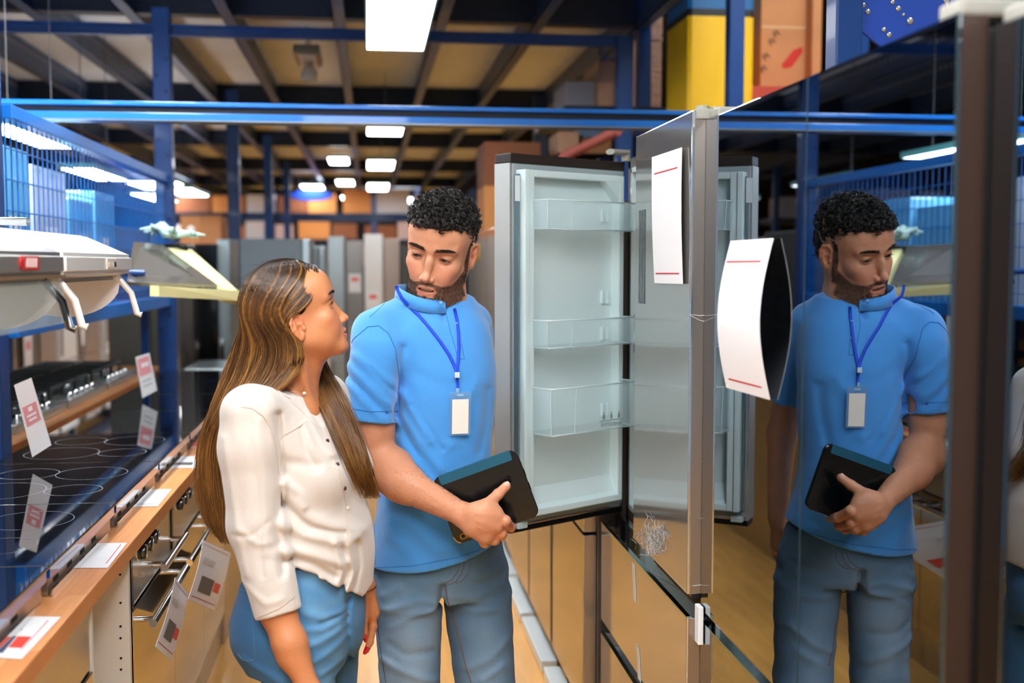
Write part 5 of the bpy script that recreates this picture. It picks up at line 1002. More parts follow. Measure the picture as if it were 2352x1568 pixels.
# ---------------------------------------------------------------- people
def A(px, py, Y): return np.array(at(px, py, Y), dtype=f32)
def fold2(pts, r, amp, ax=1):          # fold measured in the plane across axis ax (runs through the cloth's depth)
    pts = [np.array(p, dtype=f32) for p in pts]; msk = np.ones(3, dtype=f32); msk[ax] = 0
    def f(P):
        best = np.full(len(P), 1e9, dtype=f32)
        for a, b in zip(pts, pts[1:]):
            ba = (b - a) * msk; h = np.clip(((P - a) * msk) @ ba / ((ba * ba).sum() + 1e-12), 0, 1); q = (P - a) * msk - h[:, None] * ba
            best = np.minimum(best, (q * q).sum(1))
        return -amp * np.exp(-best / (r * r))
    c = sum(pts) / len(pts); rr = max(np.linalg.norm((p - c) * msk) for p in pts)
    return Op(f, c, math.hypot(rr + r * 2.2, 0.22), 0.0, 'd')
def rows_px(tab):                      # (py, x_left, x_right, depth radius, Y) -> loft rows
    out = []
    for py, xl, xr, b, Y in tab:
        l = at(xl, py, Y); r = at(xr, py, Y); out.append(((l.z + r.z) / 2, (l.x + r.x) / 2, Y, (r.x - l.x) / 2, b))
    return out
SKM = mat('skin_olive', rough=0.42, spec=0.4, attr='Col', sss=0.10, bump=(260, 0.12, 3, (1, 1, 1)))
def cloth_mat(name, rgb, weave=900, rough=0.85, attr=None, amt=0.10, bs=0.25, sheen=0.3):
    return mat(name, rgb=rgb, rough=rough, spec=0.25, noise=(weave, amt, 2, (1, 1, 1)), bump=(weave, bs, 2, (1, 1, 1)), attr=attr, sheen=sheen)
def finger(pts, r0, r1, k=0.006):
    n = len(pts); rs = [r0 + (r1 - r0) * i / (n - 1) for i in range(n)]; o = chain(pts, rs, 0.004)
    for p, r in zip(pts[1:-1], rs[1:-1]): o.append(Op(lambda P, p=np.array(p, dtype=f32), r=r * 1.06: np.sqrt(((P - p) ** 2).sum(1)) - r, p, r, 0.003))
    o[0].k = k; return o
def nail(mb, c, d, n, w, l):           # small curved plate on a fingertip
    c = Vector(c); d = Vector(d).normalized(); n = Vector(n); n = (n - d * n.dot(d)).normalized(); s = d.cross(n); vs = []; 
    for i in range(5):
        for j in range(5):
            u = (i - 2) / 2; v = j / 4; ww = w * (1 - 0.25 * v * v) * (1 if j < 4 else 0.7)
            vs.append(c + s * u * ww + d * (v - 0.3) * l - n * (u * u * w * 0.45) + n * 0.0006)
    mb.add(vs, [(i * 5 + j, i * 5 + j + 1, (i + 1) * 5 + j + 1, (i + 1) * 5 + j) for i in range(4) for j in range(4)], 0, True)

# ======================== the man
def build_man():
    root = thing('person', 'bearded man with curly black hair in a sky-blue polo shirt and jeans, holding a tablet', 'person', (0.2, 3.02, 0))
    iv = -Vector(root.location)
    HF = (-0.335, -0.90, -0.31); HM = frame(HF, (0.21, 0, 1)); hs = 1.15
    eyes = A(989, 591, 2.92); ht = eyes - (HM @ np.array([0, 0.086, 0.0])) * hs
    hw = lambda x, y, z: HM @ np.array([x, y, z], dtype=f32) * hs + ht
    F = V3(0.35, -0.937, 0); S = V3(-0.937, -0.35, 0)
    nk = A(1000, 700, 3.04); shR = A(868, 800, 2.93); shL = A(1082, 768, 3.13)
    # --- skin
    head = tf(head_ops(False), HM, ht, hs)
    neck = [cap(hw(0, -0.035, -0.06), nk + V3(-0.01, 0.02, -0.02), 0.051, 0.058, 0.03), cap(hw(0, 0.01, -0.085), nk + V3(0.0, -0.02, -0.03), 0.045, 0.05, 0.03)]
    neck += [cap(hw(0.05, -0.015, -0.05), nk + V3(0.0, -0.065, -0.05), 0.014, 0.010, 0.02), cap(hw(-0.05, -0.015, -0.05), nk + V3(0.03, -0.055, -0.05), 0.014, 0.010, 0.02)]
    torso = loft(rows_px([(700, 955, 1052, 0.06, 3.03), (730, 890, 1105, 0.085, 3.03), (800, 888, 1122, 0.11, 3.03), (950, 905, 1122, 0.112, 3.02), (1120, 890, 1118, 0.105, 3.02), (1250, 890, 1135, 0.095, 3.03), (1300, 895, 1130, 0.06, 3.03)]), 2.3, 0.03, ax=(0.96, 0.2))
    V1, F1 = nets(head + neck + [cap(nk, nk - V3(0, -0.02, 0.12), 0.085, 0.11, 0.04)], ht - 0.23, ht + 0.22, 0.0019)
    up = A(859, 985, 2.91); el = A(868, 1078, 2.90); wr = A(1072, 1186, 2.725)
    fm = el + (wr - el) * 0.30
    arm = chain([shR, up, el], [0.054, 0.050, 0.043], 0.02) + [cap(el, fm + V3(0, 0, 0.002), 0.047, 0.047, 0.03), cap(fm, wr, 0.047, 0.0265, 0.03, flat=((0.1, 1, 0), 1.18))]
    arm += [cap(el + V3(-0.012, 0.0, 0.01), el + V3(-0.008, 0, -0.012), 0.036, 0.03, 0.02), ell(A(905, 1060, 2.88), (0.045, 0.04, 0.036), 0.03)]
    Yh = 2.700
    palm = [cap(wr, A(1112, 1190, Yh), 0.027, 0.030, 0.025, flat=((0.0, 1, 0), 1.3)), cap(A(1098, 1176, Yh), A(1140, 1182, Yh - 0.002), 0.020, 0.017, 0.02), cap(A(1092, 1200, Yh + 0.004), A(1140, 1208, Yh), 0.021, 0.018, 0.02), cap(A(1085, 1214, Yh + 0.012), A(1116, 1232, Yh + 0.008), 0.020, 0.018, 0.02)]
    fing = []
    fing += finger([A(1140, 1184, Yh), A(1160, 1196, Yh - 0.004), A(1173, 1210, Yh + 0.030), A(1160, 1212, Yh + 0.092)], 0.0150, 0.0105)
    fing += finger([A(1136, 1205, Yh), A(1152, 1224, Yh + 0.008), A(1150, 1230, Yh + 0.068), A(1135, 1212, Yh + 0.104)], 0.0150, 0.0105)
    fing += finger([A(1124, 1221, Yh + 0.004), A(1136, 1239, Yh + 0.016), A(1132, 1240, Yh + 0.072), A(1120, 1220, Yh + 0.106)], 0.0145, 0.0100)
    fing += finger([A(1105, 1232, Yh + 0.008), A(1113, 1246, Yh + 0.024), A(1110, 1244, Yh + 0.074), A(1102, 1228, Yh + 0.104)], 0.0135, 0.0090)
    thumb = finger([A(1090, 1176, Yh + 0.004), A(1118, 1159, Yh + 0.004), A(1144, 1135, Yh + 0.026), A(1163, 1116, Yh + 0.038)], 0.0165, 0.0112, 0.02)
    web = [cap(A(1115, 1172, Yh), A(1136, 1170, Yh + 0.004), 0.013, 0.010, 0.022)]
    tend = [fold([A(1075, 1178, Yh - 0.03), A(1138, 1182, Yh - 0.016)], 0.004, 0.0012), fold([A(1080, 1194, Yh - 0.03), A(1134, 1205, Yh - 0.016)], 0.004, 0.0012), fold([A(1085, 1206, Yh - 0.03), A(1120, 1222, Yh - 0.012)], 0.004, 0.001),
            fold([A(940, 1085, 2.80), A(1000, 1115, 2.76), A(1060, 1165, 2.69)], 0.004, 0.0014), fold([A(900, 1110, 2.85), A(980, 1150, 2.77), A(1050, 1195, 2.69)], 0.004, 0.0012)]
    lo = np.minimum(A(790, 1275, 2.62), A(790, 1275, 3.06)); hi = np.maximum(A(1200, 770, 3.06), A(1200, 770, 2.6))
    V2, F2 = nets(arm + palm + fing + thumb + web + tend, (lo[0], 2.60, lo[2]), (hi[0], 3.06, hi[2]), 0.0023)
    elL = V3(0.280, 3.30, 1.06); wrL = V3(0.290, 3.30, 0.805)
    hl = [cap(wrL, wrL + V3(0.002, -0.005, -0.085), 0.026, 0.030, 0.02, flat=((1, 0, 0), 1.5))]
    for j, (dy, ln) in enumerate([(-0.030, 0.068), (-0.010, 0.078), (0.010, 0.072), (0.028, 0.058)]):
        b = wrL + V3(0, dy, -0.095); hl += finger([b, b + V3(-0.006, 0, -ln * 0.5), b + V3(-0.020, 0, -ln)], 0.0115, 0.0085)
    hl += finger([wrL + V3(-0.006, -0.025, -0.03), wrL + V3(-0.02, -0.048, -0.065), wrL + V3(-0.024, -0.05, -0.10)], 0.014, 0.010, 0.015)
    V3_, F3 = nets(chain([shL, elL, wrL], [0.052, 0.044, 0.030], 0.02) + [torso] + hl, (0.0, 2.8, 0.60), (0.50, 3.36, 1.50), 0.0050)
    V, Fc = join_vf([(V1, F1), (V2, F2), (V3_, F3)])
    C = np.tile(np.array(lin((204, 142, 108)), dtype=f32), (len(V), 1)); C *= (1 + 0.05 * snoise(V.astype(f32), 60) + 0.03 * snoise(V.astype(f32), 300, 2))[:, None]
    L = (((V1 - ht) @ HM) / hs).astype(f32); hc = head_cols(L, False); bl = np.clip((V1[:, 2] - (ht[2] - 0.20)) / 0.04, 0, 1)[:, None]; C[:len(V1)] = hc * bl + C[:len(V1)] * (1 - bl)
    n1 = len(V1); a_ = V[n1:n1 + len(V2)]; kn = [A(1140, 1184, Yh), A(1136, 1205, Yh), A(1124, 1221, Yh), A(1172, 1208, Yh), A(1163, 1114, Yh), A(1152, 1226, Yh)]
    for p in kn: C[n1:n1 + len(V2)] = C[n1:n1 + len(V2)] * (1 - 0.25 * np.exp(-((a_ - p) ** 2).sum(1) / 0.014 ** 2))[:, None] + np.array(lin((200, 105, 80)), dtype=f32) * (0.25 * np.exp(-((a_ - p) ** 2).sum(1) / 0.014 ** 2))[:, None]
    off = np.array(root.location)
    body = link('body', np_mesh('body', V - off, Fc, True, C), SKM, root)
    eye_parts(root, HM, ht - off, hs, (0.24, 0.95, -0.17)); lashes_and_teeth(root, HM, ht - off, hs)
    nb = MB(); nail(nb, A(1163, 1114, Yh + 0.0268) - off, A(1163, 1114, 0) * 0 + (A(1163, 1114, Yh) - A(1144, 1135, Yh)), (-0.2, -1, 0.1), 0.0075, 0.014)
    nb.build('thumbnail', mat('nail', rgb=(222, 176, 160), rough=0.2), root)
    # --- forearm hair
    rng = np.random.default_rng(5); sel = np.where((V2[:, 0] > A(900, 1100, 2.85)[0]) & (V2[:, 2] < el[2] + 0.02) & (V2[:, 0] < wr[0]))[0]; sel = rng.choice(sel, 1500)
    Nn = V2[sel] - (el + (wr - el) * np.clip(((V2[sel] - el) @ (wr - el)) / ((wr - el) ** 2).sum(), 0, 1)[:, None]); Nn /= np.linalg.norm(Nn, axis=1, keepdims=True)
    dr = (wr - el) / np.linalg.norm(wr - el) + rng.normal(0, 0.22, (1500, 3)); st = V2[sel] - off
    P = np.stack([st - Nn * 0.001, st + Nn * 0.0010 + dr * 0.002, st + Nn * 0.0013 + dr * 0.005, st + Nn * 0.0009 + dr * 0.0075], 1)
    HM_ = mat('short_dark_hair', rough=0.5, spec=0.5, attr='Col')
    strands('arm_hair', P, np.array([0.00013, 0.00013, 0.0001, 0.00004]), HM_, root, np.tile(np.array(lin((58, 38, 28))), (1500, 1)))
    # --- beard bristles
    Vh = L; z, y, ax = Vh[:, 2], Vh[:, 1], np.abs(Vh[:, 0]); bs = np.where((beard_mask(Vh) > 0.55) & (z < 0.0) & (np.linalg.norm(Vh, axis=1) < 0.16))[0]
    if len(bs):
        me = body.data; nn = np.empty(len(V) * 3, dtype=f32); me.vertices.foreach_get('normal', nn); nn = nn.reshape(-1, 3)
        b_ = rng.choice(bs, 9000); st = V1[b_] + rng.normal(0, 0.0008, (9000, 3)) - off; nm = nn[b_]; dn = HM @ V3(0, 0.25, -1)
        dr = dn + rng.normal(0, 0.35, (9000, 3)); ln = rng.uniform(0.5, 1.0, (9000, 1)) * (0.45 + 0.35 * (z[b_] < -0.085))[:, None]
        P = np.stack([st - nm * 0.001, st + nm * 0.0018 * ln + dr * 0.0018 * ln, st + nm * 0.0028 * ln + dr * 0.0050 * ln], 1)
        cc = np.array(lin((48, 33, 28))) * rng.uniform(0.5, 1.6, (9000, 1)); strands('beard', P, np.array([0.00028, 0.00024, 0.0001]), HM_, root, cc)
    # --- eyebrows
    ec = []; fs_ = face_surf(L)
    for sd in (-1, 1):
        for i in range(260):
            u = rng.random(); x = 0.011 + 0.040 * u; zc = 0.0185 + 0.0045 * math.sin((x - 0.012) / 0.038 * 2.2); th = 0.0042 * min(1, (0.056 - x) / 0.018); zz = zc + rng.uniform(-1, 1) * th
            yy = fs_(sd * x, zz); p0 = np.array([sd * x, yy - 0.001, zz]); d = np.array([sd * (0.5 + u), 0.0, 0.7 - u * 1.0]); d /= np.linalg.norm(d)
            ec.append([HM @ q * hs + ht - off for q in (p0, p0 + d * 0.003 + [0, 0.0022, 0], p0 + d * 0.0065 + [0, 0.0014, 0])])
    for e in (ec[:260], ec[260:]): strands('eyebrow', np.array(e), np.array([0.0003, 0.00028, 0.0001]), HM_, root, np.tile(np.array(lin((34, 24, 20))), (len(e), 1)))
    for sd in (-1, 1):
        ec = []
        for i in range(44):
            u = i / 43; x = 0.021 + 0.023 * u; z = -0.0026 + 0.0044 * math.sin(math.pi * min(1, max(0.02, u * 0.96 + 0.02))); y = 0.0862 - 26 * (x - 0.031) ** 2
            p0 = np.array([sd * x, y, z]); ec.append([HM @ q * hs + ht - off for q in (p0, p0 + [sd * 0.0006, 0.0025, -0.0004], p0 + [sd * 0.0016 * u, 0.0050, 0.0006])])
        strands('eyelashes', np.array(ec), np.array([0.00045, 0.0003, 0.0001]), HM_, root, np.tile(np.array(lin((20, 15, 13))), (len(ec), 1)))
    # --- curly hair: dark cap under loose ringlets
    hl0 = lambda P: (P[:, 2] - (0.056 + 0.0 * P[:, 0]))
    def cutf(P):   # hairline in local coordinates: negative inside the hair area
        x, y, z = np.abs(P[:, 0]), P[:, 1], P[:, 2]
        line = np.where(y > 0.045, 0.068 - 0.35 * np.clip(x - 0.045, 0, 1) , np.where(y > 0.026, 0.060 - (0.045 - y) * 1.6, np.where(y > 0.006, 0.002, np.where(y > -0.026, 0.022, -0.050))))
        return (line - z)
    capo = [ell((0, -0.011, 0.032), (0.0755, 0.0980, 0.084), 0.001), ell((0, 0.042, 0.062), (0.0585, 0.054, 0.036), 0.025), ell((0, 0.0, 0.068), (0.060, 0.070, 0.040), 0.025), ell((0, -0.062, -0.01), (0.056, 0.036, 0.055), 0.02),
            disp(lambda P: 0.0030 * snoise(P, 150, 1) + 0.0016 * snoise(P, 380, 4), (0, 0, 0.10), 0.10), Op(lambda P: cutf(P), V3(0, 0, 0), 9, 0.006, 'i')]
    Vc, Fh = nets(tf(capo, HM, ht, hs), ht - 0.17, ht + 0.22, 0.003)
    HC = mat('black_hair', rgb=(18, 16, 15), rough=0.55, spec=0.4)
    hb = link('hair', np_mesh('hair', Vc - off, Fh), HC, root)
    lc = ((Vc - ht) @ HM) / hs; me = hb.data; nn = np.empty(len(Vc) * 3, dtype=f32); me.vertices.foreach_get('normal', nn); nn = nn.reshape(-1, 3)
    NC, PER = 1500, 7; N = NC * PER; ins = cutf(lc.astype(f32)) < -0.0025
    wgt = np.where(lc[:, 2] > 0.045, 1.0, 0.45) * ins; cb = rng.choice(len(Vc), NC, p=wgt / wgt.sum()); rep = lambda a: np.repeat(a, PER, axis=0)
    st = rep(Vc[cb]) - off; nm = rep(nn[cb]); top = rep(np.clip((lc[cb, 2] - 0.035) / 0.045, 0, 1)[:, None]); T = 12; t = np.linspace(0, 1, T)[None, :, None]
    fw = HM @ V3(0, 1, 0); dn = HM @ V3(0, 0, -0.9)
    dirn = rep(nn[cb] * 0.55 + rng.normal(0, 0.5, (NC, 3))) + fw * 0.45 * top + np.array(dn) * (1 - top) * 1.3; dirn /= np.linalg.norm(dirn, axis=1, keepdims=True)
    e1 = np.cross(dirn, nm); e1 /= np.linalg.norm(e1, axis=1, keepdims=True) + 1e-6; e2 = np.cross(dirn, e1)
    ln = (0.007 + 0.013 * top * rep(rng.uniform(0.6, 1.1, (NC, 1))))[:, None]; rc = (0.0006 + 0.0052 * top * rep(rng.uniform(0.6, 1.2, (NC, 1))))[:, None]; tw = (rep(rng.uniform(0.7, 1.15, (NC, 1, 1)) * rng.choice([-1, 1], (NC, 1, 1))) + rng.normal(0, 0.03, (N, 1, 1))) * 2 * math.pi
    ph = rep(rng.uniform(0, 6.28, (NC, 1, 1))); jit = rng.normal(0, 0.0013, (N, 1, 3))
    P = st[:, None] - nm[:, None] * 0.002 + jit + dirn[:, None] * ln * t + (e1[:, None] * (np.cos(tw * t + ph) - np.cos(ph)) + e2[:, None] * (np.sin(tw * t + ph) - np.sin(ph))) * rc
    cc = np.array(lin((30, 26, 24))) * rng.uniform(0.4, 1.9, (N, 1)); strands('hair_curls', P, np.linspace(0.00075, 0.0004, T), mat('hair_strand', rough=0.32, spec=0.8, attr='Col'), root, cc)
    # --- polo shirt
    sh_rows = rows_px([(690, 945, 1058, 0.060, 3.035), (706, 912, 1095, 0.085, 3.03), (730, 875, 1120, 0.106, 3.03), (765, 868, 1130, 0.122, 3.03), (850, 884, 1136, 0.134, 3.02), (950, 896, 1134, 0.134, 3.02), (1050, 888, 1126, 0.128, 3.02), (1150, 868, 1134, 0.130, 3.025), (1250, 850, 1162, 0.136, 3.03), (1345, 840, 1184, 0.140, 3.03)])
    cuff = A(851, 968, 2.912); dR = (cuff - shR) / np.linalg.norm(cuff - shR)
    so = [loft(sh_rows, 2.35, 0.03, ax=(0.97, 0.24)), cap(nk + V3(-0.03, 0.01, -0.05), shR + V3(0.02, 0, -0.012), 0.062, 0.064, 0.035), cap(nk + V3(0.03, 0.03, -0.05), shL + V3(-0.03, 0, -0.01), 0.060, 0.058, 0.035)]
    so.append(grp([cap(shR + V3(-0.004, 0, -0.004), cuff + dR * 0.06, 0.066, 0.0745), slab(cuff, dR, 0.003), cap(cuff + dR * 0.03, cuff - dR * 0.035, 0.066, 0.056, 0.004, 's')], 0.022))
    cL = shL + (elL - shL) * 0.62; so.append(grp([cap(shL + V3(-0.005, 0, 0), cL + (elL - shL) * 0.2, 0.068, 0.070), slab(cL, (elL - shL), 0.003)], 0.022))
    so += [cap(A(912, 850, 2.965), A(912, 935, 2.965), 0.034, 0.034, 0.02), cap(A(940, 712, 3.02), A(858, 760, 2.95), 0.044, 0.056, 0.03), cap(A(1055, 712, 3.05), A(1090, 735, 3.09), 0.045, 0.045, 0.03)]
    # folds
    Z = lambda x, y: at(x, y, 2.90)
    for a, b, c_, r_, am in [((925, 905), (960, 960), (985, 1010), 0.013, 0.007), ((925, 960), (975, 1030), (1010, 1075), 0.013, 0.006), ((915, 1010), (950, 1060), (985, 1100), 0.012, 0.005), ((1095, 880), (1070, 930), (1040, 1020), 0.014, 0.004), ((1125, 900), (1118, 980), (1105, 1040), 0.012, -0.005),
                             ((930, 1190), (1010, 1260), (1060, 1275), 0.015, 0.005), ((880, 1160), (900, 1230), (960, 1290), 0.018, 0.004), ((1130, 1230), (1080, 1260), (1010, 1290), 0.016, -0.004), ((925, 800), (918, 880), (915, 960), 0.010, -0.009), ((965, 860), (1000, 880), (1050, 890), 0.02, -0.003),
                             ((905, 930), (930, 990), (960, 1045), 0.008, -0.004), ((945, 930), (985, 985), (1015, 1030), 0.008, -0.004)]:
        so.append(fold2([Z(*a), Z(*b), Z(*c_)], r_, am))
    for a, b, r_, am in [((800, 840), (900, 930), 0.010, 0.006), ((798, 880), (880, 960), 0.009, 0.005), ((815, 815), (905, 880), 0.011, 0.005), ((800, 862), (890, 948), 0.006, -0.004), ((850, 840), (912, 905), 0.006, -0.003)]:
        so.append(fold2([Z(*a), Z(*b)], r_, am))
    so.append(disp(lambda P: 0.0016 * snoise(P, 24, 2) + 0.0007 * snoise(P, 70, 7), (0.2, 3.0, 1.1), 1.0))
    # openings
    h1, h2, h3 = A(850, 1323, 2.90), A(1168, 1252, 2.96), A(1000, 1309, 3.20); nrm = np.cross(h2 - h1, h3 - h1); nrm = nrm * (-1 if nrm[2] > 0 else 1)
    hq = [at(x_, y_, 2.89) for x_, y_ in [(800, 1322), (860, 1322), (950, 1317), (1000, 1310), (1060, 1296), (1100, 1282), (1168, 1252), (1230, 1225)]]; hX = np.array([v.x for v in hq]); hZ = np.array([v.z for v in hq])
    so.append(Op(lambda P: (np.interp(P[:, 0], hX, hZ).astype(f32) + 0.10 * np.clip(P[:, 1] - 2.95, 0, 1) - P[:, 2]).astype(f32), V3(0, 0, 0), 9, 0.004, 'i')); so.append(cap(hw(0, -0.02, -0.07), nk + V3(0.004, -0.012, -0.03), 0.063, 0.064, 0.004, 's'))
    so.append(fold2([A(1017, 705, 2.9), A(1022, 735, 2.9)], 0.008, -0.012))
    Vs, Fs = nets(so, (-0.14, 2.78, 0.72), (0.50, 3.34, 1.53), 0.0040)
    PM = cloth_mat('polo_cotton', (74, 154, 228), 700, 0.8, None, 0.07, 0.22, 0.4)
    shirt = link('polo_shirt', np_mesh('polo', Vs - off, Fs), PM, root)
    # seams, collar, placket, buttons, hems follow the cloth surface
    from mathutils.bvhtree import BVHTree
    bv = BVHTree.FromPolygons([tuple(v) for v in Vs], [tuple(int(i) for i in f) for f in Fs])
    def on(px, py, lift=0.0006):
        d = ray(px, py).normalized(); h = bv.ray_cast(Vector((0, 0, CH)), d, 6)
        return (h[0] - d * lift if h[0] and abs(h[0].y - 2.95) < 0.3 else Vector((0, 0, -9))) - Vector(off)
    def line(pts, n=8):
        out = []
        for a, b in zip(pts, pts[1:]): out += [on(a[0] + (b[0] - a[0]) * i / n, a[1] + (b[1] - a[1]) * i / n) for i in range(n)]
        return [p for p in out + [on(*pts[-1])] if p.z > -5]
    SM = mat('polo_seam', rgb=(40, 112, 186), rough=0.9)
    MB().tube(line([(792, 815), (812, 778), (845, 750), (870, 748), (892, 765), (908, 800), (916, 860), (917, 930)]), 0.0011, 6).build('armhole_seam', SM, shirt)
    MB().tube(line([(906, 668), (880, 700), (848, 728)]), 0.0008, 6).build('shoulder_seam', SM, shirt)
    MB().tube(line([(790, 935), (850, 945), (914, 944)]), 0.0010, 6).build('cuff_seam', SM, shirt)
    MB().tube(line([(862, 1303), (950, 1299), (1050, 1280), (1100, 1263), (1158, 1236)]), 0.0007, 6).build('hem_seam', SM, shirt)
    MB().tube(line([(861, 1150), (861, 1230), (862, 1318)]), 0.0009, 6).build('side_seam', SM, shirt)
    pl = MB(); a_ = line([(1024, 716), (1034, 760), (1046, 800), (1052, 824)], 6); b2 = line([(1043, 712), (1052, 760), (1062, 800), (1067, 824)], 6)
    for p in (a_, b2): pl.tube(p, 0.0007, 6)
    pl.tube([a_[-1], b2[-1]], 0.0009, 6); pl.build('placket', SM, shirt)
    # stand collar: a band around the neck, open at the front
    cen = (A(981, 678, 3.015)); rx, ry = 0.088, 0.082; vs = []; NS = 40; th = 0.003; cv = []
    for i in range(NS + 1):
        a = R(-40 + (360 - 18) * i / NS) ; cx, cy = math.cos(a), math.sin(a)
        droop = -0.020 * max(0, -cy) ** 2 - 0.004 + 0.012 * max(0, cy)
        for (rr, hh) in [(1.00, -0.020), (0.93, 0.016), (0.93 - 0.035, 0.0155), (0.96, -0.020)]:
            cv.append(Vector((float(cen[0]) + rx * rr * cx, float(cen[1]) + ry * rr * cy, float(cen[2]) + hh + droop + 0.012 * -cx)) - Vector(off))
    fs = [(i * 4 + j, i * 4 + (j + 1) % 4, (i + 1) * 4 + (j + 1) % 4, (i + 1) * 4 + j) for i in range(NS) for j in range(4)] + [(0, 1, 2, 3), (NS * 4 + 3, NS * 4 + 2, NS * 4 + 1, NS * 4)]
    mb = MB(); mb.add(cv, fs, 0, True); mb.build('collar', PM, shirt)
    for (bx, by) in [(1014, 703), (1049, 745), (1055, 785)]:
        mb = MB(); c = on(bx, by, 0.001) if by > 710 else Vector(A(1013, 696, 2.925)) - Vector(off); mb.lathe([(0.0001, -0.001), (0.0056, -0.001), (0.0060, 0), (0.0056, 0.001), (0.0001, 0.0008)], (0, 0, 0), 1, 14)
        mb.v = [tuple(Vector(v) + c) for v in mb.v]; mb.build('button', mat('blue_button', rgb=(96, 160, 220), rough=0.3), shirt)
    # --- jeans
    hipc = rows_px([(1235, 872, 1150, 0.112, 3.03), (1310, 855, 1172, 0.112, 3.03), (1365, 856, 1176, 0.098, 3.03)])
    lr = [A(938, 1385, 3.0), A(942, 1568, 2.98), A(945, 1640, 2.98)]; kR, aR = lr[1] + V3(0, 0, -0.04), V3(lr[1][0] - 0.01, 3.02, 0.07)
    jl = A(1098, 1385, 3.05); jk = A(1117, 1568, 3.02) + V3(0, 0, -0.04); ja = V3(jk[0] + 0.01, 3.10, 0.07)
    jo = [loft(hipc, 2.3, 0.02, ax=(0.97, 0.24)), grp([cap(lr[0], kR, 0.092, 0.078, 0.03), cap(kR, aR, 0.078, 0.060, 0.02)], 0.03), grp([cap(jl, jk, 0.094, 0.080, 0.03), cap(jk, ja, 0.080, 0.060, 0.02)], 0.018)]
    Zj = lambda x, y: at(x, y, 2.92)
    for pts, r_, am in [([(1018, 1350), (1015, 1400)], 0.010, -0.020), ([(1010, 1385), (960, 1375), (890, 1400)], 0.010, 0.005), ([(1012, 1400), (950, 1410), (900, 1440)], 0.009, 0.004), ([(1020, 1370), (1090, 1380), (1160, 1360)], 0.010, 0.004), ([(1025, 1395), (1090, 1415), (1150, 1410)], 0.009, 0.004),
                        ([(880, 1520), (950, 1545), (1000, 1568)], 0.012, 0.006), ([(1175, 1480), (1130, 1520), (1075, 1545)], 0.012, 0.005), ([(1160, 1540), (1110, 1568)], 0.010, 0.005), ([(920, 1350), (880, 1370)], 0.010, 0.003), ([(1060, 1330), (1100, 1350), (1165, 1330)], 0.010, -0.004), ([(895, 1480), (930, 1500), (990, 1500)], 0.010, -0.004)]:
        jo.append(fold2([Zj(*p) for p in pts], r_, am))
    jo.append(disp(lambda P: 0.0016 * snoise(P * V3(1, 1, 2.2), 30, 3) + 0.0008 * snoise(P, 80, 8), (0.2, 3.0, 0.5), 1.0))
    Vj, Fj = nets(jo, (-0.06, 2.82, 0.03), (0.46, 3.26, 0.90), 0.0050)
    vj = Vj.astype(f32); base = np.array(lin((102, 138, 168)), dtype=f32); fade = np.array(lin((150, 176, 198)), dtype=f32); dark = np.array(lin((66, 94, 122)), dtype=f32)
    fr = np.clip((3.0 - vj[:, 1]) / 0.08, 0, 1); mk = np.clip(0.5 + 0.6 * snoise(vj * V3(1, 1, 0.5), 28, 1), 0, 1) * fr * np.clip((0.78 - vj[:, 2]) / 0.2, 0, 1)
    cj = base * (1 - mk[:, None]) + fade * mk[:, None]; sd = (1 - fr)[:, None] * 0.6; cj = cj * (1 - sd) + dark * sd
    JM = cloth_mat('denim', (80, 110, 140), 1100, 0.9, 'Col', 0.25, 0.35, 0.1)
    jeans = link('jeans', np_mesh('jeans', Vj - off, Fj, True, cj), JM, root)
    bv = BVHTree.FromPolygons([tuple(v) for v in Vj], [tuple(int(i) for i in f) for f in Fj])
    ST = mat('denim_stitch', rgb=(120, 88, 62), rough=0.8)
    s1 = line([(1023, 1345), (1028, 1380), (1043, 1420), (1058, 1480), (1070, 1530), (1082, 1567)]); MB().tube(s1, 0.0016, 6).build('inseam', ST, jeans)
    for q in ([(1056, 1298), (1048, 1318), (1036, 1332), (1024, 1338)], [(1066, 1294), (1060, 1318), (1046, 1336), (1030, 1342)], [(1080, 1292), (1076, 1316), (1060, 1334), (1046, 1340)]): MB().tube(line(q, 4), 0.0009, 5).build('fly_stitch', ST, jeans)
    MB().tube(line([(858, 1345), (866, 1410), (872, 1480), (886, 1567)]), 0.0010, 5).build('outseam', mat('denim_dark', rgb=(40, 62, 86), rough=0.9), jeans)
    # --- shoes
    for c_, yw in ((aR, 0.1), (ja, -0.3)):
        M = np.array([[math.cos(yw), -math.sin(yw), 0], [math.sin(yw), math.cos(yw), 0], [0, 0, 1]], dtype=f32)
        o = tf([cap((0, 0.02, -0.01), (0, -0.03, -0.02), 0.045, 0.045), cap((0, -0.03, -0.028), (0, -0.17, -0.034), 0.042, 0.034, 0.03), slab((0, 0, -0.068), (0, 0, -1), 0.004)], M, c_ + V3(0, 0, 0))
        Vq, Fq = nets(o, c_ - V3(0.2, 0.3, 0.08), c_ + V3(0.2, 0.15, 0.1), 0.007); link('shoe', np_mesh('shoe', Vq - off, Fq), mat('white_leather', rgb=(210, 208, 204), rough=0.5), root)
    return root, off, Yh

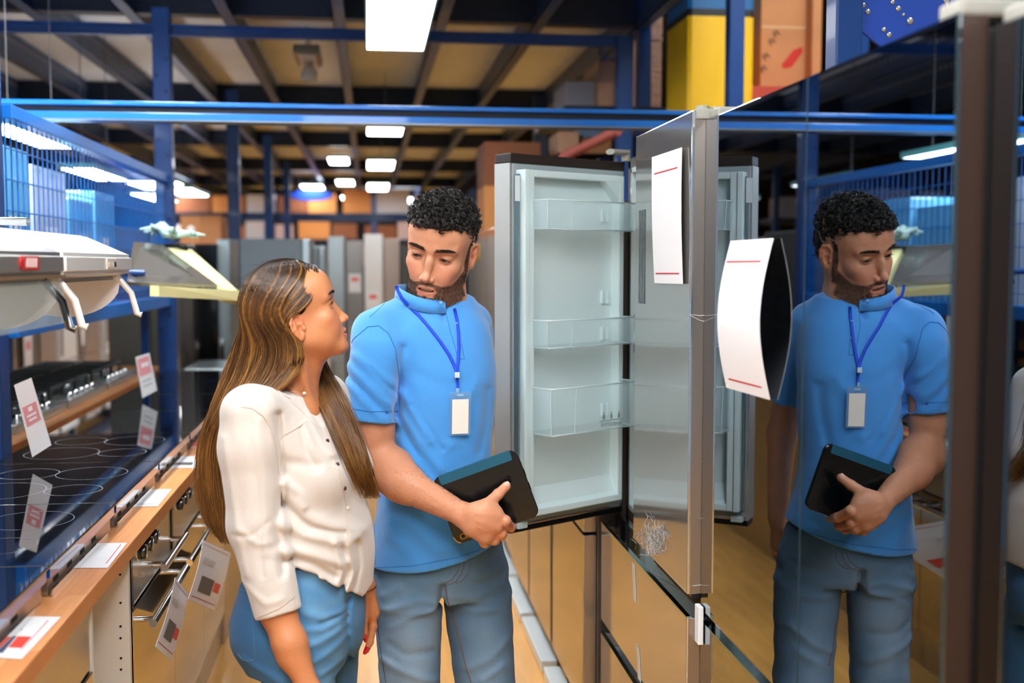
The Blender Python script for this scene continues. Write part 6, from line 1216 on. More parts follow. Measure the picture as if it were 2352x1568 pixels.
# ======================== the woman
def build_woman():
    root = thing('person', 'woman with long highlighted brown hair in a cream blouse and blue jeans, seen in profile', 'person', (-0.16, 2.62, 0))
    off = np.array(root.location); rng = np.random.default_rng(11)
    HF = (0.925, 0.17, 0.30); HM = frame(HF, (0, 0, 1)); hs = 0.975
    ear = A(684, 752, 2.53); ht = ear - HM @ np.array([0.0745, -0.010, -0.024], dtype=f32) * hs
    hw = lambda x, y, z: HM @ np.array([x, y, z], dtype=f32) * hs + ht
    nk = A(668, 905, 2.63); F = V3(0.85, -0.53, 0); S = V3(-0.53, -0.85, 0)
    shR = A(572, 946, 2.50); shL = shR - S * 0.29 + V3(0, 0, 0.0)
    head = tf(head_ops(True, 0.2), HM, ht, hs)
    neck = [cap(hw(0, -0.030, -0.06), nk + V3(-0.015, 0.0, 0.0), 0.046, 0.050, 0.03), cap(hw(0, 0.012, -0.088), nk + V3(0.02, 0, 0.0), 0.033, 0.036, 0.03), cap(hw(0.05, -0.02, -0.05), nk + V3(0.045, -0.04, -0.035), 0.011, 0.008, 0.02),
            cap(nk + V3(0.04, -0.045, -0.03), shR + V3(0.02, 0, 0.03), 0.012, 0.012, 0.02), cap(nk + V3(0.055, -0.02, -0.035), shL + V3(0.03, 0, 0.03), 0.012, 0.012, 0.02)]
    bust = [cap(nk + V3(-0.01, 0.0, -0.04), nk + V3(0.01, -0.01, -0.16), 0.070, 0.095, 0.04), cap(nk + V3(0, 0, -0.05), shR, 0.044, 0.042, 0.03), cap(nk + V3(0, 0, -0.05), shL, 0.044, 0.040, 0.03)]
    V1, F1 = nets(head + neck + bust, ht - V3(0.24, 0.24, 0.42), ht + V3(0.24, 0.27, 0.2), 0.0019)
    elb = A(590, 1205, 2.49); cu = A(640, 1408, 2.46); wr = A(712, 1590, 2.42)
    arm = chain([shR, elb], [0.046, 0.040], 0.02) + [cap(elb, cu, 0.040, 0.036, 0.02), cap(cu, wr, 0.036, 0.0235, 0.02)]
    dr = (wr - cu) / np.linalg.norm(wr - cu); pe = wr + dr * 0.085
    hand = [cap(wr, pe, 0.024, 0.032, 0.02, flat=((0, 1, 0), 1.5)), cap(A(665, 1478, 2.44), A(668, 1500, 2.44), 0.034, 0.030, 0.03)]
    for j in range(4):
        b = pe + V3(-0.026 + 0.017 * j, 0.004 * j, 0.002 - 0.004 * abs(j - 1.5)); l = [0.055, 0.068, 0.072, 0.066][j]
        hand += finger([b, b + dr * l * 0.5 + V3(0, 0.008, 0), b + dr * l + V3(-0.004, 0.026, 0)], 0.0100, 0.0070)
    hand += finger([wr + dr * 0.02 + V3(0.015, -0.01, 0), wr + dr * 0.055 + V3(0.045, -0.016, 0), wr + dr * 0.09 + V3(0.052, -0.008, 0)], 0.0125, 0.0085, 0.015)
    V2, F2 = nets(arm + hand, (-0.42, 2.30, 0.42), (0.08, 2.62, 1.36), 0.0030)
    # far hand, seen between the two people
    Yf = 2.77; wl = A(838, 1345, Yf); el2 = A(800, 1190, 2.80)
    hl = [cap(el2, wl, 0.036, 0.022, 0.02), cap(wl, A(848, 1405, Yf), 0.022, 0.026, 0.02, flat=((0, 1, 0), 1.3)), cap(A(836, 1375, Yf - 0.02), A(836, 1412, Yf - 0.022), 0.014, 0.014, 0.015)]
    hl += finger([A(853, 1400, Yf), A(857, 1438, Yf - 0.004), A(850, 1474, Yf - 0.01), A(842, 1493, Yf - 0.016)], 0.0105, 0.0075)
    hl += finger([A(845, 1405, Yf + 0.012), A(850, 1440, Yf + 0.01), A(842, 1468, Yf + 0.0)], 0.0105, 0.0078)
    hl += finger([A(840, 1405, Yf + 0.024), A(843, 1436, Yf + 0.022), A(836, 1462, Yf + 0.01)], 0.0100, 0.0075)
    hl += finger([A(836, 1400, Yf + 0.036), A(838, 1425, Yf + 0.034), A(832, 1446, Yf + 0.024)], 0.0090, 0.0070)
    hl += finger([A(836, 1380, Yf - 0.02), A(835, 1425, Yf - 0.036), A(838, 1462, Yf - 0.036)], 0.0120, 0.0085)
    V3_, F3 = nets(hl + chain([shL, el2], [0.045, 0.038], 0.02), (-0.20, 2.66, 0.62), (0.10, 2.92, 1.36), 0.0026)
    tb = loft([(1.22, -0.165, 2.64, 0.135, 0.08), (1.05, -0.15, 2.64, 0.11, 0.075), (0.95, -0.15, 2.64, 0.12, 0.08), (0.86, -0.15, 2.65, 0.12, 0.08)], 2.2, 0.03, ax=(0.53, 0.85))
    V4, F4 = nets([tb], (-0.4, 2.4, 0.8), (0.1, 2.9, 1.25), 0.01)
    V, Fc = join_vf([(V1, F1), (V2, F2), (V3_, F3), (V4, F4)])
    C = np.tile(np.array(lin((202, 132, 88)), dtype=f32), (len(V), 1)); vv = V.astype(f32); C *= (1 + 0.05 * snoise(vv, 60) + 0.03 * snoise(vv, 300, 2))[:, None]
    L = (((V1 - ht) @ HM) / hs).astype(f32); hc = head_cols(L, True); bl = np.clip((V1[:, 2] - (ht[2] - 0.16)) / 0.04, 0, 1)[:, None]; C[:len(V1)] = hc * bl + C[:len(V1)] * (1 - bl)
    link('body', np_mesh('body', V - off, Fc, True, C), mat('skin_tan', rough=0.40, spec=0.4, attr='Col', sss=0.10, bump=(260, 0.08, 3, (1, 1, 1))), root)
    eye_parts(root, HM, ht - off, hs, (-0.25, 1, 0.05), True); lashes_and_teeth(root, HM, ht - off, hs, True)
    # lashes and brows
    HMt = mat('short_dark_hair', rough=0.5, spec=0.5, attr='Col'); 
    for sd in (-1, 1):
        ec = []
        for i in range(60):
            u = i / 59; x = 0.021 + 0.024 * u; z = -0.0012 + 0.0048 * math.sin(math.pi * min(1, max(0.02, u * 0.96 + 0.02))) ; y = 0.0855 - 26 * (x - 0.031) ** 2
            p0 = np.array([sd * x, y, z]); ec.append([HM @ q * hs + ht - off for q in (p0, p0 + [sd * 0.001, 0.0035, 0.0005], p0 + [sd * 0.003 * u, 0.0070, 0.0038])])
        strands('eyelashes', np.array(ec), np.array([0.0003, 0.00025, 0.0001]), HMt, root, np.tile(np.array(lin((22, 16, 14))), (len(ec), 1)))
        ec = []; fs_ = face_surf(L)
        for i in range(230):
            u = rng.random(); x = 0.012 + 0.040 * u; zc = 0.0215 + 0.0050 * math.sin((x - 0.012) / 0.038 * 2.2); th = 0.0028 * min(1, (0.056 - x) / 0.018); zz = zc + rng.uniform(-1, 1) * th
            yy = fs_(sd * x, zz); p0 = np.array([sd * x, yy - 0.001, zz]); d = np.array([sd * (0.5 + u), 0.0, 0.6 - u * 1.0]); d /= np.linalg.norm(d)
            ec.append([HM @ q * hs + ht - off for q in (p0, p0 + d * 0.003 + [0, 0.0022, 0], p0 + d * 0.0065 + [0, 0.0012, 0])])
        strands('eyebrow', np.array(ec), np.array([0.0003, 0.00028, 0.0001]), HMt, root, np.tile(np.array(lin((30, 21, 17))), (len(ec), 1)))
    NR = mat('red_nail', rgb=(200, 18, 24), rough=0.12, coat=1)
    for p, q in ((A(838, 1462, Yf - 0.0445), A(835, 1425, Yf - 0.044)), (A(842, 1490, Yf - 0.023), A(850, 1474, Yf - 0.018))):
        nb = MB(); nail(nb, p - off, p - q, (-0.3, -1, 0), 0.0058, 0.020); nb.build('red_fingernail', NR, root, label='glossy red fingernail')
    # --- blouse
    tz = lambda y: at(690, y, 2.62).z
    rows = [(tz(905), -0.172, 2.63, 0.085, 0.060), (tz(925), -0.172, 2.635, 0.130, 0.080), (tz(960), -0.168, 2.64, 0.165, 0.100), (tz(1010), -0.158, 2.64, 0.165, 0.118), (tz(1085), -0.152, 2.64, 0.150, 0.122), (tz(1150), -0.146, 2.64, 0.146, 0.122), (tz(1220), -0.138, 2.64, 0.154, 0.132), (tz(1290), -0.136, 2.645, 0.160, 0.134), (tz(1345), -0.138, 2.645, 0.160, 0.130), (tz(1430), -0.132, 2.645, 0.165, 0.120)]
    tor = [loft(rows, 2.25, 0.03, ax=(0.53, 0.85))]
    for sd in (-1, 1): tor.append(ell(V3(-0.092, 2.610, tz(1085)) + S * 0.056 * sd + F * 0.012, (0.056, 0.056, 0.056), 0.045))
    hem = [A(655, 1303, 2.5), A(745, 1345, 2.5), A(845, 1342, 2.6)]
    # the lower edge rises to the back and falls to the knot in front
    tor.append(Op(lambda P: (np.interp(P[:, 0], [-0.32, -0.17, -0.10, -0.055, -0.02, 0.02, 0.05], [0.935, 0.915, 0.885, 0.845, 0.81, 0.83, 0.86]).astype(f32) - P[:, 2]), V3(0, 0, 0), 9, 0.008, 'i'))
    bl = [grp(tor, 0.001)]
    dC = (cu - elb) / np.linalg.norm(cu - elb)
    bl.append(cap(nk + V3(-0.01, 0, -0.045), shR + V3(0.012, 0, 0.0), 0.052, 0.060, 0.035)); bl.append(cap(nk + V3(0.0, 0, -0.045), shL, 0.050, 0.050, 0.035))
    bl.append(grp([cap(shR + V3(-0.0, 0, -0.004), shR + (elb - shR) * 0.3, 0.064, 0.069), cap(shR + (elb - shR) * 0.3, elb, 0.069, 0.062, 0.02), cap(elb, cu + dC * 0.05, 0.062, 0.048, 0.02), slab(cu + V3(0, 0, 0.0), dC, 0.003), cap(cu + dC * 0.03, cu - dC * 0.04, 0.044, 0.038, 0.003, 's')], 0.008))
    cl = shL + (el2 - shL) * 1.02; bl.append(grp([cap(shL, cl, 0.055, 0.052, 0.01), slab(el2, el2 - shL, 0.003)], 0.02))
    # neckline: a V opening in front, round at the back
    bl.append(grp([cap(nk + V3(0.005, -0.005, 0.10), nk + V3(0.0, 0, -0.022), 0.062, 0.058), cap(nk + V3(0.06, -0.035, 0.03), A(748, 992, 2.53) + F * 0.01, 0.054, 0.010, 0.01)], 0.003, 's'))
    Z = lambda x, y: at(x, y, 2.50)
    for pts, r_, am in [([(640, 950), (648, 1080), (640, 1200), (655, 1300)], 0.008, -0.010), ([(650, 1110), (700, 1180), (770, 1215), (835, 1235)], 0.013, 0.006), ([(648, 1190), (700, 1225), (760, 1240), (820, 1250)], 0.012, 0.007), ([(655, 1160), (710, 1210), (790, 1232)], 0.008, -0.006), ([(650, 1250), (720, 1270), (790, 1300)], 0.012, 0.007), ([(655, 1275), (715, 1290), (770, 1330)], 0.007, -0.006),
                       ([(770, 1250), (790, 1310), (775, 1350), (735, 1330)], 0.009, 0.007), ([(800, 1260), (812, 1330), (790, 1380)], 0.008, 0.007), ([(785, 1265), (800, 1320), (785, 1365)], 0.006, -0.007), ([(820, 1260), (826, 1320), (815, 1370)], 0.006, -0.006), ([(700, 975), (720, 1030), (750, 1070)], 0.007, 0.004), ([(712, 970), (740, 1020), (765, 1050)], 0.006, 0.004), ([(690, 985), (700, 1030), (730, 1080)], 0.005, -0.004),
                       ([(660, 1060), (720, 1070), (780, 1060)], 0.012, -0.004), ([(655, 1100), (690, 1130), (700, 1160)], 0.010, 0.006)]:
        bl.append(fold2([Z(*p) for p in pts], r_, am))
    for pts, r_, am in [([(600, 960), (612, 1100), (618, 1250)], 0.010, 0.004), ([(520, 1000), (545, 1150), (570, 1300)], 0.010, 0.003), ([(585, 1000), (598, 1120), (610, 1300)], 0.006, -0.003), ([(560, 1200), (600, 1230), (640, 1225)], 0.008, 0.003), ([(625, 1180), (590, 1210), (545, 1215)], 0.006, -0.003), ([(560, 1320), (620, 1360), (655, 1350)], 0.008, 0.003)]:
        bl.append(fold2([Z(*p) for p in pts], r_, am))
    bl.append(disp(lambda P: 0.0013 * snoise(P, 26, 5) + 0.0006 * snoise(P * V3(1, 1, 0.4), 110, 7), (-0.16, 2.6, 1.05), 1.0))
    Vb, Fb = nets(bl, (-0.42, 2.34, 0.76), (0.10, 2.94, 1.36), 0.0036)
    BM = cloth_mat('cream_crepe', (213, 204, 194), 800, 0.85, None, 0.05, 0.25, 0.5)
    blouse = link('blouse', np_mesh('blouse', Vb - off, Fb), BM, root)
    from mathutils.bvhtree import BVHTree
    bv = BVHTree.FromPolygons([tuple(v) for v in Vb], [tuple(int(i) for i in f) for f in Fb])
    def on(px, py, lift=0.0006, Y=2.5, bv=bv):
        d = ray(px, py).normalized(); h = bv.ray_cast(Vector((0, 0, CH)), d, 4)
        return (h[0] - d * lift if h[0] else Vector((0, 0, -9))) - Vector(off)
    def line(pts, n=8, bv=bv):
        out = []
        for a, b in zip(pts, pts[1:]): out += [on(a[0] + (b[0] - a[0]) * i / n, a[1] + (b[1] - a[1]) * i / n, bv=bv) for i in range(n)]
        return [p for p in out + [on(*pts[-1], bv=bv)] if p.z > -5]
    SM = mat('cream_seam', rgb=(205, 184, 160), rough=0.9)
    MB().tube(line([(553, 934), (580, 938), (604, 955), (622, 985), (634, 1030), (640, 1090)]), 0.0009, 5).build('armhole_seam', SM, blouse)
    MB().tube(line([(642, 1012), (652, 1000), (680, 984), (706, 966)]), 0.0009, 5).build('yoke_seam', SM, blouse)
    MB().tube(line([(590, 1418), (640, 1398), (676, 1370)]), 0.0010, 5).build('cuff_seam', SM, blouse)
    MB().tube(line([(745, 985), (765, 1040), (782, 1100), (794, 1160), (798, 1240)]), 0.0010, 5).build('placket_edge', SM, blouse)
    MB().tube(line([(632, 893), (650, 905), (668, 915), (672, 925), (690, 940), (715, 965), (738, 985)], 5), 0.0022, 6).build('neck_binding', BM, blouse)
    for bx, by in ((752, 1012), (775, 1066), (792, 1121), (799, 1167)):
        c = on(bx, by, 0.0012); mb = MB(); mb.lathe([(0.0001, -0.001), (0.0045, -0.001), (0.0050, 0), (0.0042, 0.0012), (0.0001, 0.0008)], (0, 0, 0), 1, 14)
        mb.v = [tuple(Matrix.Rotation(R(25), 4, 'Z') @ Vector(v) + c) for v in mb.v]; mb.build('button', mat('plum_button', rgb=(84, 44, 52), rough=0.3) if by < 1130 else mat('cream_button', rgb=(226, 214, 200), rough=0.3), blouse)
    # --- jeans
    hz = lambda y: at(680, y, 2.62).z
    hip = loft([(hz(1275), -0.140, 2.645, 0.140, 0.110), (hz(1340), -0.158, 2.642, 0.156, 0.132), (hz(1420), -0.164, 2.640, 0.160, 0.142), (hz(1480), -0.162, 2.640, 0.155, 0.134), (hz(1520), -0.154, 2.640, 0.150, 0.105)], 2.2, 0.03, ax=(0.53, 0.85))
    T1 = A(678, 1480, 2.575); K1 = V3(T1[0] + 0.035, 2.55, 0.44); A1 = V3(K1[0] - 0.02, 2.58, 0.07); T2 = A(746, 1480, 2.73); K2 = V3(T2[0] + 0.01, 2.74, 0.44); A2 = V3(K2[0] - 0.03, 2.78, 0.07)
    jo = [hip, grp([cap(T1, K1, 0.088, 0.062, 0.02), cap(K1, A1, 0.062, 0.046, 0.02)], 0.03), grp([cap(T2, K2, 0.084, 0.060, 0.02), cap(K2, A2, 0.060, 0.046, 0.02)], 0.015), ell(V3(-0.235, 2.60, hz(1445)), (0.075, 0.085, 0.078), 0.05)]
    Zj = lambda x, y: at(x, y, 2.50)
    for pts, r_, am in [([(800, 1400), (795, 1440), (800, 1568)], 0.007, -0.012), ([(800, 1415), (740, 1420), (690, 1400)], 0.008, 0.004), ([(798, 1430), (740, 1445), (690, 1440)], 0.007, 0.004), ([(795, 1450), (730, 1475), (690, 1480)], 0.008, 0.004), ([(795, 1480), (740, 1510), (700, 1520)], 0.008, 0.004), ([(790, 1530), (740, 1550)], 0.008, 0.004), ([(790, 1422), (730, 1432)], 0.004, -0.003), ([(560, 1520), (600, 1540), (650, 1560)], 0.01, 0.004)]:
        jo.append(fold2([Zj(*p) for p in pts], r_, am))
    jo.append(disp(lambda P: 0.0010 * snoise(P * V3(1, 1, 2.2), 34, 3), (-0.15, 2.6, 0.5), 1.0))
    Vj, Fj = nets(jo, (-0.46, 2.36, 0.03), (0.16, 2.94, 1.02), 0.0045)
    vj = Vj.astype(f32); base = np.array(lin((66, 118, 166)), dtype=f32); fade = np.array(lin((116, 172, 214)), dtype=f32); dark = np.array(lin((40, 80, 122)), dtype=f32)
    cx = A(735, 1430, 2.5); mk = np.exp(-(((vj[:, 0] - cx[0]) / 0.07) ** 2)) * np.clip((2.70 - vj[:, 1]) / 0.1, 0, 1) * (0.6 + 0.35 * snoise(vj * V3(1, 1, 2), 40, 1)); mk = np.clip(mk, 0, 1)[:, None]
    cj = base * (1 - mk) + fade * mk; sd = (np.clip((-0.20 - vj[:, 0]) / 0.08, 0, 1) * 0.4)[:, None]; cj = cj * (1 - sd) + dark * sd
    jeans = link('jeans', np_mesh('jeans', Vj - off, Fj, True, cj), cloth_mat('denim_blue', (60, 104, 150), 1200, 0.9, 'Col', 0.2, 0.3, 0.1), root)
    bvj = BVHTree.FromPolygons([tuple(v) for v in Vj], [tuple(int(i) for i in f) for f in Fj])
    ST = mat('denim_stitch', rgb=(120, 88, 62), rough=0.8); ST2 = mat('denim_edge', rgb=(84, 120, 150), rough=0.9)
    MB().tube(line([(541, 1350), (552, 1357), (568, 1360), (577, 1395), (582, 1450), (586, 1515), (570, 1519), (556, 1514), (545, 1500)], 5, bvj), 0.0011, 5).build('pocket_stitch', ST2, jeans)
    MB().tube(line([(800, 1405), (797, 1415), (795, 1425)], 4, bvj), 0.0010, 5).build('fly_stitch', ST, jeans)
    for c_, yw in ((A1, 1.2), (A2, 1.2)):
        M = np.array([[math.cos(yw), -math.sin(yw), 0], [math.sin(yw), math.cos(yw), 0], [0, 0, 1]], dtype=f32)
        o = tf([cap((0, 0.02, -0.01), (0, -0.03, -0.02), 0.040, 0.040), cap((0, -0.03, -0.030), (0, -0.15, -0.038), 0.036, 0.030, 0.03), slab((0, 0, -0.068), (0, 0, -1), 0.004)], M, c_)
        Vq, Fq = nets(o, c_ - V3(0.2, 0.3, 0.08), c_ + V3(0.25, 0.15, 0.1), 0.007); link('shoe', np_mesh('shoe', Vq - off, Fq), mat('tan_leather', rgb=(150, 110, 80), rough=0.5), root)
    # --- long hair: dark inner mass plus combed strands with golden highlights
    def P3(x, y, Y): return A(x, y, Y)
    def loc_sc(th, ph, r=1.0):     # scalp point; ph 0 = forward, 90 = subject's right; th from the crown
        return hw(0.0800 * r * math.sin(th) * math.sin(ph), -0.010 + 0.1015 * r * math.sin(th) * math.cos(ph), 0.034 + 0.0915 * r * math.cos(th))
    T = 30
    def scalp_top(y, r, x): return hw(x, y, 0.034 + 0.0915 * r * math.sqrt(max(0.05, 1 - ((y + 0.010) / 0.1015) ** 2)))
    def spline(cps, fr=1.0):
        cps = np.array(cps); n = len(cps); d = np.r_[0, np.cumsum(np.linalg.norm(np.diff(cps, axis=0), axis=1))]; u = np.linspace(0, 1, T) ** 1.25 * d[-1] * fr; q = np.stack([np.interp(u, d, cps[:, k]) for k in range(3)], 1)
        for _ in range(2): q[1:-1] = (q[:-2] + 2 * q[1:-1] + q[2:]) / 4
        return q
    # rows of the fall on the camera side: (py, x at the front edge, x at the back edge, Y front, Y back)
    fall = [(790, 700, 540, 2.535, 2.63), (850, 692, 520, 2.530, 2.64), (900, 640, 502, 2.520, 2.63), (940, 566, 486, 2.525, 2.62), (1000, 520, 463, 2.575, 2.62), (1060, 520, 455, 2.60, 2.63), (1120, 530, 453, 2.60, 2.64), (1180, 538, 466, 2.60, 2.65), (1225, 545, 490, 2.60, 2.66), (1250, 545, 515, 2.60, 2.66)]
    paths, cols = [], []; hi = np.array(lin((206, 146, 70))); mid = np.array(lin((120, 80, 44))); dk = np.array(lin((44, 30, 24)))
    N1 = 7000
    for i in range(N1):
        u = rng.random(); dpt = rng.random() ** 1.5                        # u 0 front .. 1 back ; dpt inward layers
        ph = R(2 + 188 * u) ; r = 1.065 + 0.04 * (1 - dpt)
        side = rng.random() < 0.10
        th0 = 0.10 + 0.15 * rng.random(); cps = []
        cps.append(scalp_top(0.070 - 0.105 * u ** 0.8, r, 0.003))
        for th in (0.45, 0.80, 1.10, 1.40, 1.75):
            k = min(1, (th - 0.2) / 1.35); tgt = R(108 + 77 * u); pp = ph + (tgt - ph) * max(0, k) ** 1.3 ; q = loc_sc(th, pp, r); cps.append(q)
        lastrow = 4 + int(5.99 * (0.25 + 0.75 * rng.random())) if u > 0.12 else 3 + int(4 * rng.random())
        jx, jy, ju = rng.normal(0, 3.0), rng.normal(0, 0.006), rng.normal(0, 0.02)
        wv = rng.normal(0, 1); ph2 = rng.random() * 6.28
        for ri, (py, xf, xb, Yf_, Yb) in enumerate(fall[:lastrow + 1]):
            uu = min(1, max(0, u * 1.0 + ju)); x = xf + (xb - xf) * uu ** 0.9; Y = Yf_ + (Yb - Yf_) * uu + 0.085 * dpt; Y += 0.0
            cps.append(P3(x + jx * (0.4 + 0.12 * ri) + wv * 4 * math.sin(py / 45 + ph2), py, Y + jy))
        q = spline(cps, rng.uniform(0.86, 1.0)); paths.append(q)
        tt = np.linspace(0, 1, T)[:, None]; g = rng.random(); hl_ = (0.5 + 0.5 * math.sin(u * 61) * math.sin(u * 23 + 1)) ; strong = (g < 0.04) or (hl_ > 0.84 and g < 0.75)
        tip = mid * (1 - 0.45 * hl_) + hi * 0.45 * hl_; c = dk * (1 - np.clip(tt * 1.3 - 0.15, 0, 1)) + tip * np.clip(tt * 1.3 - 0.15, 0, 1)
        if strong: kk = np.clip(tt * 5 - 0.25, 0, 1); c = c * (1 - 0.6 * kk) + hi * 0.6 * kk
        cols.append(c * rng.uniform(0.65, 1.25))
    # strands along the front hairline, swept back over the ear
    H_ = [(0.006, 0.074, 0.0900), (0.030, 0.077, 0.080), (0.0520, 0.062, 0.054), (0.0640, 0.044, 0.028), (0.0760, 0.018, 0.012), (0.0800, -0.022, 0.004), (0.0770, -0.038, -0.020)]
    for i in range(1500):
        v = rng.random() ** 0.9; jz = rng.normal(0, 0.0016, 3); dp = rng.random() * 0.006; G_ = [scalp_top(0.070 - 0.03 * v, 1.05, 0.003)] + [loc_sc(th, R(2) + (R(108) - R(2)) * max(0, min(1, (th - 0.2) / 1.35)) ** 1.3, 1.06) for th in (0.45, 0.80, 1.10, 1.40, 1.75)] + [loc_sc(2.0, R(112), 1.05)]
        cps = [hw(*(np.array(h) * (1 + 0.045 - dp) + jz)) * (1 - v) + g * v for h, g in zip(H_, G_)]
        last = 2 + int(6 * rng.random()); jx = rng.normal(0, 3); wv = rng.normal(0, 1); ph2 = rng.random() * 6.28; uu = abs(rng.normal(0, 0.06)) + 0.10 * v
        for ri, (py, xf, xb, Yf_, Yb) in enumerate(fall[:last]): cps.append(P3(xf + (xb - xf) * uu + jx * (0.4 + 0.12 * ri) + wv * 4 * math.sin(py / 45 + ph2), py, Yf_ + 0.03 * rng.random()))
        paths.append(spline(cps)); tt = np.linspace(0, 1, T)[:, None]; hl_ = 0.5 + 0.5 * math.sin(v * 19); k = np.clip(tt * 1.6 - 0.1, 0, 1)
        c = dk * (1 - k) + (mid * 0.7 + hi * 0.3 * hl_) * k
        if hl_ > 0.8 and rng.random() < 0.5: kk = np.clip(tt * 6 - 0.2, 0, 1) * np.clip((1.3 - tt), 0, 1); c = c * (1 - 0.6 * kk) + hi * 0.6 * kk
        cols.append(c * rng.uniform(0.65, 1.2))
    # far side lock, falling in front of the far shoulder
    fall2 = [(800, 735, 700, 2.70, 2.72), (840, 745, 706, 2.69, 2.72), (890, 776, 718, 2.66, 2.70), (940, 802, 742, 2.63, 2.68), (1000, 824, 772, 2.62, 2.66), (1060, 842, 798, 2.62, 2.66), (1110, 858, 822, 2.63, 2.67), (1145, 872, 842, 2.64, 2.67)]
    for i in range(1100):
        u = rng.random(); dpt = rng.random(); cps = [scalp_top(0.06 - 0.07 * u, 1.04, -0.003)]
        for th in (0.5, 0.9, 1.3): cps.append(loc_sc(th, -R(40 + 70 * u), 1.05))
        last = 8; jx = rng.normal(0, 3); wv = rng.normal(0, 1); ph2 = rng.random() * 6.28
        for ri, (py, xf, xb, Yf_, Yb) in enumerate(fall2[:last]): cps.append(P3(xf + (xb - xf) * u + jx * (0.5 + 0.3 * ri) + wv * 3 * math.sin(py / 40 + ph2), py, Yf_ + (Yb - Yf_) * dpt))
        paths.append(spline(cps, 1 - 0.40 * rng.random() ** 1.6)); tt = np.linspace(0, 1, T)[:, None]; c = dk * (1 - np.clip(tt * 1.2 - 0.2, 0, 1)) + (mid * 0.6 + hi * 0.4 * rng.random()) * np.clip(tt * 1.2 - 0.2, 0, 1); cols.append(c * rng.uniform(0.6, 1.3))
    # wispy flyaways along the outline
    for i in range(70):
        u = rng.uniform(0.3, 1); k = rng.integers(0, 6); py, xf, xb, Yf_, Yb = fall[k]; x = xf + (xb - xf) * (0.85 + 0.2 * rng.random()); p0 = P3(x, py, Yb - 0.02); w_ = rng.normal(0, 1, 2); q = [p0 + V3(-0.0012 * j * w_[0] - 0.0003 * j * j, 0, -0.009 * j) for j in range(9)]
        paths.append(spline(q)); cols.append(np.tile(mid, (T, 1)))
    for i in range(80):
        ph = R(rng.uniform(-60, 200)); th = rng.uniform(0.05, 0.9); q0 = loc_sc(th, ph, 1.05); q = [q0]; d = (q0 - ht) / np.linalg.norm(q0 - ht) * 0.25 + rng.normal(0, 0.25, 3) + V3(-0.5, 0, 0)
        for j in range(7): q.append(q[-1] + d * 0.005); d = d * 0.9 + V3(-0.12, 0, -0.14)
        paths.append(spline(q)); cols.append(np.tile(dk, (T, 1)))
    for k in range(N1 + 1500, N1 + 2600):          # the far lock lies on the blouse
        q = paths[k]; dd = (k % 11) * 0.0016
        for j in range(8, T):
            d = (Vector(q[j]) - Vector((0, 0, CH))).normalized(); h = bv.ray_cast(Vector((0, 0, CH)), d, 4)
            if h[0] and h[0].y - 0.004 - dd < q[j][1]: q[j] = h[0] - d * (0.004 + dd)
        q[8:-1] = (q[7:-2] + 2 * q[8:-1] + q[9:]) / 4
    paths = np.array(paths) - off; cols = np.array(cols)
    rad = np.concatenate([np.full((N1 + 2600, 1), 0.00084), np.full((150, 1), 0.00022)]) * (np.r_[np.full(T - 6, 1.0), np.linspace(1, 0.35, 6)])[None, :]
    HS = mat('long_hair_strand', rough=0.38, spec=0.65, attr='Col')
    inner = [ell((0, -0.012, 0.034), (0.0765, 0.0985, 0.0885), 0.001), grp([ell((0, 0.03, 0.0), (0.2, 0.2, 0.2)), ], 0.001)][:1]
    hairb = tf([ell((0, -0.010, 0.034), (0.0775, 0.0990, 0.0890), 0.001), ell((0, 0.040, 0.042), (0.0625, 0.0535, 0.0525), 0.02), Op(lambda P: np.where(P[:, 1] > 0.0, -0.016 + 0.98 * P[:, 1] - P[:, 2], -0.06 - P[:, 2]).astype(f32), V3(0, 0, 0), 9, 0.01, 'i')], HM, ht, hs)
    inn = chain([P3(610, 800, 2.66), P3(600, 870, 2.67), P3(550, 940, 2.67), P3(505, 1010, 2.68), P3(492, 1100, 2.69), P3(505, 1180, 2.69)], [0.042, 0.038, 0.028, 0.022, 0.020, 0.014], 0.03)
    Vi, Fi = nets(hairb + inn, (-0.46, 2.45, 0.95), (0.02, 2.86, 1.66), 0.0045)
    link('hair', np_mesh('hair', Vi - off, Fi), mat('brown_hair_mass', rgb=(34, 24, 19), rough=0.9, spec=0.1), root)
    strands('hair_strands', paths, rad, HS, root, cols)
    return root, off
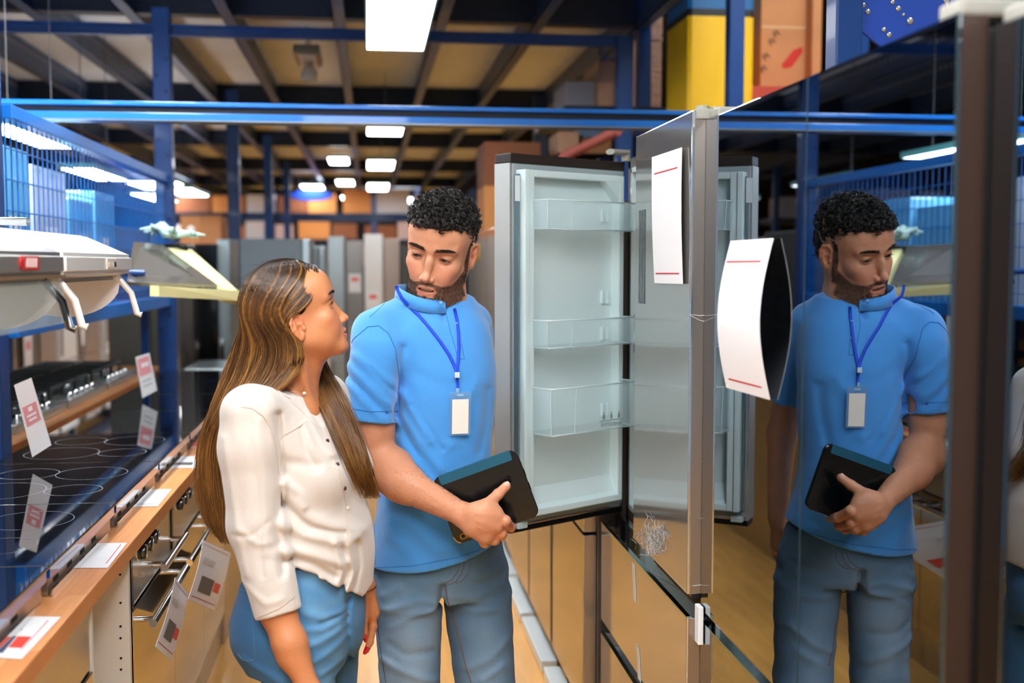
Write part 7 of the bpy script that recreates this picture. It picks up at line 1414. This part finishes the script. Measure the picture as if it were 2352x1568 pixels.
# ---------------------------------------------------------------- things the two people wear or hold
def build_carried(Yh):
    tl, tr, bl = at(1004, 1096, Yh + 0.098), at(1197, 1026, Yh + 0.068), at(1037, 1254, Yh + 0.094)
    M, W_, H_ = quad_frame(tl, tr, bl); ctr = (tr + bl) / 2
    t = thing('tablet', 'black tablet with a dark teal spine, held against the bearded man\'s belly', 'tablet'); t.matrix_world = Matrix.Translation(ctr) @ M
    sgn = -1
    black = mat('tablet_black', rgb=(8, 13, 15), rough=0.16, spec=0.5)
    mb = MB(); slab_xz(mb, rrect(W_, H_, 0.020), -0.006, 0.006, 0.002); mb.build('body', black, t)
    sp = MB(); slab_xz(sp, rrect(W_ - 0.034, 0.024, 0.004), -0.0082, 0.0075, 0.001, cz=H_ / 2 - 0.011); sp.build('spine', mat('teal_cover', rgb=(8, 84, 108), rough=0.45, bump=(500, 0.1, 2, (1, 1, 1))), t)
    for zz in (0.025, -0.012): MB().box(W_ / 2 - 0.0015, W_ / 2 + 0.0012, -0.002, 0.002, zz - 0.010, zz + 0.010).build('button', black, t)
    cb = MB(); slab_xz(cb, rrect(0.030, 0.015, 0.0074), -0.0072, -0.0055, 0.0004, cx=-W_ / 2 + 0.030, cz=-H_ / 2 + 0.016)
    c = cb.build('camera_plate', mat('amber_plate', rgb=(178, 128, 24), rough=0.3), t, label='amber camera plate')
    MB().lathe([(0.0001, -0.0082), (0.0044, -0.0082), (0.0048, -0.0072), (0.0048, -0.006)], (-W_ / 2 + 0.0235, 0, -H_ / 2 + 0.016), 1, 16).build('lens', mat('lens_black', rgb=(12, 8, 6), rough=0.08), c)
    MB().tube([(-W_ / 2 + 0.001, -0.003, -H_ / 2 + 0.022), (-W_ / 2 + 0.004, -0.003, -H_ / 2 + 0.010), (-W_ / 2 + 0.012, -0.003, -H_ / 2 + 0.0022)], 0.0032, 8).build('amber_edge', MATS['amber_plate'], t, label='amber edge strip')
    # lanyard with a badge
    shirt = next(o for o in bpy.data.objects if o.name == 'polo_shirt'); from mathutils.bvhtree import BVHTree
    off = Vector(shirt.parent.location); me = shirt.data; bv = BVHTree.FromPolygons([v.co + off for v in me.vertices], [p.vertices[:] for p in me.polygons])
    def on(px, py, lift):
        d = ray(px, py).normalized(); h = bv.ray_cast(Vector((0, 0, CH)), d, 5); return (h[0] - d * lift) if h[0] else at(px, py, 2.93)
    ly = thing('lanyard', 'royal blue lanyard hanging round the bearded man\'s neck', 'lanyard', tuple(at(1048, 850, 2.85)))
    o0 = ly.location; LB = mat('lanyard_blue', rgb=(22, 70, 214), rough=0.55, bump=(900, 0.2, 2, (1, 1, 1)))
    def strap(pts, wd):
        vs = []; k = len(pts)
        for i, p in enumerate(pts):
            a = pts[max(0, i - 1)]; b = pts[min(k - 1, i + 1)]; tn = (b - a).normalized(); nn = (Vector((0, 0, CH)) - p).normalized(); s_ = tn.cross(nn).normalized() * wd / 2
            vs += [p - s_ - o0, p + s_ - o0, p + s_ - nn * 0.0012 - o0, p - s_ - nn * 0.0012 - o0]
        fs = [(i * 4 + j, i * 4 + (j + 1) % 4, i * 4 + 4 + (j + 1) % 4, i * 4 + 4 + j) for i in range(k - 1) for j in range(4)] + [(0, 1, 2, 3), (k * 4 - 1, k * 4 - 2, k * 4 - 3, k * 4 - 4)]
        return MB().add(vs, fs, 0, True)
    pL = [(910, 656), (914, 668), (923, 684), (940, 703), (962, 724), (990, 757), (1012, 785), (1032, 815), (1044, 840), (1049, 856)]
    L_ = [at(x, y, 2.955 - 0.06 * max(0, min(1, (y - 650) / 90))) if y < 700 else on(x, y, 0.004) for x, y in pL]
    strap(L_, 0.0085).build('strap', LB, ly)
    pR = [(1044, 708), (1050, 735), (1053, 765), (1054, 800), (1052, 830), (1049, 856)]
    strap([on(x, y, 0.005) for x, y in pR], 0.0080).build('strap', LB, ly)
    c = on(1050, 866, 0.006)
    q = lambda x, y, l: on(x, y, l) - o0
    mb = MB(); p = q(1050, 861, 0.009); mb.box(p.x - 0.0062, p.x + 0.0062, p.y - 0.003, p.y + 0.003, p.z - 0.007, p.z + 0.007, c=0.001); mb.build('buckle', mat('clear_plastic_white', rgb=(200, 216, 226), rough=0.2), ly)
    strap([on(1050, 868, 0.006), on(1051, 880, 0.006), on(1051, 892, 0.006)], 0.007).build('loop', LB, ly)
    mb = MB(); p = q(1051, 900, 0.007); mb.box(p.x - 0.004, p.x + 0.004, p.y - 0.0015, p.y + 0.0015, p.z - 0.010, p.z + 0.010, c=0.0008); mb.build('clip', mat('clip_plastic', rgb=(150, 180, 200), rough=0.2), ly)
    b0 = on(1057, 950, 0.009); bd = thing('name_badge', 'blank white name badge in a clear sleeve, hung from the blue lanyard', 'badge', tuple(b0)); bd.rotation_euler = (R(4), 0, R(8))
    SL = mat('clear_sleeve', rgb=(120, 170, 215), rough=0.12, alpha=0.42, spec=0.8)
    mb = MB(); slab_xz(mb, rrect(0.056, 0.114, 0.004), -0.0009, 0.0009, 0.0003); mb.build('clear_sleeve', SL, bd)
    MB().box(-0.0215, 0.0215, -0.0016, -0.0010, -0.052, 0.038).build('card', mat('card_white', rgb=(236, 232, 222), rough=0.6), bd)
    sl = MB(); slab_xz(sl, rrect(0.018, 0.006, 0.0029), -0.0016, -0.0009, 0.0001, cz=0.049); sl.build('slot', mat('slot_edge', rgb=(150, 190, 222), rough=0.2), bd)
    # necklace with a pendant
    nl = thing('necklace', 'thin gold necklace with a small white pendant on the woman\'s neck', 'necklace', tuple(at(690, 895, 2.56)))
    bo = next(o for o in bpy.data.objects if o.name == 'body.001'); off = Vector(bo.parent.location); me = bo.data
    bv2 = BVHTree.FromPolygons([v.co + off for v in me.vertices], [p.vertices[:] for p in me.polygons]); o1 = nl.location
    def on2(px, py, lift=0.0015):
        d = ray(px, py).normalized(); h = bv2.ray_cast(Vector((0, 0, CH)), d, 3.2); return ((h[0] - d * lift) if h[0] else at(px, py, 2.56)) - o1
    pts = [(640, 874), (652, 884), (665, 891), (678, 896), (690, 898), (697, 896), (699, 886)]; MB().tube([on2(*p) for p in pts], 0.0007, 6).build('chain', mat('thin_gold', rgb=(180, 120, 66), rough=0.3, metal=0.8), nl)
    mb = MB(); mb.lathe([(0.0001, -0.0016), (0.0036, -0.0008), (0.0040, 0.0004), (0.0001, 0.0016)], tuple(on2(699, 903, 0.003)), 1, 14); mb.build('pendant', mat('pearl_white', rgb=(232, 226, 214), rough=0.25), nl)
    br = thing('bracelet', 'thin dark cord bracelet on the woman\'s far wrist beside her knotted blouse', 'bracelet', tuple(at(838, 1350, 2.77))); o2 = br.location
    c = Vector(at(839, 1352, 2.77)) - o2; ring = [c + Vector((0.0265 * math.cos(a), 0.030 * math.sin(a), 0.007 * math.cos(a))) for a in [2 * math.pi * i / 20 for i in range(20)]]
    MB().tube(ring, 0.0012, 6, closed=True).build('cord', mat('dark_cord', rgb=(30, 26, 26), rough=0.6), br)
    mb = MB(); 
    for i in (14, 15, 16): p = ring[i]; mb.lathe([(0.0001, -0.0022), (0.0022, -0.001), (0.0022, 0.001), (0.0001, 0.0022)], tuple(p), 0, 8)
    mb.build('beads', mat('steel_bead', rgb=(190, 190, 190), rough=0.2, metal=1), br)
_, _, Yh = build_man(); build_woman(); build_carried(Yh)
